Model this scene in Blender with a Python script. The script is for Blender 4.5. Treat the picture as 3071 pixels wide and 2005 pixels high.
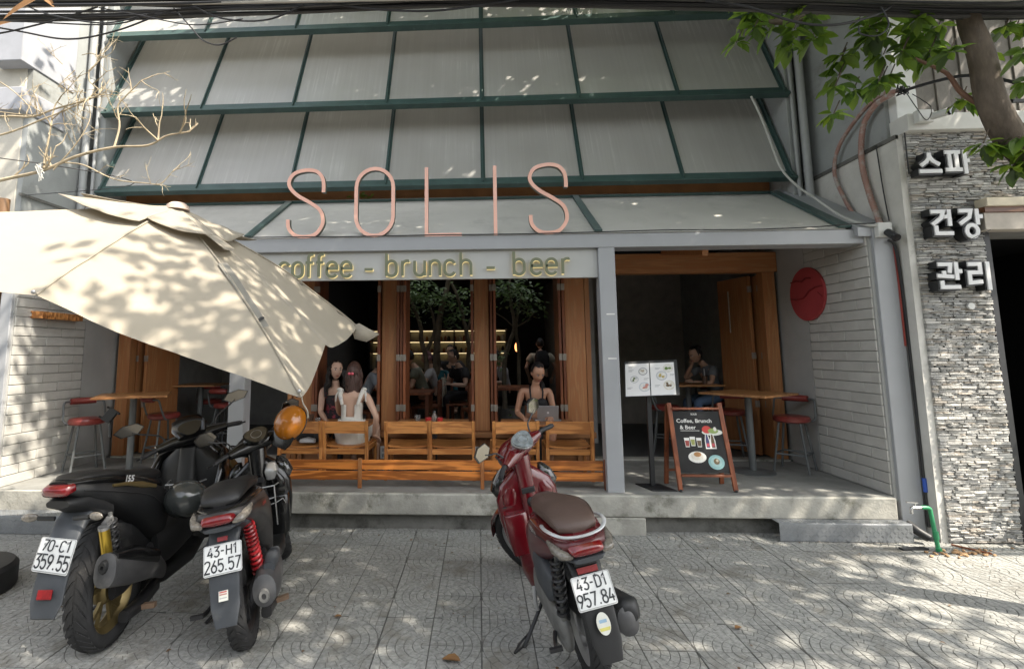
import bpy, bmesh, math, random
from math import sin, cos, pi, radians, atan2, sqrt, hypot
from mathutils import Vector, Matrix, noise
random.seed(7)
S = bpy.context.scene
COL = S.collection
for o in list(bpy.data.objects):
    bpy.data.objects.remove(o)

# ------------------------------------------------------------------ camera
cam_d = bpy.data.cameras.new('camera'); cam = bpy.data.objects.new('camera', cam_d); COL.objects.link(cam)
F, CX, CY, YAW, PITCH, ROLL, CAM_H = 1528.88, 1355.54, 872.60, -0.050928, 0.118143, -0.005336, 1.67
_f = Vector((sin(YAW)*cos(PITCH), cos(YAW)*cos(PITCH), sin(PITCH)))
_r = Vector((cos(YAW), -sin(YAW), 0)); _u = _r.cross(_f)
_r2 = cos(ROLL)*_r + sin(ROLL)*_u; _u2 = -sin(ROLL)*_r + cos(ROLL)*_u
cam.matrix_world = Matrix(((_r2.x, _u2.x, -_f.x, 0), (_r2.y, _u2.y, -_f.y, 0), (_r2.z, _u2.z, -_f.z, CAM_H), (0, 0, 0, 1)))
cam_d.sensor_width = 36; cam_d.lens = F/3071*36
cam_d.shift_x = (1535.5-CX)/3071; cam_d.shift_y = -(1002.5-CY)/3071
cam_d.clip_start = 0.05; cam_d.clip_end = 500
S.camera = cam
S.render.resolution_x, S.render.resolution_y = 1024, 668
# ------------------------------------------------------------------ light
SUN = Vector((0.56, -0.27, 0.78)).normalized()
W = bpy.data.worlds.new('World'); S.world = W; W.use_nodes = True
nt = W.node_tree; bg = nt.nodes['Background']
sky = nt.nodes.new('ShaderNodeTexSky'); sky.sky_type = 'NISHITA'; sky.sun_disc = False
sky.sun_elevation = math.asin(SUN.z); sky.sun_rotation = atan2(SUN.x, SUN.y)
sky.air_density = 1.2; sky.dust_density = 2.5; sky.ozone_density = 1.0
hsv = nt.nodes.new('ShaderNodeHueSaturation'); hsv.inputs['Saturation'].default_value = .28   # hazy, milky sky
nt.links.new(sky.outputs[0], hsv.inputs['Color']); nt.links.new(hsv.outputs[0], bg.inputs[0]); bg.inputs[1].default_value = 0.15
ld = bpy.data.lights.new('sun', 'SUN'); ld.energy = 3.8; ld.angle = radians(0.53); ld.color = (1, 0.91, 0.78)
lo = bpy.data.objects.new('sun', ld); COL.objects.link(lo)
lo.rotation_euler = SUN.to_track_quat('Z', 'Y').to_euler(); lo.location = SUN*60
S.view_settings.view_transform = 'Standard'; S.view_settings.look = 'None'
S.view_settings.exposure = 1.5; S.view_settings.gamma = 1; S.view_settings.use_curve_mapping = False
S.render.engine = 'CYCLES'
S.cycles.use_denoising = True; S.cycles.max_bounces = 6; S.cycles.diffuse_bounces = 3
S.cycles.transparent_max_bounces = 8; S.cycles.sample_clamp_indirect = 6; S.cycles.caustics_reflective = False

# ------------------------------------------------------------------ materials
MATS = {}
def _n(nt, t, **k):
    n = nt.nodes.new(t)
    for a, b in k.items(): setattr(n, a, b)
    return n
def mat(name, col, rough=.6, metal=0., var=.18, vs=6., bump=0., bs=80., coat=0., rnd=0., emit=None, stretch=(1, 1, 1), spot=None, spot_s=3., spot_t=.55, trans=0., rvar=0., spec=.5, sheen=0.):
    if name in MATS: return MATS[name]
    m = bpy.data.materials.new(name); m.use_nodes = True; nt = m.node_tree; L = nt.links
    b = nt.nodes['Principled BSDF']
    tc = _n(nt, 'ShaderNodeTexCoord'); mp = _n(nt, 'ShaderNodeMapping'); mp.inputs['Scale'].default_value = stretch
    oi = _n(nt, 'ShaderNodeObjectInfo')
    ad = _n(nt, 'ShaderNodeVectorMath', operation='MULTIPLY_ADD'); ad.inputs[1].default_value = (7.3, 5.1, 9.7)
    L.new(oi.outputs['Random'], ad.inputs[0]); L.new(tc.outputs['Object'], ad.inputs[2])
    L.new(ad.outputs[0], mp.inputs[0])
    nz = _n(nt, 'ShaderNodeTexNoise'); nz.inputs['Scale'].default_value = vs; nz.inputs['Detail'].default_value = 6; nz.inputs['Roughness'].default_value = .6
    L.new(mp.outputs[0], nz.inputs[0])
    rp = _n(nt, 'ShaderNodeValToRGB'); c = Vector(col[:3])
    rp.color_ramp.elements[0].position = .28; rp.color_ramp.elements[1].position = .72
    rp.color_ramp.elements[0].color = (*(c*(1-var)), 1); rp.color_ramp.elements[1].color = (*(c*(1+var)), 1)
    L.new(nz.outputs[0], rp.inputs[0]); out = rp.outputs[0]
    if spot is not None:
        n2 = _n(nt, 'ShaderNodeTexNoise'); n2.inputs['Scale'].default_value = spot_s; n2.inputs['Detail'].default_value = 8; n2.inputs['Roughness'].default_value = .7
        L.new(mp.outputs[0], n2.inputs[0])
        r2 = _n(nt, 'ShaderNodeValToRGB'); r2.color_ramp.elements[0].position = spot_t; r2.color_ramp.elements[1].position = spot_t+.14
        L.new(n2.outputs[0], r2.inputs[0])
        mx = _n(nt, 'ShaderNodeMix', data_type='RGBA'); L.new(r2.outputs[0], mx.inputs[0]); L.new(out, mx.inputs[6]); mx.inputs[7].default_value = (*spot, 1); out = mx.outputs[2]
    if rnd:
        hs = _n(nt, 'ShaderNodeHueSaturation'); mr = _n(nt, 'ShaderNodeMapRange'); mr.inputs[3].default_value = 1-rnd; mr.inputs[4].default_value = 1+rnd
        L.new(oi.outputs['Random'], mr.inputs[0]); L.new(mr.outputs[0], hs.inputs['Value']); L.new(out, hs.inputs['Color']); out = hs.outputs[0]
    L.new(out, b.inputs['Base Color'])
    b.inputs['Roughness'].default_value = rough; b.inputs['Metallic'].default_value = metal; b.inputs['Coat Weight'].default_value = coat
    b.inputs['Coat Roughness'].default_value = .06
    b.inputs['Specular IOR Level'].default_value = spec
    if sheen: b.inputs['Sheen Weight'].default_value = sheen
    if trans: b.inputs['Transmission Weight'].default_value = trans
    if rvar:
        mr = _n(nt, 'ShaderNodeMapRange'); mr.inputs[3].default_value = max(0, rough-rvar); mr.inputs[4].default_value = min(1, rough+rvar)
        L.new(nz.outputs[0], mr.inputs[0]); L.new(mr.outputs[0], b.inputs['Roughness'])
    if emit:
        b.inputs['Emission Color'].default_value = (*col[:3], 1); b.inputs['Emission Strength'].default_value = emit
    if bump:
        nb = _n(nt, 'ShaderNodeTexNoise'); nb.inputs['Scale'].default_value = bs; nb.inputs['Detail'].default_value = 4
        L.new(mp.outputs[0], nb.inputs[0]); bp = _n(nt, 'ShaderNodeBump'); bp.inputs['Strength'].default_value = bump; bp.inputs['Distance'].default_value = .01
        L.new(nb.outputs[0], bp.inputs['Height']); L.new(bp.outputs[0], b.inputs['Normal'])
    MATS[name] = m; return m

def wood(name, col, axis='x', rough=.45, dark=.45, scale=1.):
    if name in MATS: return MATS[name]
    m = bpy.data.materials.new(name); m.use_nodes = True; nt = m.node_tree; L = nt.links; b = nt.nodes['Principled BSDF']
    tc = _n(nt, 'ShaderNodeTexCoord'); oi = _n(nt, 'ShaderNodeObjectInfo')
    ad = _n(nt, 'ShaderNodeVectorMath', operation='MULTIPLY_ADD'); ad.inputs[1].default_value = (3.3, 2.1, 4.7)
    L.new(oi.outputs['Random'], ad.inputs[0]); L.new(tc.outputs['Object'], ad.inputs[2])
    mp = _n(nt, 'ShaderNodeMapping'); sc = {'x': (1.2, 14, 14), 'y': (14, 1.2, 14), 'z': (14, 14, 1.2)}[axis]
    mp.inputs['Scale'].default_value = [s*scale for s in sc]; L.new(ad.outputs[0], mp.inputs[0])
    n1 = _n(nt, 'ShaderNodeTexNoise'); n1.inputs['Scale'].default_value = .7; n1.inputs['Detail'].default_value = 2; n1.inputs['Distortion'].default_value = .6
    L.new(mp.outputs[0], n1.inputs[0])
    ml = _n(nt, 'ShaderNodeMath', operation='MULTIPLY'); ml.inputs[1].default_value = 26; L.new(n1.outputs[0], ml.inputs[0])
    sn = _n(nt, 'ShaderNodeMath', operation='SINE'); L.new(ml.outputs[0], sn.inputs[0])
    n2 = _n(nt, 'ShaderNodeTexNoise'); n2.inputs['Scale'].default_value = 4; n2.inputs['Detail'].default_value = 6; L.new(mp.outputs[0], n2.inputs[0])
    am = _n(nt, 'ShaderNodeMath', operation='MULTIPLY_ADD'); am.inputs[1].default_value = .22; L.new(sn.outputs[0], am.inputs[0]); L.new(n2.outputs[0], am.inputs[2])
    rp = _n(nt, 'ShaderNodeValToRGB'); c = Vector(col)
    rp.color_ramp.elements[0].position = .25; rp.color_ramp.elements[1].position = .62
    rp.color_ramp.elements[0].color = (c.x*1.12, c.y*1.1, c.z*1.05, 1); rp.color_ramp.elements[1].color = (c.x*dark*1.15, c.y*dark, c.z*dark*.9, 1)
    e = rp.color_ramp.elements.new(.45); e.color = (*(c*.92), 1)
    L.new(am.outputs[0], rp.inputs[0])
    hs = _n(nt, 'ShaderNodeHueSaturation'); mr = _n(nt, 'ShaderNodeMapRange'); mr.inputs[3].default_value = .82; mr.inputs[4].default_value = 1.15
    L.new(oi.outputs['Random'], mr.inputs[0]); L.new(mr.outputs[0], hs.inputs['Value']); L.new(rp.outputs[0], hs.inputs['Color']); L.new(hs.outputs[0], b.inputs['Base Color'])
    b.inputs['Roughness'].default_value = rough
    bp = _n(nt, 'ShaderNodeBump'); bp.inputs['Strength'].default_value = .15; bp.inputs['Distance'].default_value = .004
    L.new(am.outputs[0], bp.inputs['Height']); L.new(bp.outputs[0], b.inputs['Normal'])
    MATS[name] = m; return m

# ------------------------------------------------------------------ geometry
ORI = {}
V = Vector
class G:
    """collects verts / faces, builds ONE mesh object"""
    def __init__(s): s.v = []; s.f = []; s.mi = []; s.cur = 0
    def add(s, vs, fs):
        k = len(s.v); s.v += [tuple(p) for p in vs]; s.f += [tuple(k+i for i in f) for f in fs]; s.mi += [s.cur]*len(fs); return s
    def box(s, x0, x1, y0, y1, z0, z1, m=None):
        p = [(x, y, z) for z in (z0, z1) for y in (y0, y1) for x in (x0, x1)]
        if m is not None: p = [m @ V(q) for q in p]
        return s.add(p, [(0, 2, 3, 1), (4, 5, 7, 6), (0, 1, 5, 4), (2, 6, 7, 3), (0, 4, 6, 2), (1, 3, 7, 5)])
    def bar(s, a, b, w, h=None, up=(0, 0, 1), ext=0.):
        a = V(a); b = V(b); h = w if h is None else h; d = (b-a).normalized(); a = a-d*ext; b = b+d*ext
        u = V(up)
        if abs(u.dot(d)) > .98: u = V((0, 1, 0))
        r = d.cross(u).normalized(); u = r.cross(d)
        c = [(-1, -1), (1, -1), (1, 1), (-1, 1)]
        p = [q + r*(i*w/2) + u*(j*h/2) for q in (a, b) for i, j in c]
        return s.add(p, [(3, 2, 1, 0), (4, 5, 6, 7)]+[(i, (i+1) % 4, 4+(i+1) % 4, 4+i) for i in range(4)])
    def tube(s, path, r, n=8, close=False, caps=True, flat=1.):
        P = [V(p) for p in path]; N = len(P); R = r if isinstance(r, (list, tuple)) else [r]*N
        u = None; rings = []
        for i, p in enumerate(P):
            t = (P[(i+1) % N]-P[i-1]) if close else (P[min(i+1, N-1)]-P[max(i-1, 0)])
            if t.length < 1e-9: t = V((0, 0, 1))
            t.normalize()
            if u is None: u = t.orthogonal().normalized() if abs(t.z) > .95 else t.cross(V((0, 0, 1))).normalized()
            u = (u - t*u.dot(t))
            u = u.normalized() if u.length > 1e-6 else t.orthogonal().normalized()
            w = t.cross(u)
            rings.append([p + (u*cos(2*pi*k/n) + w*sin(2*pi*k/n)*flat)*R[i] for k in range(n)])
        vs = [q for g in rings for q in g]; fs = []
        M_ = N if close else N-1
        for i in range(M_):
            j = (i+1) % N
            for k in range(n):
                fs.append((i*n+k, i*n+(k+1) % n, j*n+(k+1) % n, j*n+k))
        if caps and not close: fs += [tuple(range(n-1, -1, -1)), tuple((N-1)*n+k for k in range(n))]
        return s.add(vs, fs)
    def cyl(s, a, b, r, r2=None, n=16): return s.tube([a, b], [r, r if r2 is None else r2], n)
    def lathe(s, prof, o=(0, 0, 0), ax='z', n=24, a0=0, a1=2*pi):
        o = V(o); full = abs(a1-a0-2*pi) < 1e-6; m = n if full else n+1; vs = []; K = len(prof)
        for i in range(m):
            a = a0+(a1-a0)*i/n
            for r, h in prof:
                c, d = r*cos(a), r*sin(a)
                vs.append(o+V({'z': (c, d, h), 'y': (c, h, d), 'x': (h, c, d)}[ax]))
        fs = []
        for i in range(n):
            j = (i+1) % m
            for k in range(K-1):
                q = (i*K+k, j*K+k, j*K+k+1, i*K+k+1); fs.append(q if ax != 'y' else q[::-1])
        return s.add(vs, fs)
    def prism(s, poly, z0, z1, f=None):
        """poly (2d) extruded between z0, z1; f maps (a, b, c) to 3d"""
        f = f or (lambda a, b, c: (a, b, c)); n = len(poly)
        vs = [f(a, b, z0) for a, b in poly]+[f(a, b, z1) for a, b in poly]
        return s.add(vs, [tuple(range(n-1, -1, -1)), tuple(range(n, 2*n))]+[(i, (i+1) % n, n+(i+1) % n, n+i) for i in range(n)])
    def ball(s, c, r, n=14, m=10, mtx=None):
        c = V(c); r = (r, r, r) if not isinstance(r, (tuple, list)) else r; vs = []
        for j in range(m+1):
            t = pi*j/m
            for i in range(n):
                a = 2*pi*i/n; q = V((r[0]*sin(t)*cos(a), r[1]*sin(t)*sin(a), r[2]*cos(t)))
                vs.append(c+(mtx @ q if mtx else q))
        fs = [(j*n+i, (j+1)*n+i, (j+1)*n+(i+1) % n, j*n+(i+1) % n) for j in range(m) for i in range(n)]
        return s.add(vs, fs)
    def loft(s, secs, n=20, caps=True, f=None):
        """secs: (x, z, half width y, half height, angle, exponent[, y]) stations in the xz plane"""
        vs = []
        for q in secs:
            x, z, w, h, an, e = q[:6]; y0 = q[6] if len(q) > 6 else 0; an = radians(an)
            nx, nz = -sin(an), cos(an)
            for i in range(n):
                a = 2*pi*i/n; ca, sa = cos(a), sin(a)
                yy = math.copysign(abs(ca)**(2/e), ca)*w; hh = math.copysign(abs(sa)**(2/e), sa)*h
                p = V((x+nx*hh, y0+yy, z+nz*hh)); vs.append(f(p) if f else p)
        N = len(secs); fs = [(i*n+k, (i+1)*n+k, (i+1)*n+(k+1) % n, i*n+(k+1) % n) for i in range(N-1) for k in range(n)]
        if caps: fs += [tuple(range(n)), tuple((N-1)*n+k for k in range(n-1, -1, -1))]
        return s.add(vs, fs)
    def strokes(s, paths, w, z0, z1, f, close=()):
        """thick polylines in 2d, extruded; f(a, b, c) -> 3d"""
        for pi_, P in enumerate(paths):
            P = [V((p[0], p[1])) for p in P]; cl = (P[0]-P[-1]).length < 1e-6
            if cl: P = P[:-1]
            N = len(P); Lf = []; Rt = []
            for i in range(N):
                if cl: a, b = P[i]-P[i-1], P[(i+1) % N]-P[i]
                else: a = P[i]-P[i-1] if i else P[1]-P[0]; b = P[i+1]-P[i] if i < N-1 else a
                a = a.normalized(); b = b.normalized(); t = a+b
                t = t.normalized() if t.length > 1e-6 else b
                nn = V((-t.y, t.x)); k = max(.45, nn.dot(V((-b.y, b.x)))); Lf.append(P[i]+nn*w/2/k); Rt.append(P[i]-nn*w/2/k)
            q_ = .00035*pi_; vs = [f(p.x, p.y, z) for z in (z0-q_, z1+q_) for p in Lf+Rt]; fs = []; M_ = N if cl else N-1
            for i in range(M_):
                j = (i+1) % N
                fs += [(i, N+i, N+j, j), (2*N+i, 2*N+j, 3*N+j, 3*N+i), (i, j, 2*N+j, 2*N+i), (N+j, N+i, 3*N+i, 3*N+j)]
            if not cl: fs += [(0, 2*N, 3*N, N), (N-1, 2*N-1, 4*N-1, 3*N-1)]
            s.add(vs, fs)
        return s
    def xf(s, M): s.v = [tuple(M @ V(p)) for p in s.v]; return s
    def obj(s, name, m, parent=None, smooth=True, bevel=0., ang=38, sub=0, at=None, solid=0):
        """at: own origin in the same coordinates as the verts"""
        o0 = ORI.get(parent, V((0, 0, 0))) if parent else V((0, 0, 0))
        own = V(at) if at is not None else (o0.copy() if parent else V((0, 0, 0)))
        me = bpy.data.meshes.new(name); me.from_pydata([V(p)-own for p in s.v], [], s.f)
        ms = m if isinstance(m, (list, tuple)) else [m]
        for q in ms: me.materials.append(q)
        if len(ms) > 1: me.polygons.foreach_set('material_index', s.mi)
        bm = bmesh.new(); bm.from_mesh(me); bmesh.ops.recalc_face_normals(bm, faces=bm.faces); bm.to_mesh(me); bm.free()
        if smooth: me.shade_smooth(); me.set_sharp_from_angle(angle=radians(ang))
        o = bpy.data.objects.new(name, me); COL.objects.link(o); ORI[o] = own
        if parent: o.parent = parent; o.location = own-o0
        else: o.location = own
        if solid:
            k = o.modifiers.new('t', 'SOLIDIFY'); k.thickness = solid; k.offset = 0
        if sub:
            k = o.modifiers.new('s', 'SUBSURF'); k.levels = k.render_levels = sub
        if bevel:
            k = o.modifiers.new('b', 'BEVEL'); k.width = bevel; k.segments = 2; k.limit_method = 'ANGLE'; k.angle_limit = radians(40)
        return o

def thing(name, label, cat, loc=(0, 0, 0), group=None, kind=None):
    o = bpy.data.objects.new(name, None); COL.objects.link(o); o.location = loc; o.empty_display_size = .1; ORI[o] = V(loc)
    return tag(o, label, cat, group, kind)
def tag(o, label=None, cat=None, group=None, kind=None):
    if label: o['label'] = label
    if cat: o['category'] = cat
    if group: o['group'] = group
    if kind: o['kind'] = kind
    return o
def struct(o): o['kind'] = 'structure'; return o
def inst(src, name, parent, loc, rot=None, scale=None, kind=None):
    """another object on the same mesh; loc in the parent's frame"""
    o = bpy.data.objects.new(name, src.data); COL.objects.link(o); o.parent = parent; o.location = loc
    if rot is not None: o.rotation_euler = rot
    if scale is not None: o.scale = scale
    ORI[o] = V((0, 0, 0)); return o
def copy_tree(o, parent=None):
    c = o.copy(); COL.objects.link(c); ORI[c] = ORI.get(o, V((0, 0, 0)))
    if parent: c.parent = parent
    for ch in list(o.children): copy_tree(ch, c)
    return c
def place(root, loc, rz=0., rx=0., ry=0.):
    root.location = loc; root.rotation_euler = (rx, ry, rz); return root
def arc(cx, cy, rx, ry, a0, a1, n=10):
    return [(cx+rx*cos(radians(a0+(a1-a0)*i/n)), cy+ry*sin(radians(a0+(a1-a0)*i/n))) for i in range(n+1)]
def spline(pts, k=6):
    P = [V(p) for p in pts]; out = []
    for i in range(len(P)-1):
        a, b, c, d = P[max(i-1, 0)], P[i], P[i+1], P[min(i+2, len(P)-1)]
        for j in range(k):
            t = j/k
            out.append(.5*((2*b)+(c-a)*t+(2*a-5*b+4*c-d)*t*t+(-a+3*b-3*c+d)*t**3))
    return out+[P[-1]]
def lerp(a, b, t): return a+(b-a)*t
# ------------------------------------------------------------------ palette
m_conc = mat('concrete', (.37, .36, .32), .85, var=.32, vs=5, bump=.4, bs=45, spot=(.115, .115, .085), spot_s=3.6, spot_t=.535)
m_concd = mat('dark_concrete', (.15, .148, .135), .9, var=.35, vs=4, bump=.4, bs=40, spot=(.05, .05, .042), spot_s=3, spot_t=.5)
m_floor = mat('porch_floor', (.25, .25, .235), .75, var=.2, vs=3, bump=.15, bs=60, spot=(.16, .16, .15), spot_s=1.4, spot_t=.5)
m_steel = mat('grey_painted_steel', (.35, .36, .375), .42, var=.05, vs=3, bump=.03, bs=120, rvar=.08)
m_sign = mat('sign_panel_paint', (.46, .465, .45), .6, var=.04, vs=4)
m_plast = mat('grey_plaster', (.40, .40, .385), .8, var=.1, vs=2.5, bump=.12, bs=60)
m_brick = mat('painted_block', (.50, .49, .455), .75, var=.09, vs=6, bump=.3, bs=55, rnd=.05)
m_green = mat('green_painted_frame', (.048, .088, .082), .38, var=.2, vs=5, bump=.05, bs=60, spot=(.09, .14, .135), spot_s=7, spot_t=.6)
m_canopy = mat('grey_canopy_sheet', (.50, .485, .45), .55, var=.08, vs=1.6, bump=.04, bs=20, spot=(.42, .41, .38), spot_s=2., spot_t=.52)
m_wood = wood('amber_wood', (.37, .17, .068), 'z', .5, .84)
m_woodx = wood('amber_wood_across', (.37, .17, .068), 'x', .5, .84)
m_woodr = wood('red_brown_wood', (.25, .082, .032), 'z', .5, .6)
m_pine = wood('orange_pine', (.64, .225, .05), 'x', .38, .42, .8)
m_pinez = wood('orange_pine_upright', (.42, .18, .065), 'z', .42, .6)
m_chair = wood('chair_wood', (.52, .225, .068), 'x', .42, .62)
m_chairz = wood('chair_wood_upright', (.52, .225, .068), 'z', .42, .62)
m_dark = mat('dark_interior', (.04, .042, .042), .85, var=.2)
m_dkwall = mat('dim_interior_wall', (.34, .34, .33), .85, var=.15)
m_black = mat('black_metal', (.02, .021, .023), .5, var=.15, bump=.04)
m_cream = mat('cream_render', (.55, .52, .45), .85, var=.1, vs=2.5, bump=.2, bs=40, spot=(.24, .22, .18), spot_s=2.2, spot_t=.62)
m_greyr = mat('grey_render', (.33, .345, .34), .85, var=.14, vs=1.8, bump=.18, bs=40, spot=(.22, .22, .2), spot_s=1.5, spot_t=.55)
m_bare = mat('bare_render', (.60, .585, .545), .9, var=.15, vs=3, bump=.35, bs=30, spot=(.28, .27, .25), spot_s=4, spot_t=.64)
m_pipe = mat('grey_pvc', (.36, .37, .37), .5, var=.06)
m_white = mat('white_paint', (.74, .74, .72), .5, var=.05)
m_rubber = mat('black_cable', (.022, .022, .024), .55, var=.2)

# ------------------------------------------------------------------ ground
g = G(); g.box(-60, 60, -60, 1.5, -.22, -.135); struct(g.obj('road', mat('asphalt', (.06, .06, .06), .9, var=.3, vs=20, bump=.5, bs=150)))
g = G(); g.box(-60, 60, 1.35, 1.5, -.2, -.012); struct(g.obj('kerb', m_conc, bevel=.015))
GROUT = mat('dirty_joint', (.115, .113, .105), .95, var=.3, vs=9)
g = G(); g.box(-60, 60, 1.5, 5.06, -.2, -.013); g.box(-60, -5, 5.06, 12, -.2, -.012); g.box(4, 60, 5.06, 12, -.2, -.012)
pave = struct(g.obj('pavement', mat('pavement_beyond', (.24, .245, .235), .85, var=.3, vs=14, bump=.4, bs=30), smooth=False))
m_sett = mat('granite_tile', (.285, .285, .268), .8, var=.34, vs=42, bump=.3, bs=160, rnd=.10, spot=(.19, .18, .155), spot_s=2.6, spot_t=.54)
def tile_mesh(seed):
    """0.3 m tile, origin at the fan corner; setts in quarter rings, square setts beyond"""
    R = random.Random(seed); g = G(); T = .2978; w = .0022; g.cur = 0
    g.box(.0006, T+.001, .0006, T+.001, -.012, -.0035); g.cur = 1
    def sett(poly):
        c = V((sum(p[0] for p in poly)/len(poly), sum(p[1] for p in poly)/len(poly))); n = len(poly); b = []; t = []; z = R.uniform(-.0007, .0004)
        for p in poly:
            p = V(p); d = (c-p)
            b.append(p+d.normalized()*w); t.append(p+d.normalized()*(w+.0012))
        vs = [(p.x, p.y, -.0036) for p in b]+[(p.x, p.y, z) for p in t]
        g.add(vs, [tuple(range(n, 2*n))]+[(i, (i+1) % n, n+(i+1) % n, n+i) for i in range(n)])
    dr = .0492; K = 6
    for k in range(K):
        r0, r1 = k*dr, min((k+1)*dr, .2965); m = [1, 2, 4, 5, 6, 8][k]; off = 0
        for i in range(m):
            a0, a1 = 90*i/m, 90*(i+1)/m; q = 3
            A = [radians(lerp(a0, a1, t/q)) for t in range(q+1)]
            P = [(r1*cos(a), r1*sin(a)) for a in A]
            P += [(0, 0)] if k == 0 else [(r0*cos(a), r0*sin(a)) for a in reversed(A)]
            P = [(min(max(x, .0015), T-.001), min(max(y, .0015), T-.001)) for x, y in P]
            sett(P)
    n = 6; c = T/n; RR = .297
    for i in range(n):
        for j in range(n):
            P = [(i*c, j*c), ((i+1)*c, j*c), ((i+1)*c, (j+1)*c), (i*c, (j+1)*c)]
            if hypot((i+1)*c, (j+1)*c) < RR+.006: continue
            Q = []
            for x, y in P:
                d = hypot(x, y)
                if d < RR: x, y = x*RR/d, y*RR/d
                Q.append((min(x, T), min(y, T)))
            sett(Q)
    return g
E_ = []
for sd in range(4):
    o = tile_mesh(sd).obj('paving_tile', [GROUT, m_sett], pave, smooth=False); E_.append(o)
    o.location = (0, 0, 0)
def seen(x, y, z, mx=.03):
    p = cam.matrix_world.inverted() @ V((x, y, z))
    if p.z > -.1: return False
    u = (p.x/-p.z*F+CX)/3071; v = (-p.y/-p.z*F+CY)/2005
    return -mx < u < 1+mx and -mx < v < 1+mx
cand = []
for i in range(-24, 26):
    for j in range(-4, 7):
        x, y = -.3+.3*i, 3.137+.3*j
        if y+.3 > 5.07 and -4.9 < x < 4.0: 
            if y > 4.95: continue
        if any(seen(x+a, y+b, 0) for a in (0, .15, .3) for b in (0, .15, .3)): cand.append((y, i, j))
cand.sort(); used = 0; far = G()
for y, i, j in cand:
    x = -.3+.3*i; ox = x if i % 2 == 0 else x+.3; oy = y if j % 2 == 0 else y+.3
    rz = {(0, 0): 0, (1, 0): pi/2, (1, 1): pi, (0, 1): -pi/2}[(i % 2, j % 2)]
    src = random.choice(E_); R = random.Random(i*31+j)
    o = src if src.location.length == 0 and used < 300 else (inst(src, 'paving_tile', pave, (0, 0, 0)) if used < 300 else None)
    if o is None: continue
    o.location = (ox, oy, R.uniform(-.0014, .0014)); o.rotation_euler = (R.uniform(-.003, .003), R.uniform(-.003, .003), rz); used += 1
print('TILES', len(cand), used)

# ------------------------------------------------------------------ porch floor and cafe shell
g = G(); g.box(-4.85, 3.735, 4.963, 6.5, .152, .345)
porch = struct(g.obj('porch_floor', [m_conc], bevel=.012))
g = G(); g.box(-4.84, 3.73, 5.0, 6.5, .3455, .3495); struct(g.obj('porch_screed', m_floor))
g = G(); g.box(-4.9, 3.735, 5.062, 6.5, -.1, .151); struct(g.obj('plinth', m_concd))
g = G(); g.box(1.06, 1.512, 4.957, 5.06, -.02, .15)
tag(g.obj('concrete_block', m_conc, bevel=.01), 'rough concrete block under the porch slab, right of the red scooter', 'block')
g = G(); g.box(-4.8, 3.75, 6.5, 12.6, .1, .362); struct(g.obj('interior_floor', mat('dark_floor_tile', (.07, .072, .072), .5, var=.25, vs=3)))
g = G(); g.box(1.37, 3.7, 6.46, 6.62, .35, .372); g.box(-4.7, -2.35, 6.46, 6.62, .35, .372)
struct(g.obj('door_sill', m_conc, bevel=.004))

cafe = thing('cafe_building', 'grey steel and timber cafe front with green framed awning windows above an open porch', 'building', (-.5, 5.05, 0))
def P(name, g, m, par=None, **k): return g.obj(name, m, par or cafe, **k)
g = G(); g.box(-4.83, 3.98, 5.05, 5.27, 2.69, 2.83); P('beam', g, m_steel, bevel=.006)
for x0, x1, y0, y1, z0, z1, nm in ((1.2, 1.36, 5.053, 5.2, .345, 2.689, 'pillar'), (-2.495, -2.335, 5.053, 5.2, .345, 2.689, 'pillar'),
                              (3.785, 3.985, 4.99, 5.24, 0, 2.832, 'column'), (-5.03, -4.8, 4.99, 5.24, 0, 2.832, 'column')):
    g = G(); g.box(x0, x1, y0, y1, z0, z1); pl = P(nm, g, m_steel, bevel=.006)
    if x0 == 1.2:
        for z in (2.02, 1.59):
            g = G(); g.box(1.255, 1.335, 5.0505, 5.054, z, z+.013); P('tape_strip', g, mat('pale_tape', (.75, .75, .72), .6), pl)
g = G(); g.box(-2.334, 1.199, 5.1, 5.14, 2.398, 2.69); spanel = P('sign_panel', g, m_sign, bevel=.003)
# side walls: plaster core with proud painted blocks towards the street
def side_wall(xf, sgn):
    zt = lambda y: 2.83+(y-5.05)*.626 if y < 6.2 else 3.55
    poly = [(5.02, .3), (6.6, .3), (6.6, 3.6), (6.2, 3.545), (5.06, 2.825), (5.02, 2.69)]
    g = G(); g.prism(poly, 0, .14*sgn, lambda a, b, c: (xf+.014*sgn+c, a, b)); wl = P('side_wall', g, m_plast)
    ref = {}; R = random.Random(4 if sgn > 0 else 9); z = .352; H = .1005; cnt = 0
    # plaster skin behind the blocks to the door frame
    g = G(); g.box(min(xf, xf+.012*sgn), max(xf, xf+.012*sgn), 5.985, 6.55, .35, 2.9); P('plaster_panel', g, m_plast, wl)
    k = 0
    while z < 2.85:
        y = 5.03 - (.2 if k % 2 else 0); 
        while y < 5.97:
            L_ = .4; a, b = max(y, 5.03), min(y+L_, 5.98)
            if b-a > .06:
                top = min(z+H-.007, zt(a)-.005)
                if top-z > .03:
                    key = (round(b-a, 2), round(top-z, 2))
                    if key not in ref:
                        q = G(); l2, h2 = (b-a)/2-.0025, (top-z)/2; q.box(-.008, .008, -l2, l2, -h2, h2); ref[key] = q.obj('brick', m_brick, wl, bevel=.004, at=(0, 0, 0)); o = ref[key]
                    else:
                        o = inst(ref[key], 'brick', wl, (0, 0, 0)); md = o.modifiers.new('b', 'BEVEL'); md.width = .004; md.segments = 2
                    o.location = V((xf+.006*sgn+R.uniform(-.0022, .0022), (a+b)/2, (z+top)/2))-ORI[wl]
                    o.rotation_euler = (R.uniform(-.004, .004), 0, R.uniform(-.004, .004)); cnt += 1
            y += L_
        z += H; k += 1
side_wall(3.745, 1); side_wall(-4.78, -1)
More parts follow.
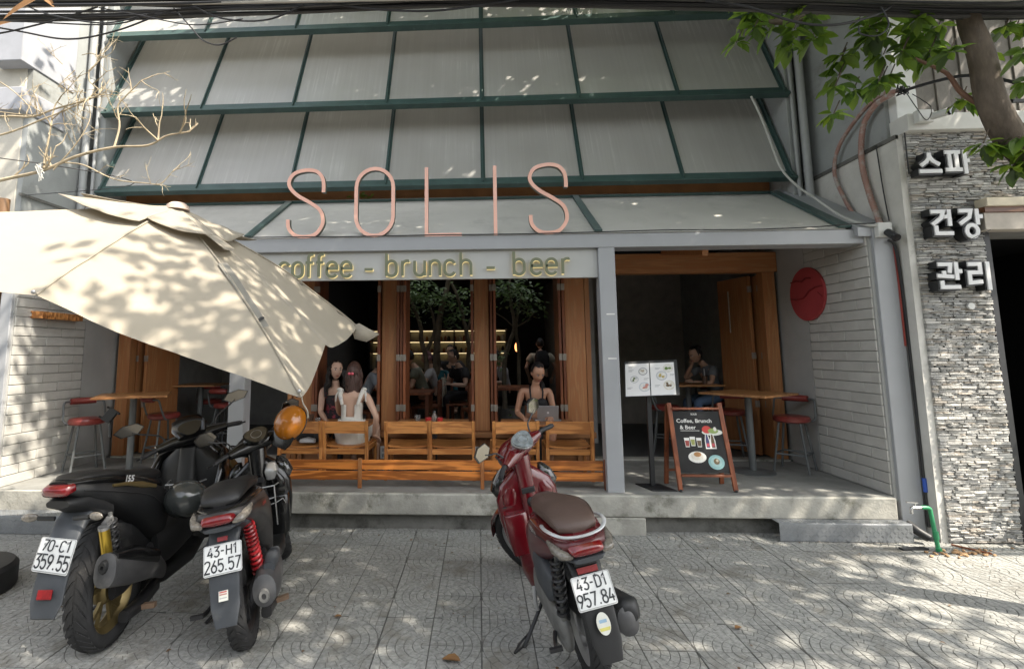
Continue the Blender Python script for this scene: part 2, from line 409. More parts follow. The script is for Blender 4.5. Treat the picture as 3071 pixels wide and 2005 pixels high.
# canopy between beam and timber strip
def canopy(x0, x1):
    n = V((0, -.72, 1.14)).normalized(); a, b = V((0, 5.065, 2.842)), V((0, 6.2, 3.55)); g = G()
    vs = []
    for dz in (0, -.008):
        for x in (x0, x1):
            for p in (a, b): vs.append((x, p.y+n.y*dz, p.z+n.z*dz))
    g.add(vs, [(0, 2, 3, 1), (4, 5, 7, 6), (0, 1, 5, 4), (2, 6, 7, 3), (0, 4, 6, 2), (1, 3, 7, 5)]); return g
can = thing('canopy_roof', None, None, (0, 5.05, 2.83)); can.parent = cafe; can.location = V((0, 5.05, 2.83))-ORI[cafe]; ORI[can] = V((0, 5.05, 2.83))
xs = [-4.64, -2.378, 1.216, 3.60]
for i in range(3): P('canopy_sheet', canopy(xs[i]+.003, xs[i+1]-.003), m_canopy, can)
for i, x in enumerate(xs):
    g = G(); w = .075 if i in (1, 2) else .12
    g.bar((x, 5.07, 2.862), (x, 6.2, 3.573), w, .03, up=(0, -.5, 1)); P('canopy_bar', g, m_green, can, bevel=.003)
g = G(); g.bar((-4.7, 6.2, 3.57), (3.66, 6.2, 3.57), .05, .03, up=(0, -.5, 1)); P('canopy_bar', g, m_green, can, bevel=.003)
for s in (-1, 1):   # sloped cap of the side wall
    x = 3.66 if s > 0 else -4.70
    g = G(); g.add([(x, 5.0, 2.835), (x+.3*s, 5.0, 2.835), (x+.3*s, 6.3, 3.66), (x, 6.3, 3.63), (x, 5.0, 2.75), (x+.3*s, 5.0, 2.75), (x+.3*s, 6.3, 3.4), (x, 6.3, 3.4)],
                [(0, 1, 2, 3), (4, 5, 6, 7), (0, 1, 5, 4), (1, 2, 6, 5), (2, 3, 7, 6), (3, 0, 4, 7)])
    P('wall_cap', g, m_bare if s < 0 else m_steel, smooth=False)
# awning windows, four tiers of seven panes
def poly_mat():
    m = bpy.data.materials.new('cloudy_polycarbonate'); m.use_nodes = True; nt = m.node_tree; L = nt.links; b = nt.nodes['Principled BSDF']
    tc = _n(nt, 'ShaderNodeTexCoord'); oi = _n(nt, 'ShaderNodeObjectInfo'); ad = _n(nt, 'ShaderNodeVectorMath', operation='MULTIPLY_ADD'); ad.inputs[1].default_value = (9, 4, 3)
    L.new(oi.outputs['Random'], ad.inputs[0]); L.new(tc.outputs['Object'], ad.inputs[2])
    mp = _n(nt, 'ShaderNodeMapping'); mp.inputs['Scale'].default_value = (17, .3, .3); L.new(ad.outputs[0], mp.inputs[0])
    n1 = _n(nt, 'ShaderNodeTexNoise'); n1.inputs['Scale'].default_value = 1.6; n1.inputs['Detail'].default_value = 5; n1.inputs['Roughness'].default_value = .7; L.new(mp.outputs[0], n1.inputs[0])
    n2 = _n(nt, 'ShaderNodeTexNoise'); n2.inputs['Scale'].default_value = 1.3; n2.inputs['Detail'].default_value = 3; L.new(ad.outputs[0], n2.inputs[0])
    mm = _n(nt, 'ShaderNodeMath', operation='MULTIPLY'); L.new(n1.outputs[0], mm.inputs[0]); L.new(n2.outputs[0], mm.inputs[1])
    rp = _n(nt, 'ShaderNodeValToRGB'); rp.color_ramp.elements[0].position = .15; rp.color_ramp.elements[1].position = .45
    rp.color_ramp.elements[0].color = (.52, .515, .50, 1); rp.color_ramp.elements[1].color = (.70, .70, .69, 1); L.new(mm.outputs[0], rp.inputs[0]); L.new(rp.outputs[0], b.inputs['Base Color'])  # pale streaks: sky glow put into the colour, along with dirt
    mr = _n(nt, 'ShaderNodeMapRange'); mr.inputs[1].default_value = .15; mr.inputs[2].default_value = .45; mr.inputs[3].default_value = .16; mr.inputs[4].default_value = .34; L.new(mm.outputs[0], mr.inputs[0]); L.new(mr.outputs[0], b.inputs['Roughness'])
    bp = _n(nt, 'ShaderNodeBump'); bp.inputs['Strength'].default_value = .05; bp.inputs['Distance'].default_value = .004; L.new(n1.outputs[0], bp.inputs['Height']); L.new(bp.outputs[0], b.inputs['Normal'])
    b.inputs['IOR'].default_value = 1.58; b.inputs['Specular IOR Level'].default_value = .6
    tr = _n(nt, 'ShaderNodeBsdfTranslucent'); tr.inputs[0].default_value = (.85, .83, .76, 1); mx = _n(nt, 'ShaderNodeMixShader'); mx.inputs[0].default_value = .42
    L.new(b.outputs[0], mx.inputs[1]); L.new(tr.outputs[0], mx.inputs[2]); L.new(mx.outputs[0], nt.nodes['Material Output'].inputs[0]); return m
m_poly = poly_mat()
MX = [-4.74, -3.49, -2.3, -1.11, .08, 1.272, 2.46, 3.704]
dirv = V((0, .40, .917)); nrm = V((0, -.917, .40))
wref = {}
for r in range(4):
    zl = 3.70+1.045*r; o0 = V((0, 6.0, zl)); LEN = 1.62
    aw = thing('awning_window', None, None, (0, 6.0, zl)); aw.parent = cafe; aw.location = o0-ORI[cafe]; ORI[aw] = o0
    def fr(x, s, t): return o0+V((x, 0, 0))+dirv*s+nrm*t
    def slab(x0, x1, s0, s1, t0, t1):
        q = G(); q.add([fr(x, s, t) for t in (t0, t1) for s in (s0, s1) for x in (x0, x1)], [(0, 2, 3, 1), (4, 5, 7, 6), (0, 1, 5, 4), (2, 6, 7, 3), (0, 4, 6, 2), (1, 3, 7, 5)]); return q
    for i in range(7): P('pane', slab(MX[i]+.012, MX[i+1]-.012, .05, LEN, -.008, 0), m_poly, aw, smooth=False)
    P('bottom_rail', slab(MX[0]-.045, MX[7]+.045, 0, .072, -.012, .012), m_green, aw, bevel=.002)
    P('bottom_lip', slab(MX[0]-.06, MX[7]+.06, -.035, -.001, -.06, .02), m_green, aw, bevel=.003)
    P('top_rail', slab(MX[0], MX[7], LEN-.05, LEN, -.06, -.02), m_green, aw)
    for i, x in enumerate(MX):
        w = .03 if 0 < i < 7 else .05
        P('mullion', slab(x-w/2-.012, x+w/2+.012, .073, LEN, .001, .006), m_green, aw)
        P('mullion', slab(x-w*.22, x+w*.22, .0, LEN, .0065, .035), m_green, aw, bevel=.002)
    for x in (MX[0]-.02, MX[7]+.02):
        P('side_frame', slab(x-.02, x+.02, .0735, LEN, -.07, -.0085), m_green, aw)
# pilasters and recess returns beside the tiers
for s, x0, x1 in ((-1, -4.92, -4.78), (1, 3.745, 3.86)):
    g = G(); g.box(x0, x1, 6.05, 9.0, 3.35, 9.2); P('pilaster', g, m_greyr, bevel=.008)
# timber behind the canopy and over the openings
g = G(); g.box(-4.76, 3.73, 6.5, 6.54, 3.02, 3.98); P('fascia_board', g, mat('tan_fascia', (.30, .135, .05), .6, var=.25, vs=3))
for x0, x1 in ((1.372, 3.735), (-4.77, -2.30)):
    g = G(); g.box(x0, x1, 6.49, 6.63, 2.64, 2.89); P('lintel_board', g, m_woodx, bevel=.004)
g = G(); g.box(-2.299, 1.37, 6.3, 6.44, 2.66, 2.95); P('lintel_board', g, m_woodx, bevel=.004)
g = G(); g.bar((2.35, 5.3, 2.70), (2.35, 6.48, 2.93), .06, .12); P('rafter', g, m_woodx, bevel=.004)
g = G(); g.bar((-3.3, 5.3, 2.70), (-3.3, 6.48, 2.93), .06, .12); P('rafter', g, m_woodx, bevel=.004)
WZ0, WZ1 = .722, 2.66
for x0, x1 in ((-2.29, -2.05), (-1.197, -1.01), (-.052, .132), (1.06, 1.30)):
    g = G(); g.box(x0, x1, 6.3, 6.44, WZ0, WZ1); P('window_post', g, m_wood, bevel=.005)
    g = G(); g.box(x0+.06, x1+.03, 6.441, 6.5, WZ0, WZ1); P('post_trim', g, m_woodr, bevel=.003)
def leaf(name, x, y0, y1, z0, z1, m, t=.035, ang=0., hz=(1.0, 1.6, 2.45)):
    mtx = Matrix.Translation((x, y0, 0)) @ Matrix.Rotation(radians(ang), 4, 'Z')
    g = G(); g.box(-t/2, t/2, 0, y1-y0, z0, z1, mtx); lf = P(name, g, m, bevel=.003)
    for z in hz:
        if z0 < z < z1:
            g = G(); g.box(-t/2-.005, t/2+.005, -.006, .014, z-.04, z+.04, mtx); P('hinge', g, mat('steel_hinge', (.30, .27, .23), .45, .5), lf, bevel=.002)
    return lf
for x in (-.985, -.945, -.905, -.075, .16, .20, 1.035, .99, -1.225, -2.03, -1.99):
    leaf('folding_shutter', x, 6.24+random.uniform(-.02, .02), 6.62, WZ0+.01, WZ1-.01, m_woodr, .032)
g = G(); g.box(-2.35, 1.37, 6.2, 6.5, .655, .72); P('window_sill', g, m_woodx, bevel=.006)
g = G(); g.box(-2.33, 1.33, 6.31, 6.35, .352, .654); P('sill_panel', g, m_woodx)
for x in (-2.2, -1.1, .04, 1.2):
    g = G(); g.box(x-.04, x+.04, 6.28, 6.309, .352, .654); P('sill_post', g, m_wood, bevel=.003)
for x in (1.335, -2.335):
    g = G(); g.box(x-.03, x+.03, 6.3, 6.62, .35, 3.0); P('frame_post', g, m_wood, bevel=.003)
for x0, x1 in ((3.55, 3.70), (-4.72, -4.56)):
    g = G(); g.box(x0, x1, 6.5, 6.63, .372, 2.639); P('frame_post', g, m_wood, bevel=.004)
leaf('folding_door', 3.66, 6.64, 7.2, .375, 2.62, m_wood, .045, 1.5); leaf('folding_door', 3.59, 6.66, 7.25, .375, 2.62, m_wood, .045, 2.)
ld_ = leaf('folding_door', 3.50, 6.72, 7.28, .375, 2.62, m_wood, .045, 14.)
g = G(); g.bar((3.36, 7.0, 1.9), (3.36, 7.0, 2.45), .012); P('bolt', g, mat('steel_hinge', (.45, .44, .42)), ld_)
leaf('folding_door', -4.66, 6.64, 7.2, .375, 2.62, m_wood, .045, -1.5); leaf('folding_door', -4.58, 6.66, 7.25, .375, 2.62, m_wood, .045, -2.); leaf('folding_door', -4.46, 6.68, 7.25, .375, 2.62, m_wood, .045, -12.)
# interior shell
g = G(); g.box(3.76, 3.86, 6.6, 12.6, .3, 13); P('interior_wall', g, m_dkwall)  # unseen upper wall raised to keep direct sun out of the room
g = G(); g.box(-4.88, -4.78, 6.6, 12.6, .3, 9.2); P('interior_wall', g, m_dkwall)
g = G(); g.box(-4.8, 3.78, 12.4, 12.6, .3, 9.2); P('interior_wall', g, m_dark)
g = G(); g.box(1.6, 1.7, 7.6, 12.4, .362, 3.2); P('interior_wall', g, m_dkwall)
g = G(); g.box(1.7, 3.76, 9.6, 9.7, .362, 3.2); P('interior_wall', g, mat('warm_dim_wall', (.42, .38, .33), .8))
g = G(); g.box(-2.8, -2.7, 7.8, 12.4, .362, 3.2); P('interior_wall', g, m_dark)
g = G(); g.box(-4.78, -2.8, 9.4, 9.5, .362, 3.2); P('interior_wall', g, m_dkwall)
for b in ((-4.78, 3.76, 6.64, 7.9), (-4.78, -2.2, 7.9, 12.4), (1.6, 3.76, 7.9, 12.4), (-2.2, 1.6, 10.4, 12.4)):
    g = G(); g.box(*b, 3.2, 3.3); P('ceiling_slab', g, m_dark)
g = G(); g.box(-4.78, 3.76, 9.0, 9.1, 4.9, 9.2); P('rear_wall', g, m_white)  # unseen wall, made white to bounce sky light through the panes

# ------------------------------------------------------------------ neighbours
nl = thing('neighbour_building', 'weathered cream and grey rendered house left of the cafe', 'building', (-6, 5.2, 0))
g = G(); g.box(-12, -5.1, 5.22, 5.5, 0, 10); g.obj('front_wall', m_cream, nl, bevel=.01)
g = G(); g.box(-5.099, -5.035, 5.23, 12, 0, 10); g.obj('side_wall', m_greyr, nl)
g = G(); g.box(-5.4, -5.02, 5.1, 5.7, 4.35, 4.62); g.box(-5.4, -5.02, 5.05, 5.8, 4.9, 6.6); g.obj('parapet_block', mat('pale_render', (.36, .37, .40), .85, var=.08), nl, bevel=.01)
g = G(); g.bar((-5.028, 5.2, 3.42), (-5.028, 6.1, 3.42), .03, .03); g.obj('render_ledge', m_concd, nl)
nr = thing('shop_building', 'shop with grey stacked stone cladding and a dark doorway right of the cafe', 'building', (5.2, 4.85, 0))
g = G(); g.box(4.0, 4.06, 4.87, 12, 0, 3.70); g.obj('side_wall', m_bare, nr)
g = G(); g.box(4.02, 4.06, 4.99, 12, 3.701, 13); g.obj('side_wall', m_greyr, nr)  # unseen height added to block sun from the cafe interior
g = G(); g.box(3.987, 4.02, 4.87, 12, 3.66, 3.70); g.obj('render_ledge', m_concd, nr)
g = G(); g.box(4.061, 4.665, 4.875, 12, 0, 3.7); g.box(4.665, 8, 4.875, 5.2, 2.74, 3.7); g.obj('wall_core', mat('mortar_grey', (.19, .185, .175), .9, var=.2), nr)
g = G(); g.box(4.05, 8, 4.78, 5.4, 3.705, 3.87); g.obj('ledge', mat('off_white_ledge', (.66, .65, .61), .7, var=.08, spot=(.4, .38, .33), spot_s=3, spot_t=.62), nr, bevel=.006)
g = G(); g.box(4.062, 4.26, 4.9, 5.6, 3.871, 6.0); g.obj('upper_pier', m_white, nr, bevel=.006)
g = G(); g.box(4.26, 8, 5.32, 5.5, 3.871, 8.5); g.obj('upper_backing', m_concd, nr)
m_slat = mat('grey_brown_board', (.17, .155, .14), .7, var=.2, vs=5, bump=.2, rnd=.15)
x = 4.265; k = 0
while x < 6.3:
    g = G(); g.box(x, x+.128, 5.28+.012*(k % 2), 5.318, 3.9, 8.4); g.obj('board', m_slat, nr, bevel=.004); x += .132; k += 1
g = G(); g.box(4.6, 8, 4.72, 4.84, 2.95, 3.03); g.obj('door_hood', mat('cream_hood', (.62, .55, .42), .7), nr, bevel=.005)
g = G(); g.box(4.6, 8, 4.745, 4.84, 2.9, 2.949); g.obj('hood_trim', wood('brown_trim', (.22, .10, .05), 'x'), nr)
g = G(); g.box(4.6, 8, 4.76, 4.872, 2.74, 2.899); g.obj('door_header', mat('beige_header', (.48, .43, .37), .7), nr, bevel=.004)
g = G(); g.box(4.667, 4.72, 4.86, 5.0, 0, 2.739); g.obj('door_frame', m_black, nr)
g = G(); g.box(4.83, 4.86, 5.05, 5.12, 0, 2.739); g.obj('door_frame', m_black, nr)
g = G(); g.box(4.667, 8, 7.0, 7.1, 0, 3); g.box(4.667, 8, 5.2, 7.1, 2.76, 2.9); g.box(6.2, 6.3, 5.0, 7.0, 0, 2.75); g.box(4.667, 6.2, 5.25, 7.0, .005, .012); g.obj('shop_interior', mat('shop_dark', (.006, .006, .0065), .9, spec=.1), nr)  # unseen side wall added to keep outside light from the doorway
# stacked stone: long thin uneven pieces
R = random.Random(3); stones = []
z = 0.01
while z < 3.69:
    h = R.choice((.012, .014, .017, .02, .026)); x = 4.058
    x1 = 4.662 if z < 2.73 else 5.6
    while x < x1-.02:
        w = min(R.uniform(.04, .13)*(1.3 if h > .019 else 1), x1-x)
        if x1-(x+w) < .04: w = x1-x
        if not (2.72 < z < 3.04 and x+w > 4.6):
            stones.append((x, z, w, h, R.random()))
        x += w
    z += h
m_stone = mat('stacked_stone', (.42, .41, .385), .85, var=.3, vs=14, bump=.5, bs=70, rnd=.38, spot=(.33, .29, .23), spot_s=5, spot_t=.56)
def stone_box(g, x, z, w, h, r):
    d = .012+.022*r; q = random.uniform
    f0 = 4.874-d
    p = [(x+.0015, 4.873, z+.0012), (x+w-.0015, 4.873, z+.0012), (x+w-.0015, 4.873, z+h-.0012), (x+.0015, 4.873, z+h-.0012)]
    p += [(x+.004, f0+q(-.004, .004), z+.0025), (x+w/2, f0-.003+q(-.004, .004), z+.002), (x+w-.004, f0+q(-.004, .004), z+.0025),
          (x+w-.004, f0+q(-.004, .004), z+h-.003), (x+w/2, f0-.003+q(-.004, .004), z+h-.002), (x+.004, f0+q(-.004, .004), z+h-.003)]
    g.add(p, [(4, 5, 8, 9), (5, 6, 7, 8), (0, 1, 6, 5, 4), (1, 2, 7, 6), (2, 3, 9, 8, 7), (3, 0, 4, 9)])
stones.sort(key=lambda s: -(s[2]*s[3])*(1 if seen(s[0], 4.85, s[1], 0) else .01))
for s in stones[:300]:
    g = G(); stone_box(g, *s); g.obj('stone', m_stone, nr, smooth=False, at=(s[0]+s[2]/2, 4.86, s[1]+s[3]/2))
mstone2 = []
for k, c in enumerate(((.30, .30, .29), (.40, .395, .38), (.50, .49, .46), (.42, .38, .33))):
    mstone2.append(mat('stacked_stone_%d' % k, c, .85, var=.3, vs=14, bump=.5, bs=70))
g = G()
for s in stones[300:]: g.cur = int(s[4]*997) % 4; stone_box(g, *s)
tag(g.obj('stone_facing', mstone2, nr, smooth=False), kind='stuff')
print('STONES', len(stones))
# ------------------------------------------------------------------ lettering made of strokes, unit height 1
def LC(w=.44, x=.66):   # lower-case DIN-like strokes
    r = w/2; a = arc
    ring = a(r, r, r, r, 180, 360)+a(r, x-r, r, r, 0, 180)+[(0, r)]
    return {
     'c': [a(r, x-r, r, r, 20, 180)+a(r, r, r, r, 180, 340)], 'o': [ring],
     'f': [[(.13, 0), (.13, .86)]+a(.27, .86, .14, .14, 180, 90)[1:]+[(.34, 1)], [(0, .64), (.32, .64)]],
     'e': [[(.0, .36), (w, .36), (w, x-r)]+a(r, x-r, r, r, 0, 180)[1:]+a(r, r, r, r, 180, 330)],
     'b': [[(0, 0), (0, 1)], [(0, r), (0, x-r)]+a(r, x-r, r, r, 180, 0)[1:]+a(r, r, r, r, 0, -180)],
     'r': [[(0, 0), (0, x)], [(0, x-.2)]+a(.2, x-.2, .2, .2, 170, 70)+[(.3, x)]],
     'u': [[(0, x), (0, r)]+a(r, r, r, r, 180, 360)[1:]+[(w, x)], [(w, 0), (w, x)]],
     'n': [[(0, 0), (0, x)], [(0, x-r)]+a(r, x-r, r, r, 180, 0)[1:]+[(w, 0)]],
     'h': [[(0, 0), (0, 1)], [(0, x-r)]+a(r, x-r, r, r, 180, 0)[1:]+[(w, 0)]],
     '-': [[(0, .3), (.36, .3)]]}
def UC(w=.5):
    r = w/2; a = arc; D = {}
    oval = a(r, 1-r, r, r, 0, 180)+a(r, r, r, r, 180, 360)+[(w, 1-r)]
    D['0'] = [oval]; D['O'] = [oval]
    D['1'] = [[(.08, .8), (.3, 1), (.3, 0)]]
    D['2'] = [a(r, 1-r, r, r, 170, -30)+[(0, 0), (w, 0)]]
    D['3'] = [[(.0, 1), (w, 1), (.2, .6)]+a(r, .3, r, .3, 80, -150)]
    D['4'] = [[(.3, 1), (0, .28), (w, .28)], [(.36, .5), (.36, 0)]]
    D['5'] = [[(w, 1), (.04, 1), (.02, .55)]+a(r, .31, r, .31, 110, -150)]
    D['6'] = [[(.36, 1), (.04, .42)]+a(r, .28, r, .28, 150, -210)]
    D['7'] = [[(0, 1), (w, 1), (.14, 0)]]
    D['8'] = [a(r, .27, r, .27, 90, 450), a(r, .76, r*.9, .24, -90, 270)]
    D['9'] = [[(.14, 0), (w-.04, .58)]+a(r, .72, r, .28, -30, 330)]
    D['C'] = [a(r, 1-r, r, r, 20, 180)+a(r, r, r, r, 180, 340)]
    D['H'] = [[(0, 0), (0, 1)], [(w, 0), (w, 1)], [(0, .5), (w, .5)]]
    D['D'] = [[(0, 0), (0, 1), (.2, 1)]+a(.2, .7, w-.2, .3, 90, 0)+a(.2, .3, w-.2, .3, 0, -90)+[(0, 0)]]
    D['-'] = [[(.06, .5), (.36, .5)]]; D['.'] = [[(.1, .0), (.1, .12)]]
    D['L'] = [[(0, 1), (0, 0), (w*.9, 0)]]; D['I'] = [[(.1, 0), (.1, 1)]]
    D['S'] = [[(p.x*w, p.y) for p in spline([(.02, .22, 0), (.12, .06, 0), (.5, 0, 0), (.92, .08, 0), (1, .27, 0), (.85, .44, 0), (.18, .58, 0), (0, .76, 0), (.12, .94, 0), (.5, 1, 0), (.88, .94, 0), (.98, .79, 0)], 4)]]
    D['V'] = [[(0, 1), (w/2, 0), (w, 1)]]; D['N'] = [[(0, 0), (0, 1), (w, 0), (w, 1)]]; D['A'] = [[(0, 0), (w/2, 1), (w, 0)], [(.1, .35), (w-.1, .35)]]
    return D
LOW, UP = LC(), UC()
def text_g(g, txt, h, w, z0, z1, f, font=UP, adv=.74, center=True):
    wd = {'1': .58, '-': .62, '.': .38, 'I': .4}
    tot = sum(wd.get(c, adv) for c in txt)-(adv-.5); x = -tot*h/2 if center else 0
    for c in txt:
        if c in font: g.strokes([[(x+p[0]*h, p[1]*h) for p in P] for P in font[c]], w, z0, z1, f)
        x += wd.get(c, adv)*h
    return g
# SOLIS, free standing on the beam
ss = thing('cafe_sign', 'tall thin copper pink letters SOLIS standing on the grey beam', 'sign', (-.5, 5.09, 2.83))
m_pink = mat('copper_pink_face', (.92, .52, .41), .35, var=.04, coat=.2); m_side = mat('letter_return', (.10, .11, .09), .5)
f5 = lambda y0: (lambda a, b, c: (a, y0+c, b))
def Sshape(x0, w, z0, h):
    return [[(x0+p.x*w, z0+p.y*h) for p in spline([(.02, .26, 0), (.05, .13, 0), (.22, .03, 0), (.48, 0, 0), (.78, .03, 0), (.97, .15, 0), (1., .27, 0), (.9, .40, 0), (.62, .51, 0), (.30, .61, 0), (.08, .72, 0), (.02, .83, 0), (.16, .95, 0), (.48, 1, 0), (.78, .98, 0), (.95, .89, 0), (1., .78, 0), (1.0, .66, 0)], 5)]]
z0, hh = 2.852, .71
r_ = .1925
def oval(x0, w): return [arc(x0+w/2, z0+hh-.2, w/2, .2, 0, 180, 12)+arc(x0+w/2, z0+.2, w/2, .2, 180, 360, 12)+[(x0+w, z0+hh-.2)]]
for nm, P_ in (('S', Sshape(-1.965, .375, z0, hh)), ('O', oval(-1.245, .385)), ('L', [[(-.515, z0+hh), (-.515, z0-.004), (-.155, z0-.004)]]), ('I', [[(.187, z0-.02), (.187, z0+hh)]]), ('S', Sshape(.535, .37, z0, hh))):
    g = G(); g.strokes(P_, .037, 0, .006, f5(5.062)); fo = g.obj('letter', m_pink, ss, ang=30)
    g = G(); g.strokes(P_, .037, .0065, .055, f5(5.062)); g.obj('letter_return', m_side, fo, ang=30)
# coffee - brunch - beer, backlit on the panel
cs = thing('letter_sign', 'olive green backlit letters reading coffee - brunch - beer on the pale panel', 'sign', (-.55, 5.09, 2.42))
m_olive = mat('olive_letter', (.17, .185, .115), .5, var=.05); m_glow = mat('warm_backlight', (1., .80, .38), .5, emit=.25, var=0)
for c, px in (('c', 65), ('o', 140), ('f', 212), ('f', 270), ('e', 332), ('e', 412), ('-', 541), ('b', 662), ('r', 750), ('u', 817), ('n', 900), ('c', 981), ('h', 1069), ('-', 1208), ('b', 1356), ('e', 1449), ('e', 1529), ('r', 1617)):
    x = -2.039+(px-65)*.001852+.012; h = .232
    P_ = [[(x+p[0]*h, 2.432+p[1]*h) for p in q] for q in LOW[c]]
    g = G(); g.strokes(P_, .028, 0, .012, f5(5.055)); lo_ = g.obj('letter', m_olive, cs, ang=30)
    P2 = [[(a+.003, b-.006) for a, b in q] for q in P_]
    g = G(); g.strokes(P2, .022, 0, .006, f5(5.085)); g.obj('backlight', m_glow, lo_, ang=30)
# Hangul signs
m_wf = mat('white_letter_face', (.68, .68, .68), .4, var=.03); m_bk = mat('black_letter_backing', (.02, .021, .023), .45, var=.1)
def ring(cx, cy, r): return arc(cx, cy, r, r, 0, 360, 18)
HG = {'seu': [[(.5, .96), (.47, .74), (.36, .58), (.1, .40)], [(.5, .8), (.62, .6), (.92, .42)], [(.0, .14), (1., .14)]],
      'pa': [[(.02, .92), (.66, .92)], [(.2, .92), (.2, .2)], [(.48, .92), (.48, .2)], [(0., .18), (.68, .18)], [(.82, 1.), (.82, 0)], [(.82, .55), (1., .55)]],
      'geon': [[(.04, .92), (.56, .92), (.46, .68), (.06, .42)], [(.58, .72), (.8, .72)], [(.8, 1.), (.8, .36)], [(.2, .38), (.2, .08), (.92, .08)]],
      'gang': [[(.04, .94), (.52, .94), (.44, .70), (.04, .46)], [(.76, 1.), (.76, .42)], [(.76, .72), (.98, .72)], ring(.5, .19, .22)],
      'gwan': [[(.06, .92), (.56, .92), (.5, .6)], [(.28, .68), (.28, .5)], [(.0, .5), (.66, .46)], [(.78, 1.), (.78, .34)], [(.78, .66), (1., .66)], [(.16, .32), (.16, .08), (.88, .08)]],
      'ri': [[(.04, .92), (.54, .92), (.54, .62), (.08, .62), (.08, .26), (.6, .30)], [(.86, 1.), (.86, 0)]]}
for lab, sy in (('black and white Hangul letters beside the leaves, topmost of the three shop signs', (('seu', 4.072, 3.262, .20, .215), ('pa', 4.305, 3.262, .215, .225))),
                ('black and white Hangul letters left of the cream door hood, middle of three shop signs', (('geon', 4.118, 2.69, .205, .24), ('gang', 4.36, 2.68, .215, .25))),
                ('black and white Hangul letters above the small stone wall lamp, lowest of three shop signs', (('gwan', 4.12, 2.2, .215, .245), ('ri', 4.38, 2.19, .205, .255)))):
    hs_ = thing('letter_sign', lab, 'sign', (4.3, 4.83, sy[0][2]), 'Hangul signs on the stone wall')
    for k, x0, zz, w, h in sy:
        P_ = [[(x0+a*w, zz+b*h) for a, b in q] for q in HG[k]]
        g = G(); g.strokes(P_, .034, 0, .012, f5(4.742)); lf = g.obj('letter', m_wf, hs_, ang=30)
        g = G(); g.strokes(P_, .062, 0, .095, f5(4.7545)); g.obj('letter_backing', m_bk, lf, ang=30)
        for q in P_:
            pass
# red disc with cracked world relief on the right side wall
yc, zc, rr = 5.93, 2.295, .297
rd = tag(G().lathe([(0, 0), (rr, 0), (rr+.004, -.006), (rr+.004, -.03), (0, -.03)], (3.74, yc, zc), 'x', 48).obj('wall_disc', mat('matt_red', (.40, .05, .055), .6, var=.1, vs=5, bump=.1)), 'round matt red disc with relief lines on the right brick wall', 'wall sign')
rd.location = (0, 0, 0)
for k, pl in enumerate(([(-.27, .16), (-.15, .17), (-.06, .15), (.02, .18), (.1, .17)], [(-.29, -.03), (-.17, -.05), (-.05, -.04), (.06, .03), (.17, .06), (.28, .06)], [(.2, .0), (.27, -.06)])):
    g = G(); g.tube([(3.7075, yc-a, zc+b) for a, b in pl], [.006]+[.011]*(len(pl)-2)+[.005], 6); g.obj('relief_line', mat('dark_red', (.22, .02, .025), .6), rd)
# slatted wooden wall lamp
wl_ = thing('wall_lamp', 'orange slatted timber wall lamp under the parasol edge on left brick wall', 'lamp', (-4.72, 5.5, 2.09))
for i in range(11):
    y = 5.22+i*.055; g = G(); g.bar((-4.775, y, 2.09), (-4.66, y+.012, 2.085), .016, .075); g.obj('slat', wood('lamp_slat', (.55, .25, .08), 'y'), wl_, bevel=.002)
for z in (2.118, 2.062):
    g = G(); g.box(-4.778, -4.766, 5.2, 5.8, z-.008, z+.008); g.obj('batten', wood('lamp_slat', (.55, .25, .08), 'y'), wl_)

# ------------------------------------------------------------------ furniture
# low plank fence along the slab edge
fe = thing('plank_fence', 'low orange pine fence of two planks along the porch edge', 'fence', (-.5, 5.16, .35))
R = random.Random(5)
for x0, x1 in ((-2.33, -1.19), (-1.164, .005), (.042, 1.188)):
    for z0_, z1_ in ((.521, .613), (.424, .507)):
        g = G(); g.box(x0, x1, 5.15, 5.174, z0_, z1_); o = g.obj('plank', m_pine, fe, bevel=.003, at=((x0+x1)/2, 5.16, (z0_+z1_)/2)); o.rotation_euler = (0, R.uniform(-.002, .002), 0)
for x in (-2.32, -1.178, .023, 1.204):
    g = G(); g.box(x-.013 if x > 1 else x-.018, x+.012 if x > 1 else x+.018, 5.118, 5.1495, .35, .632); g.obj('post', m_pinez if x < 1 else m_woodr, fe, bevel=.003)
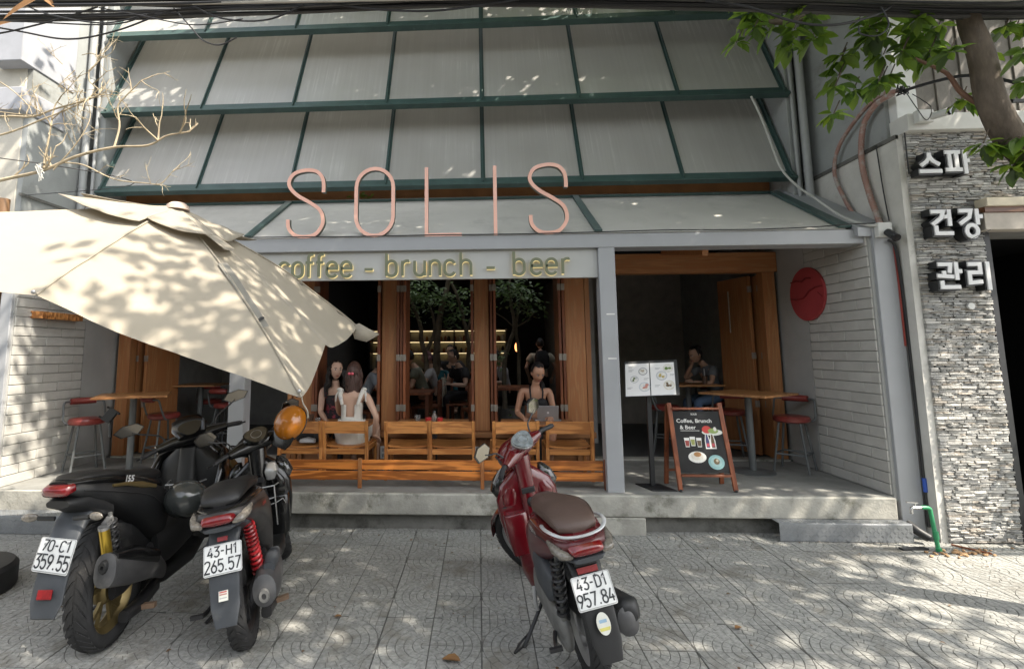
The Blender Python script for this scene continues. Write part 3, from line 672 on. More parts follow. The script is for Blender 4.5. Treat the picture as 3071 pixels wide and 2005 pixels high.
# wooden chairs seen from behind
def chair():
    t = thing('wooden_chair', 'x', 'chair'); w, d = .225, .22
    for s in (-1, 1):
        g = G(); g.bar((s*w, -d, 0), (s*w, -d-.0, .33), .034, .036); g.bar((s*w, -d, .33), (s*w*1.0, -d-.05, .605), .034, .036); g.obj('rear_leg', m_chairz, t, bevel=.004)
        g = G(); g.box(s*w-.018, s*w+.018, d-.02, d+.018, 0, .345); g.obj('front_leg', m_chairz, t, bevel=.004)
        g = G(); g.box(s*w-.011, s*w+.011, -d+.019, d-.021, .285, .335); g.obj('side_rail', m_chair, t, bevel=.003)
    g = G(); g.add([(x, y0+(-.05 if z > .4 else 0)*0+(.0 if abs(x) > .19 else .018*(1-(x/.2)**2)), z) for y0 in (-d-.052, -d-.034) for z in (.478, .60) for x in [(-.207+i*.0414) for i in range(11)]],
                   [(k*11+i, k*11+i+1, k*11+12+i, k*11+11+i) for k in (0, 2) for i in range(10)]+[(i, i+1, 23+i, 22+i) for i in range(10)]+[(11+i, 12+i, 34+i, 33+i) for i in range(10)]+[(0, 11, 33, 22), (10, 21, 43, 32)])
    g.obj('backrest', m_chair, t)
    g = G(); g.add([(x, y, .352+.0*y-(.016*(1-(x/.22)**2)) + dz) for dz in (-.018, 0) for y in (-d+.02, d+.02) for x in [(-.207+i*.0414) for i in range(11)]],
                   [(k*11+i, k*11+i+1, k*11+12+i, k*11+11+i) for k in (0, 2) for i in range(10)]+[(i, i+1, 23+i, 22+i) for i in range(10)]+[(11+i, 12+i, 34+i, 33+i) for i in range(10)]+[(0, 11, 33, 22), (10, 21, 43, 32)])
    g.obj('seat', m_chair, t)
    g = G(); g.box(-w+.018, w-.018, -d-.012, -d+.010, .262, .318); g.obj('rear_rail', m_chair, t, bevel=.003)
    g = G(); g.box(-w+.019, w-.019, d-.011, d+.009, .27, .33); g.obj('front_rail', m_chair, t, bevel=.003)
    return t
c0 = chair()
labs = ['amber wooden chair half hidden behind the orange helmet', 'amber wooden chair with the woman in white dress sitting on it', 'empty amber wooden chair right of the woman in white, left one of the middle pair',
        'empty amber wooden chair right one of the middle pair, by the second window post', 'amber wooden chair behind the red scooter mirror, left of the laptop', 'amber wooden chair nearest the grey centre pillar, in front of the laptop']
for i, x in enumerate((-1.885, -1.405, -.757, -.288, .368, .93)):
    c = c0 if i == 0 else copy_tree(c0)
    c['label'] = labs[i]; c['group'] = 'wooden chairs along the cafe window'; place(c, (x, 5.45+.22, .35), R.uniform(-.03, .03))
# low tables between chairs and window bench
def low_table(x, lab, w=.82):
    t = thing('low_table', lab, 'table', (x, 5.93, .35), 'low tables along the cafe window')
    g = G(); g.box(x-w/2, x+w/2, 5.7, 6.16, .855, .88); g.obj('tabletop', m_woodx, t, bevel=.004)
    g = G(); g.box(x-.05, x+.05, 5.88, 5.98, .37, .854); g.obj('pedestal', m_black, t, bevel=.004)
    g = G(); g.box(x-.2, x+.2, 5.75, 6.1, .3505, .37); g.obj('base_plate', m_black, t, bevel=.004)
low_table(-1.62, 'low timber table between the two seated women at the left window'); low_table(-.53, 'low timber table with red cups behind the middle pair of chairs'); low_table(.66, 'low timber table carrying the silver laptop')
def cup(x, y, z, r, h, m, lab, cat='cup', nm='cup'):
    g = G(); g.lathe([(0, 0), (r*.8, 0), (r, h), (r*.92, h), (r*.74, .004), (0, .004)], (x, y, z), 'z', 16); return tag(g.obj(nm, m), lab, cat)
m_redcup = mat('red_enamel', (.5, .03, .03), .3, coat=.4); m_glass = mat('clear_glass', (.75, .78, .78), .08, trans=.9, var=0)
cup(-.575, 5.88, .8805, .036, .05, m_redcup, 'red cup on the middle table, left of the clear bottle'); cup(-.443, 5.88, .8805, .036, .05, m_redcup, 'red cup on the middle table, right of the clear bottle')
for x in (-.575, -.443):
    pass
cup(-.70, 5.9, .8805, .036, .075, m_glass, 'clear drinking glass on the middle table', 'glass', 'drinking_glass')
g = G(); g.lathe([(0, 0), (.032, 0), (.034, .06), (.014, .1), (.014, .125), (0, .125)], (-.51, 5.9, .8805), 'z', 16); tag(g.obj('bottle', m_glass), 'small clear bottle between the two red cups', 'bottle')
cup(-1.93, 5.9, .8805, .034, .085, mat('dark_drink', (.1, .06, .04), .2), 'dark iced drink on the left table beside the parasol corner', 'glass', 'drinking_glass'); cup(-1.84, 5.86, .8805, .036, .05, m_glass, 'short clear glass beside the dark iced drink', 'glass', 'drinking_glass')
# laptop
lp = thing('laptop', 'open silver laptop on the table in front of woman in black top', 'laptop', (.78, 5.97, .88))
m_alu = mat('silver_aluminium', (.42, .42, .43), .4, .7, var=.04)
g = G(); g.box(.63, .93, 5.98, 6.16, .881, .893); g.obj('keyboard_base', m_alu, lp, bevel=.003)
g = G(); mt = Matrix.Translation((.78, 5.98, .895)) @ Matrix.Rotation(radians(12), 4, 'X'); g.box(-.12, .12, -.004, .004, 0, .165, mt); sc_ = g.obj('screen_lid', m_alu, lp, bevel=.003)
g = G(); g.prism([(.012*cos(i*.7)*(1+.1*sin(i*2)), .012*sin(i*.7)) for i in range(9)], 0, .001, lambda a, b, c: mt @ V((a, -.0046-c, .085+b))); g.obj('lid_mark', mat('lid_mark', (.75, .75, .76), .3), sc_)
# bar stools
m_leath = mat('red_leather', (.21, .035, .028), .38, var=.2, vs=12, bump=.12, bs=60, coat=.15); m_tube = mat('grey_tube', (.11, .118, .12), .45, var=.1)
def stool():
    t = thing('bar_stool', 'x', 'stool')
    g = G(); g.lathe([(0, .525), (.155, .525), (.178, .54), (.182, .57), (.168, .592), (.10, .602), (0, .604)], n=28); g.obj('seat', m_leath, t)
    for sx in (-1, 1):
        for sy in (-1, 1):
            g = G(); g.tube([(sx*.1, sy*.1, .53), (sx*.165, sy*.165, 0)], .0125, 8); g.obj('leg', m_tube, t)
    g = G(); q = .142; g.tube([(-q, -q, .19), (q, -q, .19), (q, q, .19), (-q, q, .19)], .010, 8, close=True); g.obj('footrest', m_tube, t)
    g = G(); g.tube(spline([(-.15, .05, .53), (-.20, .10, .56), (-.20, .14, .66), (-.19, .17, .76), (-.13, .205, .77), (0, .22, .77), (.13, .205, .77), (.19, .17, .76), (.20, .14, .66), (.20, .10, .56), (.15, .05, .53)], 4), .0115, 8); g.obj('back_frame', m_tube, t)
    g = G(); g.tube([(-.13, .2, .772), (-.125, .202, .772), (-.07, .215, .772), (0, .22, .772), (.07, .215, .772), (.125, .202, .772), (.13, .2, .772)], [.01, .034, .038, .038, .038, .034, .01], 12); g.obj('back_pad', m_leath, t)
    return t
s0 = stool()
for i, (x, y, rz, lab) in enumerate(((3.47, 5.99, -.75, 'red leather bar stool standing alone against the right brick wall'), (-4.46, 5.72, .9, 'red leather bar stool standing by the left brick wall'),
                                   (-3.86, 6.2, 2.6, 'red leather bar stool right of the left bar table, behind the scooter mirrors'), (-3.62, 7.3, 3.0, 'red leather bar stool far inside the left bay beside the grey pillar'),
                                   (3.06, 6.55, 2.9, 'red leather bar stool behind the chalkboard, under the right bar table'), (2.46, 7.0, 1.2, 'dark red bar stool in shade behind the menu stand post'),
                                   (3.36, 7.62, -.2, 'bar stool under the woman in the grey shirt'), (-4.2, 7.9, .4, 'bar stool inside the left bay behind the inner bar table'))):
    c = s0 if i == 0 else copy_tree(s0); c['label'] = lab; c['group'] = 'red leather bar stools'; place(c, (x, y, .35 if y < 6.5 else .362), rz)
# bar tables
def bar_table(x, y, rz, z0_, lab, sz=.36):
    t = thing('bar_table', lab, 'table', (0, 0, 0), 'tall bar tables')
    g = G(); mt = Matrix.Rotation(rz, 4, 'Z'); g.box(-sz, sz, -sz, sz, .83, .852, mt); g.obj('tabletop', wood('bar_top', (.40, .20, .08), 'x', .35, .7), t, bevel=.003)
    g = G(); g.cyl((0, 0, .02), (0, 0, .83), .036, n=16); g.obj('pole', m_tube, t)
    g = G(); g.lathe([(0, 0), (.22, 0), (.22, .008), (.06, .022), (0, .022)], n=32); g.obj('foot', m_tube, t)
    place(t, (x, y, z0_))
bar_table(2.985, 5.93, .62, .35, 'tall bar table beside the right brick wall stool'); bar_table(-3.965, 5.77, .5, .35, 'tall bar table beside the left brick wall stool')
bar_table(2.9, 7.35, .1, .362, 'tall bar table where the woman in grey sits', .34); bar_table(-4.1, 7.45, .1, .362, 'tall bar table far inside the left bay', .3)

# ------------------------------------------------------------------ A-board
def bfont(txt, size, name, m, parent, f, off=0., ext=.0006):
    cu = bpy.data.curves.new('t', 'FONT'); cu.body = txt; cu.size = size; cu.align_x = 'LEFT'; cu.offset = off; cu.resolution_u = 3
    o = bpy.data.objects.new('t', cu); COL.objects.link(o); dg = bpy.context.evaluated_depsgraph_get(); me = bpy.data.meshes.new_from_object(o.evaluated_get(dg))
    g = G(); g.add([f(v.co.x, v.co.y, ext) for v in me.vertices], [tuple(p.vertices) for p in me.polygons])
    bpy.data.objects.remove(o); bpy.data.curves.remove(cu); bpy.data.meshes.remove(me); return g.obj(name, m, parent, smooth=False)
def serif(txt, h, name, m, parent, f, sp=.0):
    return bfont(txt, h*1.38, name, m, parent, f, off=h*.018)
ab = thing('chalkboard_sign', 'reddish wooden A-board with black poster Coffee, Brunch & Beer', 'sign', (2.12, 5.22, .35))
m_aw = wood('a_board_wood', (.24, .075, .032), 'z', .42, .6); m_awx = wood('a_board_wood_across', (.24, .075, .032), 'x', .42, .6)
AF = lambda x, s, t=0: V((lerp(1.868, 1.885, 0)+0, 0, 0))  # unused
def ap(u, z, t=0.):      # point on the board's front plane: u across, z height above floor, t out towards the street
    k = z/.80; y = lerp(5.085, 5.215, k); xl, xr = lerp(1.885, 1.862, k), lerp(2.392, 2.345, k)
    return V((lerp(xl, xr, u), y-t, .35+z))
for u in (0, 1):
    g = G(); g.bar(ap(u, .012), ap(u, .81), .042, .026, up=(0, 1, .15)); g.obj('stile', m_aw, ab, bevel=.004)
    g = G(); b = ap(u, .005); g.cyl(b, b+V((0, 0, .02)), .017, n=10); g.obj('foot', m_black, ab)
    xr = 1.86 if u == 0 else 2.40
    g = G(); g.bar((xr, 5.39, .355), (lerp(1.855, 2.352, u), 5.238, 1.145), .042, .024, up=(0, 1, -.15)); g.obj('rear_leg', m_aw, ab, bevel=.004)
g = G(); g.bar(ap(.04, .755), ap(.96, .755), .055, .022, up=(0, .1, 1)); g.obj('top_rail', m_awx, ab, bevel=.003)
g = G(); g.bar(ap(.04, .145), ap(.96, .145), .055, .022, up=(0, .1, 1)); g.obj('bottom_rail', m_awx, ab, bevel=.003)
g = G(); g.bar((1.87, 5.37, .49), (2.39, 5.37, .49), .04, .02); g.obj('rear_rail', m_awx, ab, bevel=.003)
def apq(g, u0, u1, z0_, z1_, t): g.add([ap(u0, z0_, t), ap(u1, z0_, t), ap(u1, z1_, t), ap(u0, z1_, t)], [(0, 1, 2, 3)])
g = G(); g.add([ap(u, z, t) for t in (-.004, .004) for z in (.17, .73) for u in (.045, .955)], [(0, 1, 3, 2), (4, 5, 7, 6), (0, 1, 5, 4), (2, 3, 7, 6), (0, 2, 6, 4), (1, 3, 7, 5)])
po = g.obj('poster', mat('glossy_poster', (.028, .03, .032), .16, var=.3, vs=3, coat=.5), ab)
def aplate(cu, cz, ru, rz_, col, nm='printed_dish', t=.005, n=20):
    g = G(); g.add([ap(cu+ru*cos(2*pi*i/n), cz+rz_*sin(2*pi*i/n), t) for i in range(n)], [tuple(range(n))]); return g.obj(nm, mat(nm+'_%d_%d_%d' % tuple(int(c*99) for c in col), col, .35, var=.12, vs=40), po, smooth=False)
m_print = mat('print_white', (.8, .79, .76), .4, var=.02)
serif('SOLIS', .017, 'lettering', m_print, po, lambda a, b, c: ap(.40+a/.49, .695+b, .005))
serif('Coffee, Brunch', .036, 'lettering', m_print, po, lambda a, b, c: ap(.10+a/.44, .625+b, .005))
serif('& Beer', .036, 'lettering', m_print, po, lambda a, b, c: ap(.15+a/.45, .565+b, .005))
g = G(); apq(g, .155, .52, .548, .552, .005); g.obj('underline', m_print, po, smooth=False)
aplate(.40, .31, .17, .052, (.78, .77, .72)); aplate(.40, .315, .115, .032, (.70, .66, .58), t=.0056); aplate(.41, .335, .07, .022, (.42, .22, .09), t=.0062)
aplate(.74, .265, .15, .066, (.30, .52, .52)); aplate(.74, .268, .105, .046, (.42, .62, .60), t=.0056); aplate(.745, .272, .055, .028, (.22, .16, .08), t=.0062); aplate(.76, .28, .025, .014, (.66, .6, .45), t=.0066)
aplate(.76, .535, .2, .03, (.70, .72, .66)); aplate(.66, .56, .09, .035, (.6, .06, .05), t=.0056); aplate(.78, .548, .1, .024, (.28, .38, .12), t=.0058); aplate(.82, .565, .03, .02, (.72, .7, .64), t=.0063)
for u, c in ((.25, (.34, .06, .05)), (.36, (.32, .34, .10)), (.48, (.18, .12, .07))):
    g = G(); z_ = .40 if u != .36 else .41; g.add([ap(u-.038, z_, .005), ap(u+.038, z_, .005), ap(u+.052, z_+.085, .005), ap(u-.052, z_+.085, .005)], [(0, 1, 2, 3)]); g.obj('printed_glass', m_print, po, smooth=False)
    g = G(); g.add([ap(u-.030, z_+.008, .0056), ap(u+.030, z_+.008, .0056), ap(u+.04, z_+.06, .0056), ap(u-.04, z_+.06, .0056)], [(0, 1, 2, 3)]); g.obj('printed_drink', mat('drink_%d' % int(u*99), c, .4), po, smooth=False)
for u, c in ((.64, (.05, .05, .14)), (.74, (.12, .07, .03))):
    g = G(); g.add([ap(u-.05, .385, .0048), ap(u+.05, .385, .0048), ap(u+.05, .46, .0048), ap(u+.02, .53, .0048), ap(u-.02, .53, .0048), ap(u-.05, .46, .0048)], [tuple(range(6))]); g.obj('printed_bottle', m_print, po, smooth=False)
    g = G(); g.add([ap(u-.032, .395, .0056), ap(u+.032, .395, .0056), ap(u+.032, .455, .0056), ap(u+.012, .515, .0056), ap(u-.012, .515, .0056), ap(u-.032, .455, .0056)], [tuple(range(6))]); g.obj('printed_bottle', mat('bottle_%d' % int(u*99), c, .4), po, smooth=False)
    g = G(); apq(g, u-.026, u+.026, .405, .435, .0062); g.obj('printed_label', mat('print_label', (.5, .08, .1), .4), po, smooth=False)
# ------------------------------------------------------------------ menu stand
ms = thing('menu_stand', 'black metal menu stand holding two white pages of dish photos', 'menu stand', (1.7, 5.28, .35))
g = G(); g.add([(x, y, z) for z in (.3505, .36) for x, y in ((1.545, 5.36), (1.785, 5.36), (1.86, 5.10), (1.63, 5.10))], [(0, 1, 2, 3), (4, 5, 6, 7), (0, 1, 5, 4), (1, 2, 6, 5), (2, 3, 7, 6), (3, 0, 4, 7)]); g.obj('base_plate', m_black, ms, bevel=.003)
g = G(); g.box(1.672, 1.716, 5.27, 5.31, .36, 1.3); g.obj('post', m_black, ms, bevel=.003)
mo = V((1.715, 5.235, 1.40)); mu = V((.494, -.02, .02)).normalized(); mv = V((.055, .17, .315)).normalized(); mn = mu.cross(mv).normalized()
if mn.y > 0: mn = -mn
def mp_(a, b, c=0): return mo+mu*a+mv*b+mn*c
g = G(); g.add([mp_(a, b, c) for c in (-.012, 0) for b in (-.195, .195) for a in (-.26, .26)], [(0, 1, 3, 2), (4, 5, 7, 6), (0, 1, 5, 4), (2, 3, 7, 6), (0, 2, 6, 4), (1, 3, 7, 5)]); bd = g.obj('board', m_black, ms, bevel=.003)
m_page = mat('white_page', (.72, .71, .71), .3, var=.03, vs=3)
for a0, a1 in ((-.252, -.018), (-.008, .226)):
    g = G(); g.add([mp_(a, b, c) for c in (.0005, .002) for b in (-.188, .165) for a in (a0, a1)], [(0, 1, 3, 2), (4, 5, 7, 6), (0, 1, 5, 4), (2, 3, 7, 6), (0, 2, 6, 4), (1, 3, 7, 5)]); g.obj('page', m_page, bd)
def md(a, b, ra, rb, col, c=.0026, n=16):
    g = G(); g.add([mp_(a+ra*cos(2*pi*i/n), b+rb*sin(2*pi*i/n), c) for i in range(n)], [tuple(range(n))]); g.obj('printed_dish', mat('dish_%d_%d_%d' % tuple(int(k*99) for k in col), col, .4, var=.2, vs=60), bd, smooth=False)
R = random.Random(11)
for a, b, r, cc in ((-.08, .075, .045, ((.30, .30, .32), (.42, .36, .28))), (-.165, -.01, .042, ((.45, .46, .48), (.10, .14, .05))), (-.07, -.095, .055, ((.50, .52, .56), (.50, .22, .18))), (.165, .10, .05, ((.62, .6, .55), (.12, .2, .05))), (.10, .02, .055, ((.45, .46, .5), (.45, .36, .12))), (.165, -.085, .055, ((.6, .56, .48), (.14, .09, .05)))):
    md(a, b, r, r*.95, cc[0]); md(a, b, r*.8, r*.75, (.66, .65, .62), .0032)
    for k in range(4): md(a+R.uniform(-.4, .4)*r, b+R.uniform(-.35, .35)*r, r*R.uniform(.2, .34), r*R.uniform(.18, .3), cc[1] if k else cc[0], .0038+k*.0005)
for a, b in ((-.22, .13), (-.22, .09), (-.075, -.005), (-.235, -.10), (.04, .105), (.18, .03), (.03, -.085)):
    g = G()
    for k in range(2): q = b-k*.013; w_ = .05-.014*k; g.add([mp_(a, q, .0026), mp_(a+w_, q, .0026), mp_(a+w_, q+.005, .0026), mp_(a, q+.005, .0026)], [(0, 1, 2, 3)])
    g.obj('printed_lines', mat('print_grey', (.32, .32, .33), .5), bd, smooth=False)

# ------------------------------------------------------------------ small fixtures
for x, lab in ((-1.155, 'white double socket under the sill between the white dress and middle chairs'), (-.02, 'white double socket under the sill between the middle pair and red scooter')):
    so = thing('power_socket', lab, 'socket', (x, 6.28, .5), 'white sockets under the window sill')
    g = G(); g.box(x-.038, x+.038, 6.255, 6.28, .40, .545); fp = g.obj('face_plate', m_white, so, bevel=.004)
    for z in (.44, .505):
        g = G(); g.box(x-.014, x+.014, 6.2535, 6.256, z-.02, z+.02); g.obj('outlet', mat('socket_grey', (.35, .35, .36), .5), so)
m_cctv = mat('white_plastic', (.62, .62, .59), .45, var=.06, spot=(.4, .39, .35), spot_s=14, spot_t=.62)
def cctv(o, d, lab, box):
    t = thing('security_camera', lab, 'camera', o); o = V(o); d = V(d).normalized()
    if box: g = G(); g.box(o.x-.065, o.x+.065, o.y-.03, o.y+.05, o.z-.07, o.z+.07); g.obj('junction_box', m_cctv, t, bevel=.008)
    else: g = G(); g.box(o.x-.07, o.x+.07, o.y, o.y+.06, o.z-.06, o.z+.06); g.obj('junction_box', m_cctv, t, bevel=.008)
    a = o+V((.01, -.04, -.03)); g = G(); g.cyl(a, a+d*.13, .034, n=18); g.obj('housing', m_cctv if not box else m_black, t); g = G(); g.cyl(a+d*.131, a+d*.15, .036, n=18); g.obj('lens', mat('lens_black', (.01, .01, .012), .12), t)
cctv((3.87, 4.97, 2.80), (-.15, -.75, -.5), 'white security camera on top of the right porch column', True)
cctv((4.17, 4.72, 3.82), (.35, -.92, -.08), 'white bullet camera on the shop ledge above the stone wall', False)
lamp = tag(G().lathe([(0, 0), (.03, 0), (.03, .02), (.018, .03), (0, .03)], (4.46, 4.83, 2.055), 'y', 18).obj('wall_lamp', m_cctv), 'small white fitting on the stone wall below the Hangul signs', 'fixture')
# checker plate steps
def chk():
    m = mat('checker_steel', (.30, .315, .33), .38, .55, var=.2, vs=6, spot=(.20, .18, .15), spot_s=3, spot_t=.6); return m
def plate_step(x0, x1, y0, y1, z1_, lab):
    t = thing('checker_step', lab, 'step', (x0, y0, 0))
    g = G(); g.box(x0, x1, y0, y1, z1_-.006, z1_); g.obj('tread', chk(), t, bevel=.002)
    g = G(); g.box(x0, x1, y0, y0+.006, .004, z1_-.0065); g.obj('riser', chk(), t, bevel=.002)
    g = G()
    for i in range(int((x1-x0)/.034)):
        for j in range(int(z1_/.034)):
            x, z = x0+.02+i*.034, .02+j*.034; s = 1 if (i+j) % 2 else -1
            g.bar((x-.009, y0-.0008, z-.009*s), (x+.009, y0-.0008, z+.009*s), .005, .004, up=(0, 1, 0))
    for i in range(int((x1-x0)/.034)):
        for j in range(int((y1-y0)/.034)):
            x, y = x0+.02+i*.034, y0+.02+j*.034; s = 1 if (i+j) % 2 else -1
            g.bar((x-.009, y-.009*s, z1_+.0008), (x+.009, y+.009*s, z1_+.0008), .005, .004)
    tag(g.obj('raised_studs', chk(), t, smooth=False), kind='stuff')
plate_step(2.63, 3.755, 4.845, 4.9615, .158, 'grey checker plate step at the right end of porch slab')
plate_step(-4.85, -3.3, 4.78, 4.9615, .165, 'grey checker plate step at the left end behind the left scooter')
# tap on a green pipe, hole with rubble
tp = thing('standpipe_tap', 'chrome tap on a green plastic pipe beside the right column', 'tap', (3.8, 4.72, 0)); m_gp = mat('green_plastic', (.03, .26, .11), .4, var=.08); m_chr = mat('chrome', (.6, .6, .6), .22, .9, var=.03)
g = G(); g.tube(spline([(3.80, 4.66, -.02), (3.80, 4.68, .15), (3.80, 4.70, .30), (3.795, 4.70, .33), (3.77, 4.70, .34), (3.73, 4.70, .34)], 4), .016, 10); g.obj('pipe', m_gp, tp)
g = G(); g.cyl((3.80, 4.67, .10), (3.80, 4.675, .16), .021, n=12); g.obj('coupling', m_gp, tp)
g = G(); g.cyl((3.80, 4.66, .005), (3.80, 4.66, .03), .022, n=12); g.obj('coupling', m_gp, tp)
g = G(); g.tube(spline([(3.74, 4.70, .34), (3.68, 4.70, .338), (3.65, 4.70, .335), (3.645, 4.70, .29)], 4), .012, 10); g.obj('spout', m_chr, tp)
g = G(); g.cyl((3.68, 4.70, .34), (3.68, 4.70, .375), .008, n=8); g.bar((3.61, 4.70, .384), (3.70, 4.70, .378), .016, .01); g.obj('handle', m_chr, tp)
g = G(); g.tube(spline([(3.78, 4.93, .14), (3.80, 4.86, .10), (3.86, 4.82, .055)], 4), .035, 14); tag(g.obj('drain_pipe', m_black), 'short black drain pipe stub beside the green standpipe', 'pipe')
R = random.Random(2); g = G()
for k in range(70):
    a = R.uniform(0, 6.28); d = abs(R.gauss(0, .16)); x, y = 3.93+d*1.5*cos(a), 4.63+d*.45*sin(a); s = R.uniform(.005, .018)
    g.ball((x, y, .002+s*.4), (s*R.uniform(.8, 1.5), s, s*.6), 6, 4, Matrix.Rotation(R.uniform(0, 3), 3, 'Z'))
tag(g.obj('rubble', mat('broken_brick', (.42, .26, .14), .9, var=.5, vs=30), smooth=False), 'crumbs of broken brick round the foot of the standpipe', 'rubble', kind='stuff')
g = G(); g.bar((3.53, 4.70, .006), (3.75, 4.72, .006), .05, .012); tag(g.obj('gutter_slot', m_black), 'dark slot cover in the paving left of the standpipe', 'drain')
g = G(); g.bar((4.02, 4.80, .01), (4.16, 4.60, .012), .012, .012); tag(g.obj('stick', m_woodr), 'short brown stick lying by the rubble', 'stick')
# rain pipes
for x, lab, y in ((-4.965, 'grey rain pipe down the left of the awning windows', 5.98), (3.885, 'grey rain pipe down the right of the awning windows', 5.98)):
    t = thing('rain_pipe', lab, 'pipe', (x, y, 3.3)); s = 1 if x > 0 else -1
    g = G(); g.tube([(x, y, 9), (x, y, 3.35)], .043, 14); g.obj('downpipe', m_pipe, t)
    g = G(); g.tube([(x+.005-.1*s, y+.03, 9), (x+.005-.1*s, y+.03, 3.4)], .02, 10); g.obj('conduit', m_pipe, t)
    for z in (3.75, 5.2): g = G(); g.cyl((x, y, z-.015), (x, y, z+.015), .048, n=14); g.obj('bracket', m_pipe, t)
# corrugated conduits on the right wall
m_con = mat('dusty_red_conduit', (.34, .20, .165), .7, var=.2, vs=9, spot=(.42, .40, .37), spot_s=7, spot_t=.5)
def corr(pts, r, lab):
    P_ = spline(pts, 26); g = G(); g.tube(P_, [r*(1.08 if i % 2 else .94) for i in range(len(P_))], 10); tag(g.obj('conduit', m_con), lab, 'conduit', 'arching conduits on the right wall')
corr([(3.96, 4.75, 4.08), (3.95, 4.95, 4.13), (3.95, 5.25, 4.05), (3.95, 5.55, 3.86), (3.95, 5.65, 3.6), (3.95, 5.55, 3.3), (3.95, 5.42, 3.05)], .019, 'thinner arching red grey conduit, left of the pair on the right wall')
corr([(3.96, 4.80, 4.08), (3.95, 5.0, 4.07), (3.95, 5.18, 3.93), (3.95, 5.25, 3.6), (3.95, 5.2, 3.25), (3.93, 5.07, 2.87)], .026, 'thicker arching red grey conduit running down to the security camera')
def cable(pts, r, lab, m=None, k=8, grp=None, nm='cable'):
    g = G(); g.tube(spline(pts, k), r, 6); return tag(g.obj(nm, m or m_rubber), lab, 'cable', grp)
m_wc = mat('white_cable', (.5, .5, .47), .5, var=.1)
cable([(3.27, 5.92, 4.66), (3.35, 5.9, 4.4), (3.42, 5.88, 4.1), (3.5, 5.85, 3.75), (3.6, 5.75, 3.5), (3.62, 5.5, 3.28), (3.66, 5.2, 3.0), (3.74, 5.0, 2.86), (3.83, 4.95, 2.85)], .013, 'white cable running down the right edge of the awning windows and canopy', m_wc)
cable([(-2.6, 5.03, 2.85), (-1.9, 5.025, 2.842), (-1.2, 5.03, 2.838), (-.4, 5.03, 2.84), (.4, 5.03, 2.836), (1.2, 5.03, 2.842), (1.9, 5.03, 2.85), (2.6, 5.025, 2.84), (3.2, 5.02, 2.85), (3.6, 5.0, 2.87), (3.85, 4.98, 2.87)], .006, 'thin black cable along the top of the grey beam under the letters')
cable([(3.90, 4.96, 2.70), (3.965, 4.965, 2.6), (3.99, 4.97, 2.0), (3.992, 4.97, 1.0), (3.99, 4.97, .42), (3.985, 4.965, .1)], .013, 'thick black cable down the right side of the porch column')
cable([(4.015, 4.99, 2.85), (4.012, 4.99, 1.9), (4.012, 4.985, .9), (4.01, 4.98, .1)], .009, 'second thin black cable down the gap beside the right column')
cable([(3.965, 4.985, 2.65), (3.972, 4.985, 2.3), (3.972, 4.985, 1.7)], .009, 'rusty red cable beside the right porch column top', mat('red_cable', (.25, .04, .03), .5))
g = G(); g.cyl((3.992, 4.965, .40), (3.99, 4.965, .52), .017, n=12); tag(g.obj('cable_connector', mat('blue_plastic', (.03, .09, .42), .4)), 'bright blue connector on the cable beside the right column', 'connector')
cable([(4.05, 4.83, 3.70), (4.052, 4.835, 3.3)], .006, 'short black wire on the bare wall edge'); cable([(3.975, 5.08, 3.68), (3.975, 5.05, 3.2), (3.975, 5.02, 2.9)], .006, 'black wire running down the bare concrete wall to the security camera')
# junction knot of wires at the wall corner
R = random.Random(8); g = G()
for k in range(7):
    c = V((4.0, 4.76, 4.08)); g.tube([c+V((R.uniform(-.06, .06), R.uniform(-.05, .02), R.uniform(-.05, .05))) for _ in range(5)], .006, 5)
tag(g.obj('wire_knot', m_rubber), 'tangle of black wires where the conduits reach the shop corner', 'wires')
cable([(4.0, 4.76, 4.08), (4.15, 4.3, 3.97), (4.2, 3.9, 3.66), (3.9, 3.5, 3.36), (3.55, 3.4, 3.30)], .014, 'thick black cable from the shop corner to the tree trunk')
cable([(4.02, 4.75, 4.1), (3.98, 4.6, 3.85), (4.06, 4.6, 3.72), (4.13, 4.62, 3.85), (4.05, 4.7, 4.02)], .004, 'thin looped wire hanging below the shop corner')
cable([(4.6, 4.72, 2.73), (4.35, 4.70, 2.62), (4.2, 4.70, 2.6)], .003, 'thin wire crossing the middle Hangul sign') 
# ------------------------------------------------------------------ scooters
m_tyre = mat('tyre_rubber', (.021, .021, .022), .72, var=.25, vs=14, bump=.08, bs=90, spot=(.075, .072, .066), spot_s=6, spot_t=.6)
m_bgloss = mat('black_gloss_plastic', (.006, .006, .0065), .2, var=.2, coat=.35)
m_bmatt = mat('black_matt_plastic', (.012, .0125, .0135), .5, var=.25, vs=8, bump=.05, bs=120, spot=(.028, .028, .028), spot_s=5, spot_t=.62)
m_fend = mat('dusty_grey_plastic', (.045, .050, .057), .55, var=.25, vs=7, spot=(.10, .10, .10), spot_s=5, spot_t=.62)
m_red = mat('dark_red_paint', (.105, .003, .007), .24, var=.06, vs=3, coat=.9, spot=(.12, .02, .022), spot_s=2.2, spot_t=.62)
m_redd = mat('dusty_red_paint', (.075, .010, .013), .40, var=.25, vs=6, coat=.3, spot=(.10, .05, .048), spot_s=4, spot_t=.52)
m_seatb = mat('brown_vinyl', (.080, .050, .040), .5, var=.12, vs=6, bump=.10, bs=160)
m_seatk = mat('black_vinyl', (.010, .010, .0105), .5, var=.2, bump=.10, bs=160)
m_gold = mat('gold_alloy', (.25, .19, .085), .38, .75, var=.12, vs=9)
m_blackal = mat('black_alloy', (.03, .03, .032), .38, .3, var=.15)
m_silver = mat('silver_alloy', (.42, .42, .42), .38, .65, var=.12, vs=9, spot=(.25, .24, .22), spot_s=7, spot_t=.6)
m_engine = mat('cast_engine', (.21, .21, .205), .5, .45, var=.25, vs=9, spot=(.10, .095, .085), spot_s=6, spot_t=.56)
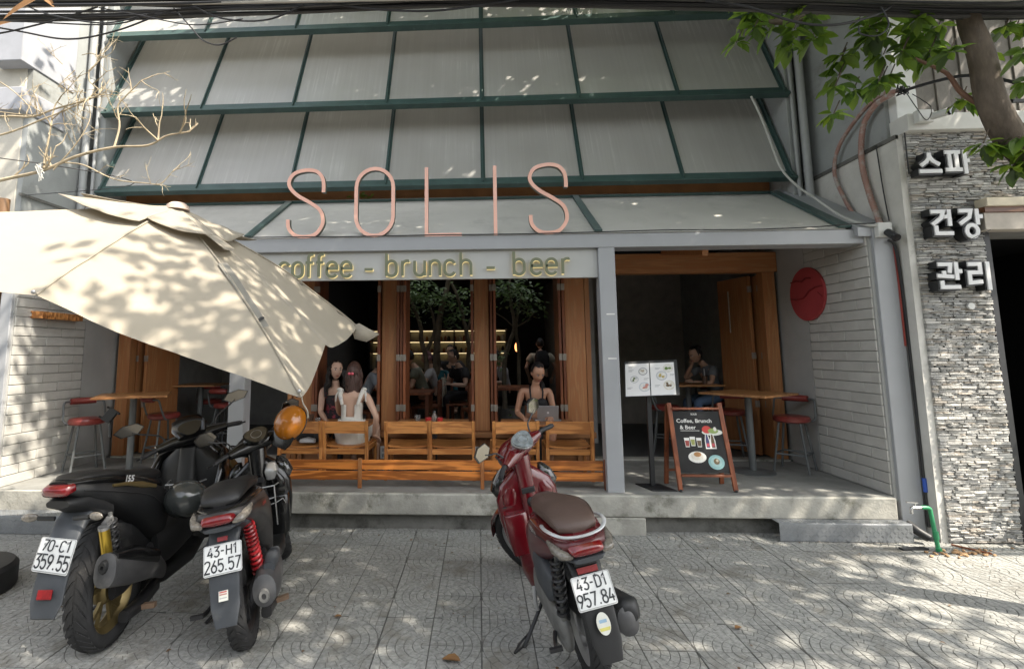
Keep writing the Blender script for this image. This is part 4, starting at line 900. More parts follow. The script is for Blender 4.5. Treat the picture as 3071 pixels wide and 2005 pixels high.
m_exh = mat('sooty_exhaust', (.085, .085, .088), .45, .35, var=.3, vs=6, spot=(.16, .155, .15), spot_s=5, spot_t=.58)
m_mirror = mat('mirror_glass', (.27, .25, .21), .06, 1., var=.15, vs=9)
m_clear = mat('clear_lens', (.15, .135, .115), .14, var=.45, vs=70, coat=.25)
m_rlens = mat('red_lens', (.15, .005, .008), .14, var=.25, vs=45, coat=.8)
m_refl = mat('red_reflector', (.24, .010, .012), .3, var=.2, vs=90)
m_plate = mat('plate_white', (.70, .71, .70), .4, var=.06, vs=9, spot=(.48, .46, .42), spot_s=10, spot_t=.66)
m_pink_ = mat('plate_ink', (.03, .032, .036), .5)
def wheel(nm, par, x, r, w, rim_m, xf=None, z=None):
    z = r if z is None else z; W2 = w/2
    prof = [(r*.69, -W2*.72), (r*.74, -W2*.92), (r*.84, -W2), (r*.92, -W2*.86), (r*.972, -W2*.55), (r*.995, -W2*.2), (r, 0)]
    prof = prof+[(a, -b) for a, b in prof[-2::-1]]
    g = G(); g.lathe(prof, (x, 0, z), 'y', 72); nb = 34
    for k in range(nb):
        for s in (-1, 1):
            a0 = 2*pi*(k+(.5 if s > 0 else 0))/nb; vs = []
            for i in range(5):
                t = i/4; hh = (.06+.84*t)*W2*s; rr = r*(1-.028*((.06+.84*t)**2)-.028*max(0, t-.5)*2)+.003; sk = a0+.17*t*t+.05*t
                for d in (0, .70*2*pi/nb): vs.append((x+rr*cos(sk+d), hh, z+rr*sin(sk+d)))
            fs = [(2*i, 2*i+1, 2*i+3, 2*i+2) for i in range(4)]; n0 = len(vs)
            vs += [(x+(p[0]-x)*.978, p[1], z+(p[2]-z)*.978) for p in vs]
            fs += [(2*i, 2*i+2, n0+2*i+2, n0+2*i) for i in range(4)]+[(2*i+1, 2*i+3, n0+2*i+3, n0+2*i+1) for i in range(4)]
            g.add(vs, fs)
    if xf is not None: g.xf(xf)
    ty = g.obj(nm, m_tyre, par, ang=50)
    g = G(); q = r*.69
    g.lathe([(q+.004, -W2*.72), (q, -W2*.74), (q-.008, -W2*.66), (q-.03, -W2*.3), (q-.03, W2*.3), (q-.008, W2*.66), (q, W2*.74), (q+.004, W2*.72)], (x, 0, z), 'y', 48)
    g.lathe([(0, -W2*.62), (.035, -W2*.62), (.055, -W2*.4), (.062, 0), (.055, W2*.4), (.035, W2*.62), (0, W2*.62)], (x, 0, z), 'y', 24)
    for k in range(5):
        a = 2*pi*k/5+.3
        for d in (-.24, .24):
            g.bar((x+.05*cos(a), -W2*.30, z+.05*sin(a)), (x+(q-.022)*cos(a+d), -W2*.22, z+(q-.022)*sin(a+d)), .020, .018, up=(0, 1, 0))
    if xf is not None: g.xf(xf)
    g.obj('rim', rim_m, ty)
    return ty
def number_plate(par, o, ang, l1, l2, tilt=0.):
    a = radians(ang); o = V(o); u = V((0, -1, 0)); v = V((cos(a), 0, sin(a))); n = V((-sin(a), 0, cos(a)))
    if tilt: q = Matrix.Rotation(radians(tilt), 3, n); u = q @ u; v = q @ v
    P_ = lambda x, y, c: o+u*x+v*y-n*c
    R_ = lambda w, h, r: [(sx*(w-r)+r*cos(radians(t)), sy*(h-r)+r*sin(radians(t))) for sx, sy, t0 in ((1, 1, 0), (-1, 1, 90), (-1, -1, 180), (1, -1, 270)) for t in (t0, t0+30, t0+60, t0+90)]
    g = G(); g.prism(R_(.096, .071, .010), 0, .003, P_); pl = g.obj('license_plate', m_plate, par)
    g = G(); rp = R_(.0925, .0675, .008); g.strokes([rp+[rp[0]]], .0028, -.0018, 0, P_); g.obj('plate_rim', m_silver, pl, smooth=False)
    g = G(); text_g(g, l1, .050, .0068, -.0012, 0, lambda x, y, c: P_(x, y+.009, c), adv=.62); text_g(g, l2, .050, .0068, -.0012, 0, lambda x, y, c: P_(x, y-.058, c), adv=.66); g.obj('plate_text', m_pink_, pl, smooth=False)
    return pl
UP = UC(.42)
def spring(par, a, b, r, wire, turns, m, m2):
    a, b = V(a), V(b); d = (b-a).normalized(); e = d.orthogonal().normalized(); f = d.cross(e); L_ = (b-a).length; n = turns*12
    g = G(); g.cyl(a-d*.03, b+d*.03, .011, n=10); g.cyl(b-d*.02, b+d*.035, .02, n=12); sh = g.obj('shock_absorber', m2, par)
    g = G(); g.tube([a+d*(L_*i/n)+e*(r*cos(2*pi*i/12))+f*(r*sin(2*pi*i/12)) for i in range(n+1)], wire, 6); g.obj('spring', m, sh)
    return sh
def scooter(k):
    R_ = k['style']; sport = R_ == 'sport'; t = thing(k['name'], k['label'], 'motorbike')
    B, Bd, ST_ = k['body'], k['body2'], k['seat']
    h0 = V((.89, 0, .98)); axs = V((-.42, 0, .90)).normalized(); X = Matrix.Translation(h0) @ Matrix.Rotation(radians(k['steer']), 4, axs) @ Matrix.Translation(-h0)
    rr, rw = k['rear']
    wheel('rear_wheel', t, 0, rr, rw, k['rim']); wheel('front_wheel', t, k['base'], .262, .10, k['rim'], X)
    L = lambda nm, st, m, n=22, f=None, par=None: G().loft(st, n, f=f).obj(nm, m, par or t, ang=50)
    # ---- front end that turns with the bars
    g = G(); g.lathe([(.272, -.062), (.285, -.05), (.292, -.02), (.293, 0), (.292, .02), (.285, .05), (.272, .062), (.268, .06), (.283, 0), (.268, -.06)], (k['base'], 0, .262), 'y', 20, radians(10), radians(165)); g.xf(X); g.obj('front_fender', B, t)
    for s in (-1, 1): g = G(); g.cyl((k['base']+.01, s*.075, .262), (.99, s*.06, .75), .017, n=10); g.xf(X); g.obj('fork_leg', m_blackal, t)
    hb = G(); hz = k.get('bar_z', 1.0)
    if sport: hb.tube([(.84, -.24, hz), (.86, -.13, hz+.005), (.87, 0, hz-.005), (.86, .13, hz+.005), (.84, .24, hz)], [.03, .045, .06, .045, .03], 14)
    else:
        hb.tube([(.835, -.215, hz-.005), (.85, -.15, hz), (.87, -.07, hz), (.875, 0, hz), (.87, .07, hz), (.85, .15, hz), (.835, .215, hz-.005)], [.028, .046, .062, .07, .062, .046, .028], 16)
        hb.ball((.93, 0, hz-.01), (.10, .15, .085), 20, 12); hb.ball((.855, 0, hz+.035), (.085, .105, .05), 18, 10)
    hb.xf(X); hbo = hb.obj('handlebar', B, t)
    def shape_plate(c, n, pts, th, m, nm, par, M=X):
        n = V(n).normalized(); u = V((0, -1, 0)); v = u.cross(n)*-1
        if v.z < 0: v = -v
        return G().prism(pts, 0, th, lambda a, b, q: M @ (V(c)+u*a+v*b+n*q)).obj(nm, m, par)
    rt = [(.082*cos(radians(q))*(1+.10*cos(radians(3*q-90))), .066*sin(radians(q))*(1+.08*cos(radians(3*q-90)))) for q in range(0, 360, 15)]
    if not sport:
        shape_plate((.80, 0, hz+.062), (-.72, 0, .70), [(a*1.08, b*1.08) for a, b in rt], .010, m_silver if R_ == 'red' else m_bgloss, 'dash_bezel', hbo)
        d_ = shape_plate((.795, 0, hz+.067), (-.72, 0, .70), [(a*.97, b*.97) for a, b in rt], .012, mat('dash_glass_'+R_, (.20, .22, .23) if R_ == 'red' else (.06, .05, .035), .12, var=.5, vs=30, coat=.8), 'dash', hbo)
        g = G(); g.strokes([arc(0, 0, .038, .034, 0, 360, 20)], .004, 0, .001, lambda a, b, c: X @ (V((.795, 0, hz+.067))+V((0, -1, 0))*a+V((.70, 0, .72))*b+V((-.72, 0, .70)).normalized()*(.0125+c))); g.obj('dash_ring', m_silver, d_)
    else:
        g = G(); g.loft([(.80, hz+.02, .09, .02, 25, 2.5), (.88, hz+.08, .12, .02, 35, 2.5), (.99, hz+.14, .10, .014, 30, 2.5), (1.05, hz+.15, .05, .01, 10, 2.2)], 18); g.xf(X); g.obj('dash_cowl', m_bgloss, t)
        shape_plate((.82, 0, hz+.075), (-.75, 0, .66), [(a*.95, b*.9) for a, b in rt], .008, mat('dash_glass_dark', (.05, .045, .035), .15, coat=.6), 'dash', hbo)
    for s in (-1, 1):
        g = G(); g.tube([(.84, s*.20, hz), (.825, s*.25, hz), (.79, s*.328, hz-.012)], [.0165, .0165, .0175], 12); g.cyl((.791, s*.325, hz-.012), (.784, s*.340, hz-.013), .013, n=10); g.xf(X); gp = g.obj('grip', m_rubber, hbo)
        g = G(); g.tube(spline([(.855, s*.19, hz-.005), (.865, s*.25, hz-.012), (.845, s*.32, hz-.018), (.825, s*.37, hz-.02)], 4), [.0085]*9+[.006]*3+[.009], 8); g.xf(X); g.obj('brake_lever', m_silver if R_ == 'red' else m_blackal, hbo)
        mz = hz+(.165 if R_ != 'sport' else .19); my = .315 if R_ != 'sport' else .36
        g = G(); g.tube(spline([(.86, s*.165, hz+.03), (.875, s*.20, hz+.09), (.87, s*(my-.06), mz-.05), (.865, s*(my-.01), mz-.02)], 4), .0062, 8); g.xf(X); mr_ = g.obj('mirror_stem', m_blackal, hbo)
        hexp = [(-.068, -.004), (-.040, .044), (.030, .050), (.072, .018), (.056, -.034), (-.028, -.046)] if R_ != 'sport' else [(-.085, .0), (-.05, .034), (.03, .040), (.088, .010), (.055, -.030), (-.04, -.036)]
        hexp = [(a*(-s), b) for a, b in hexp]; mn_ = (-.98, s*.10, k.get('mir_tilt', -.16))
        shape_plate((.87, s*my, mz), mn_, [(a*1.1, b*1.12) for a, b in hexp], .010, m_bgloss, 'mirror_shell', mr_)
        shape_plate((.8595, s*my, mz), mn_, hexp, .002, m_mirror, 'mirror_glass', mr_)
    # ---- leg shield and nose
    if not sport:
        L('leg_shield', [(.905, .285, .14, .05, 100, 3), (.895, .40, .185, .055, 98, 3.2), (.885, .56, .215, .055, 97, 3.2), (.875, .70, .218, .055, 97, 3), (.868, .79, .185, .055, 98, 2.6), (.865, .86, .10, .05, 97, 2.4), (.862, .90, .05, .04, 97, 2)], B)
        for s in (-1, 1):
            L('glove_panel', [(.80+.03, .34, .06, .035, 96, 4, s*.115), (.823, .44, .075, .045, 96, 4, s*.118), (.812, .60, .082, .05, 97, 4, s*.12), (.815, .615, .078, .045, 97, 4, s*.12)], B)
            L('shield_shoulder', [(.85, .66, .05, .03, 99, 2.6, s*.13), (.838, .72, .055, .034, 99, 2.6, s*.125), (.84, .78, .035, .02, 99, 2.4, s*.105)], B)
        L('steering_column', [(.84, .50, .05, .045, 96, 2.6), (.835, .66, .055, .05, 96, 2.6), (.845, .80, .06, .055, 96, 2.6), (.865, .97, .07, .06, 98, 2.4)], B)
        g = G(); g.bar((.785, -.045, .745), (.785, .045, .745), .02, .035); g.obj('column_badge', m_blackal, t, bevel=.004)
        g = G(); g.ball((.787, -.005, .665), (.02, .028, .034), 14, 8); g.obj('key_switch', m_bmatt, t)
        L('nose', [(1.03, .32, .08, .07, 80, 2.4), (1.05, .44, .13, .09, 85, 2.6), (1.03, .58, .165, .10, 100, 2.6), (.99, .72, .165, .09, 105, 2.6), (.95, .83, .12, .07, 108, 2.4), (.92, .88, .06, .05, 105, 2.2)], B)
        for s in (-1, 1):
            L('front_indicator', [(.90, .70, .03, .03, 100, 2.6, s*.175), (.90, .76, .055, .05, 100, 2.6, s*.185), (.905, .83, .045, .045, 100, 2.6, s*.165), (.91, .87, .02, .02, 100, 2.6, s*.145)], m_bgloss if s > 0 else mat('dark_lens', (.03, .03, .03), .08, var=.8, vs=40, coat=1.))
    else:
        L('leg_shield', [(.93, .28, .14, .06, 100, 3), (.95, .42, .22, .07, 98, 3), (.93, .58, .265, .08, 97, 3), (.91, .72, .275, .08, 98, 2.8), (.90, .83, .21, .07, 98, 2.6), (.89, .92, .10, .06, 98, 2.4)], m_bmatt)
        L('nose', [(1.06, .34, .08, .08, 80, 2.4), (1.10, .50, .15, .10, 90, 2.6), (1.09, .66, .24, .11, 100, 2.6), (1.04, .82, .23, .10, 108, 2.6), (.98, .95, .10, .07, 110, 2.4)], m_bgloss)
        for s in (-1, 1):
            L('fairing_blade', [(1.02, .36, .012, .06, 95, 2.4, s*.22), (1.03, .55, .016, .06, 95, 2.4, s*.285), (.99, .74, .014, .05, 100, 2.4, s*.285), (.95, .84, .01, .03, 105, 2.2, s*.24)], m_gold)
            L('fairing_side', [(.80, .60, .02, .05, 60, 2.4, s*.235), (.86, .72, .03, .08, 60, 2.4, s*.255), (.93, .82, .03, .08, 55, 2.4, s*.235), (1.0, .88, .015, .03, 50, 2.2, s*.19)], m_bgloss)
        L('steering_column', [(.82, .55, .06, .06, 96, 2.6), (.83, .72, .07, .06, 96, 2.6), (.86, .93, .06, .05, 100, 2.6)], m_bmatt)
    if R_ == 'black':
        g = G(); q = [(.74, -.13, .68), (.78, -.15, .56), (.74, -.10, .44)]
        g.tube([(.79, .12, .71), (.72, .10, .70), (.72, -.12, .70), (.79, -.14, .70)], .005, 6); g.tube([(.72, -.12, .70), (.70, -.12, .56), (.74, -.11, .42)], .005, 6); g.tube([(.71, .06, .60), (.71, -.12, .62)], .004, 6); g.tube([(.71, .06, .56), (.71, -.12, .58), (.72, -.17, .60), (.70, -.19, .57)], .004, 6)
        tag(g.obj('rack_wire', m_silver, t), kind='stuff')
        L('rack_lamp', [(.80, .74, .03, .03, 98, 3, -.09), (.80, .80, .05, .045, 98, 3, -.10), (.82, .85, .03, .03, 98, 3, -.10)], m_silver)
    if R_ == 'sport':
        g = G(); g.tube([(.80, .10, .70), (.70, .08, .69), (.70, -.14, .70), (.80, -.16, .70)], .005, 6)
        for yy in (-.10, -.05, 0, .05): g.tube([(.70, yy, .695), (.72, yy, .58), (.78, yy, .5)], .0035, 6)
        tag(g.obj('rack_wire', m_silver, t), kind='stuff')
    # ---- floor and under body
    L('floorboard', [(.34, .30, .11, .06, 0, 4), (.45, .295, .155, .045, 0, 4), (.70, .29, .155, .04, 0, 4), (.86, .30, .13, .045, 8, 4), (.93, .33, .10, .04, 25, 3)] if not sport else [(.32, .40, .12, .13, 0, 3), (.45, .40, .15, .13, 0, 3), (.62, .43, .13, .14, 5, 3), (.84, .48, .12, .14, 15, 3)], m_bmatt if R_ != 'red' else Bd)
    L('under_fairing', [(.30, .20, .06, .03, 0, 3), (.45, .20, .11, .05, 0, 3), (.75, .21, .11, .05, 5, 3), (.98, .28, .07, .04, 20, 3)], m_bmatt)
    # ---- rear body
    if not sport:
        L('body_cowl', [(-.395, .722, .05, .016, 8, 2.4), (-.37, .718, .105, .034, 8, 2.8), (-.28, .705, .140, .056, 8, 3), (-.12, .68, .158, .082, 6, 3), (.06, .645, .164, .115, 0, 3), (.22, .60, .160, .15, -12, 3), (.34, .52, .15, .16, -35, 3), (.41, .42, .135, .11, -60, 3), (.43, .33, .12, .05, -80, 3)], Bd)
        L('body_upper', [(-.38, .742, .06, .012, 6, 2.4), (-.30, .748, .125, .020, 6, 2.6), (-.1, .745, .152, .026, 4, 2.6), (.15, .725, .152, .03, -6, 2.6), (.34, .68, .115, .03, -22, 2.6), (.42, .63, .06, .02, -40, 2.4)], B)
        L('seat', [(-.315, .775, .04, .012, 0, 2.4), (-.29, .785, .10, .028, 2, 2.6), (-.2, .80, .118, .036, 3, 2.6), (-.08, .81, .127, .042, 2, 2.6), (.06, .80, .128, .040, -6, 2.6), (.16, .778, .124, .036, -8, 2.6), (.30, .76, .10, .038, -6, 2.6), (.40, .745, .07, .038, -14, 2.4), (.445, .72, .03, .02, -30, 2.2)], ST_)
        L('tail_light', [(-.432, .706, .070, .010, 8, 3), (-.420, .708, .080, .022, 8, 3), (-.35, .716, .092, .030, 8, 3)], m_rlens)
        for s in (-1, 1):
            L('rear_indicator', [(-.412, .690, .018, .008, 10, 2.6, s*.092), (-.395, .695, .028, .016, 10, 2.8, s*.108), (-.32, .712, .022, .020, 12, 2.8, s*.135), (-.24, .732, .008, .010, 14, 2.4, s*.150)], m_clear)
        L('tail_base', [(-.41, .664, .07, .012, 10, 3), (-.32, .672, .12, .022, 8, 3), (-.12, .62, .12, .05, 4, 3)], m_fend)
        fpath = [(-.17, .64, .085, .035, 40, 3), (-.265, .605, .082, .022, 46, 3.4), (-.33, .535, .072, .016, 58, 3.6), (-.385, .43, .076, .012, 66, 4), (-.425, .33, .072, .010, 68, 4), (-.452, .262, .052, .008, 68, 4)]
        pang, po_ = 60, (-.372, 0, .515)
    else:
        L('body_cowl', [(-.46, .80, .06, .02, 18, 2.6), (-.40, .79, .10, .045, 14, 2.8), (-.22, .755, .125, .065, 12, 2.8), (0, .69, .145, .10, 4, 2.8), (.18, .62, .155, .14, -8, 2.8), (.32, .54, .15, .15, -20, 2.8), (.42, .47, .12, .12, -30, 2.8)], m_bmatt)
        L('body_upper', [(-.47, .835, .05, .012, 14, 2.4), (-.36, .83, .105, .022, 12, 2.6), (-.12, .80, .13, .032, 8, 2.6), (.12, .745, .142, .042, -2, 2.6), (.32, .68, .13, .04, -16, 2.6), (.46, .60, .07, .03, -30, 2.4)], m_bgloss)
        for s in (-1, 1):
            L('gold_stripe', [(-.16, .772, .006, .008, 10, 2.2, s*.130), (0, .755, .006, .012, -8, 2.2, s*.140), (.10, .725, .006, .018, -26, 2.2, s*.147), (.24, .682, .006, .010, -14, 2.2, s*.146)], m_gold)
        g = bfont('155', .062, 'lettering', mat('white_decal', (.55, .55, .55), .4), t, lambda a, b, c: V((-.055+a+b*.25, -.1435-c, .775-a*.18+b*.75)), off=.002)
        L('seat', [(-.42, .842, .05, .010, 10, 2.4), (-.34, .846, .09, .020, 8, 2.6), (-.14, .832, .115, .026, 2, 2.6), (.0, .808, .125, .030, -6, 2.6), (.10, .775, .125, .032, -14, 2.6), (.24, .745, .125, .038, -6, 2.6), (.38, .725, .085, .034, -8, 2.4), (.46, .70, .04, .02, -20, 2.2)], ST_)
        L('tail_light', [(-.515, .80, .05, .014, 14, 4), (-.50, .80, .068, .026, 14, 4), (-.44, .812, .078, .026, 14, 4)], m_rlens)
        L('tail_base', [(-.47, .735, .06, .02, 14, 3), (-.34, .725, .10, .05, 10, 3), (-.1, .64, .11, .07, 6, 3)], m_bmatt)
        for s in (-1, 1):
            g = G(); g.cyl((-.40, s*.05, .655), (-.41, s*.135, .66), .012, n=8); st_ = g.obj('indicator_stalk', m_bmatt, t)
            g = G(); g.ball((-.415, s*.175, .665), (.018, .042, .021), 14, 10, Matrix.Rotation(s*.25, 3, 'Z')); g.obj('rear_indicator', m_clear, st_)
        fpath = [(-.22, .68, .085, .04, 45, 3), (-.33, .62, .085, .03, 50, 3.4), (-.42, .52, .078, .018, 58, 3.6), (-.49, .41, .082, .014, 62, 4), (-.525, .345, .082, .010, 63, 4), (-.55, .30, .06, .008, 63, 4)]
        pang, po_ = 64, (-.475, 0, .505)
    fd = L('rear_fender', fpath, m_fend if R_ != 'red' else m_bmatt)
    number_plate(t, po_, pang, k['p1'], k['p2'], k.get('ptilt', 0))
    a = radians(pang); n_ = V((-sin(a), 0, cos(a))); v_ = V((cos(a), 0, sin(a)))
    def fp(x, y, c): return V(po_)+V((0, -1, 0))*x+v_*y+n_*(c-.014)
    if R_ == 'red':
        G().prism([(-.05, .078), (.05, .078), (.052, .105), (-.052, .105)], 0, .014, fp).obj('reflector', m_refl, t)
        bfont('HONDA', .024, 'lettering', mat('white_decal', (.55, .55, .55), .4), fd, lambda a_, b, c: fp(-.035+a_, .165+b, .0215+c), off=.0006)
        g = G(); g.prism([(-.055, .11), (.055, .11), (.06, .2), (-.06, .2)], 0, .020, fp); g.obj('fender_cover', m_bmatt, fd, bevel=.004)
        g = G(); g.prism([(.032*cos(q*pi/12), -.128+.042*sin(q*pi/12)) for q in range(24)], 0, .002, lambda x, y, c: fp(x, y, .010+c)); sk = g.obj('round_sticker', mat('sticker_white', (.62, .62, .56), .4), fd)
        G().prism([(-.022, -.154), (.022, -.154), (.027, -.142), (-.027, -.142)], 0, .001, lambda x, y, c: fp(x, y, .0125+c)).obj('sticker_band', mat('sticker_yellow', (.6, .55, .15), .5), sk)
        G().prism([(-.018, -.125), (.018, -.125), (.018, -.113), (-.018, -.113)], 0, .001, lambda x, y, c: fp(x, y, .0125+c)).obj('sticker_print', mat('sticker_blue', (.25, .38, .5), .5), sk)
        bfont('VISION', .040, 'lettering', mat('silver_decal', (.5, .5, .48), .35, .4), t, lambda a_, b, c: V((.125-a_*1.0, .1645+c-.004*(a_*6)**2*0, .693+b+.0*a_)), off=.001)
    elif R_ == 'black':
        G().prism([(-.026, .082), (.026, .082), (.026, .104), (-.026, .104)], 0, .006, lambda x, y, c: fp(x, y, .016+c)).obj('reflector', m_refl, t)
        g = G(); g.prism([(-.022, -.175), (.024, -.175), (.024, -.135), (-.022, -.135)], 0, .001, lambda x, y, c: fp(x, y, .014+c)); sk = g.obj('paper_sticker', mat('sticker_white', (.62, .62, .56), .4), fd, smooth=False)
        for yy, cc in ((-.143, (.5, .1, .08)), (-.152, (.45, .2, .18)), (-.166, (.4, .4, .4))): G().prism([(-.018, yy), (.018, yy), (.018, yy+.005), (-.018, yy+.005)], 0, .0006, lambda x, y, c: fp(x, y, .0153+c)).obj('sticker_print', mat('sticker_line%d' % int(-yy*1e3), cc, .5), sk, smooth=False)
        bfont('airblade', .032, 'lettering', mat('red_decal', (.30, .02, .02), .35), t, lambda a_, b, c: V((.02+a_+b*.3, -.1665-c, .66+b-a_*.1)), off=.001)
    else:
        G().prism([(-.036, -.16), (.036, -.16), (.036, -.128), (-.036, -.128)], 0, .008, lambda x, y, c: fp(x, y, .014+c)).obj('reflector', m_refl, fd)
    # ---- seams, piping, bolts and bar cables
    for s in (-1, 1):
        if not sport:
            g = G(); g.tube(spline([(-.36, s*.112, .722), (-.24, s*.149, .722), (-.10, s*.159, .712), (.08, s*.164, .690), (.24, s*.150, .655)], 5), .0028, 5); g.obj('panel_gap', m_rubber, t)
            g = G(); g.tube(spline([(-.27, s*.098, .797), (-.2, s*.112, .818), (-.08, s*.122, .828), (.06, s*.123, .817), (.18, s*.115, .797), (.30, s*.096, .778)], 5), .0028, 5); g.obj('seat_piping', ST_, t)
            g = G(); g.tube(spline([(.845, s*.12, .60), (.826, s*.19, .60)], 4), .003, 5); g.obj('panel_gap', m_rubber, t)
        else:
            g = G(); g.tube(spline([(-.40, s*.103, .79), (-.2, s*.131, .752), (.02, s*.148, .70), (.18, s*.157, .64), (.30, s*.152, .56)], 5), .003, 5); g.obj('panel_gap', m_rubber, t)
        g = G(); g.tube(spline([(.86, s*.19, hz-.01), (.93, s*.17, hz+.05), (1.0, s*.09, hz-.02), (.98, s*.05, hz-.16)], 6), .0048, 6); g.xf(X); g.obj('bar_cable', m_rubber, hbo)
        g = G(); a_ = V(po_)+v_*(.0 if False else .045)+V((0, s*.06, 0)); g.cyl(a_+n_*.0005, a_+n_*.004, .006, n=10); g.obj('plate_bolt', m_silver, t)
    # ---- mechanics
    g = G(); g.loft([(-.06, .36, .05, .05, 0, 3), (.15, .40, .075, .12, 0, 3), (.40, .38, .07, .13, 0, 3), (.48, .34, .05, .08, 0, 3)], 16); g.obj('engine_block', m_bmatt, t)
    G().loft([(-.085, rr, .012, .045, 0, 2.4, .115), (-.06, rr, .032, .080, 0, 2.6, .115), (.05, rr+.01, .036, .088, 0, 2.8, .118), (.22, rr+.03, .034, .078, 4, 2.8, .12), (.38, rr+.05, .034, .080, 4, 2.6, .12), (.46, rr+.055, .014, .05, 0, 2.4, .118)], 20).obj('transmission_case', m_engine, t, ang=50)
    G().loft([(-.03, .44, .022, .05, 10, 3, .12), (.02, .45, .042, .085, 8, 3.4, .125), (.18, .47, .046, .095, 5, 3.4, .125), (.28, .47, .03, .06, 0, 3, .12)], 18).obj('air_box', m_fend if R_ != 'sport' else m_bmatt, t, ang=50)
    G().loft([(-.03, rr, .02, .032, 0, 2.4, -.085), (.05, rr+.01, .025, .04, 0, 2.4, -.09), (.3, rr+.06, .025, .045, 4, 2.4, -.085)], 14).obj('swing_arm', m_blackal, t, ang=50)
    g = G(); g.tube(spline([(.02, .16, rr-.02), (-.06, .185, rr-.03), (-.14, .19, rr-.01)], 4), .011, 8); g.bar((-.14, .17, rr-.01), (-.14, .235, rr-.008), .02, .016); g.obj('kick_lever', m_blackal, t)
    if R_ == 'red':
        spring(t, (-.145, .115, .625), (-.06, .115, .335), .027, .0085, 9, m_blackal, m_engine)
        G().loft([(-.30, .36, .02, .03, -8, 2.4, -.135), (-.285, .36, .05, .055, -8, 2.4, -.135), (.0, .30, .055, .062, -10, 2.6, -.135), (.2, .25, .035, .04, -15, 2.4, -.125)], 18).obj('exhaust', m_exh, t, ang=50)
        G().loft([(-.29, .385, .03, .03, -8, 3, -.155), (-.26, .39, .055, .05, -8, 3, -.155), (-.02, .345, .05, .045, -10, 3, -.155)], 16).obj('heat_shield', m_bmatt, t, ang=50)
        g = G(); P_ = [(-.10, .143, .775), (-.2, .152, .785), (-.30, .138, .785), (-.365, .09, .772), (-.385, .0, .766)]; P_ = P_+[(a_, -b, c) for a_, b, c in P_[-2::-1]]
        g.tube(spline(P_, 4), [.006]+[.0105]*31+[.006], 10, flat=.6); g.obj('grab_rail', mat('pale_alloy', (.50, .51, .52), .35, .35, var=.05), t)
    else:
        if R_ == 'black':
            spring(t, (-.12, -.105, .62), (-.03, -.115, .345), .028, .0085, 12, mat('red_spring', (.24, .010, .014), .3, coat=.4), m_engine)
            G().loft([(-.20, .315, .03, .03, -8, 2.2, -.165), (-.185, .315, .062, .064, -8, 2.2, -.165), (-.06, .315, .072, .078, -4, 2.4, -.165), (.10, .33, .068, .075, 2, 2.4, -.16), (.2, .33, .04, .045, 0, 2.4, -.15)], 22).obj('exhaust', m_exh, t, ang=50)
            g = G(); g.lathe([(.012, -.212), (.026, -.212), (.03, -.20), (.03, -.185)], (0, -.165, .30), 'x', 16); g.obj('exhaust_tip', m_engine, t)
            G().loft([(-.12, .385, .03, .022, 0, 3, -.19), (-.02, .395, .04, .03, 0, 3, -.19), (.10, .39, .03, .025, 0, 3, -.19)], 14).obj('heat_shield', m_fend, t, ang=50)
        else:
            sh = spring(t, (-.10, -.115, .60), (-.04, -.12, .34), .024, .007, 11, m_blackal, m_engine)
            g = G(); g.cyl((-.155, -.12, .56), (-.125, -.125, .425), .026, n=16); g.obj('gold_canister', mat('gold_anodised', (.50, .34, .05), .28, .8, var=.1), sh)
            g = G(); g.cyl((-.158, -.12, .575), (-.154, -.12, .559), .028, n=16); g.bar((-.15, -.12, .575), (-.10, -.115, .60), .03, .03); g.obj('canister_cap', m_silver, sh)
            G().loft([(-.24, .40, .03, .03, -14, 2.4, -.185), (-.225, .41, .058, .060, -14, 2.6, -.185), (-.05, .375, .064, .066, -14, 2.8, -.185), (.16, .325, .054, .054, -14, 2.8, -.18), (.28, .27, .03, .035, -14, 2.4, -.17)], 22).obj('exhaust', m_exh, t, ang=50)
            G().loft([(-.20, .455, .03, .012, -14, 3, -.21), (-.05, .425, .05, .03, -14, 3, -.215), (.14, .365, .04, .03, -14, 3, -.21)], 14).obj('heat_shield', m_bgloss, t, ang=50)
            g = G(); g.lathe([(.008, -.248), (.02, -.248), (.024, -.24), (.024, -.22)], (0, -.185, .425), 'x', 14); g.obj('exhaust_tip', m_bmatt, t)
        G().loft([(.02, .15, .03, .03, -10, 3, -.12), (.12, .16, .04, .03, 0, 3, -.13), (.3, .2, .03, .03, 4, 3, -.12)], 12).obj('pillion_bracket', m_blackal, t)
        g = G(); g.bar((.12, -.15, .16), (.13, -.235, .165), .035, .028); g.obj('footpeg', mat('worn_rubber', (.20, .13, .085), .8, var=.3), t, bevel=.004)
    if R_ == 'red':
        g = G(); g.tube([(.42, .12, .21), (.34, .26, .075), (.30, .30, .056)], .011, 8); g.tube(spline([(.36, .245, .09), (.33, .30, .075), (.27, .345, .075), (.25, .36, .07), (.30, .31, .058)], 4), .006, 6); g.obj('side_stand', m_blackal, t)
        g = G(); g.tube([(.40, .155, .30), (.37, .17, .24), (.36, .17, .20)], .012, 8); g.obj('pillion_peg', m_silver, t)
    else:
        g = G(); g.tube([(.42, .12, .21), (.34, .26, .075), (.30, .30, .05)], .011, 8); g.obj('side_stand', m_blackal, t)
    return t
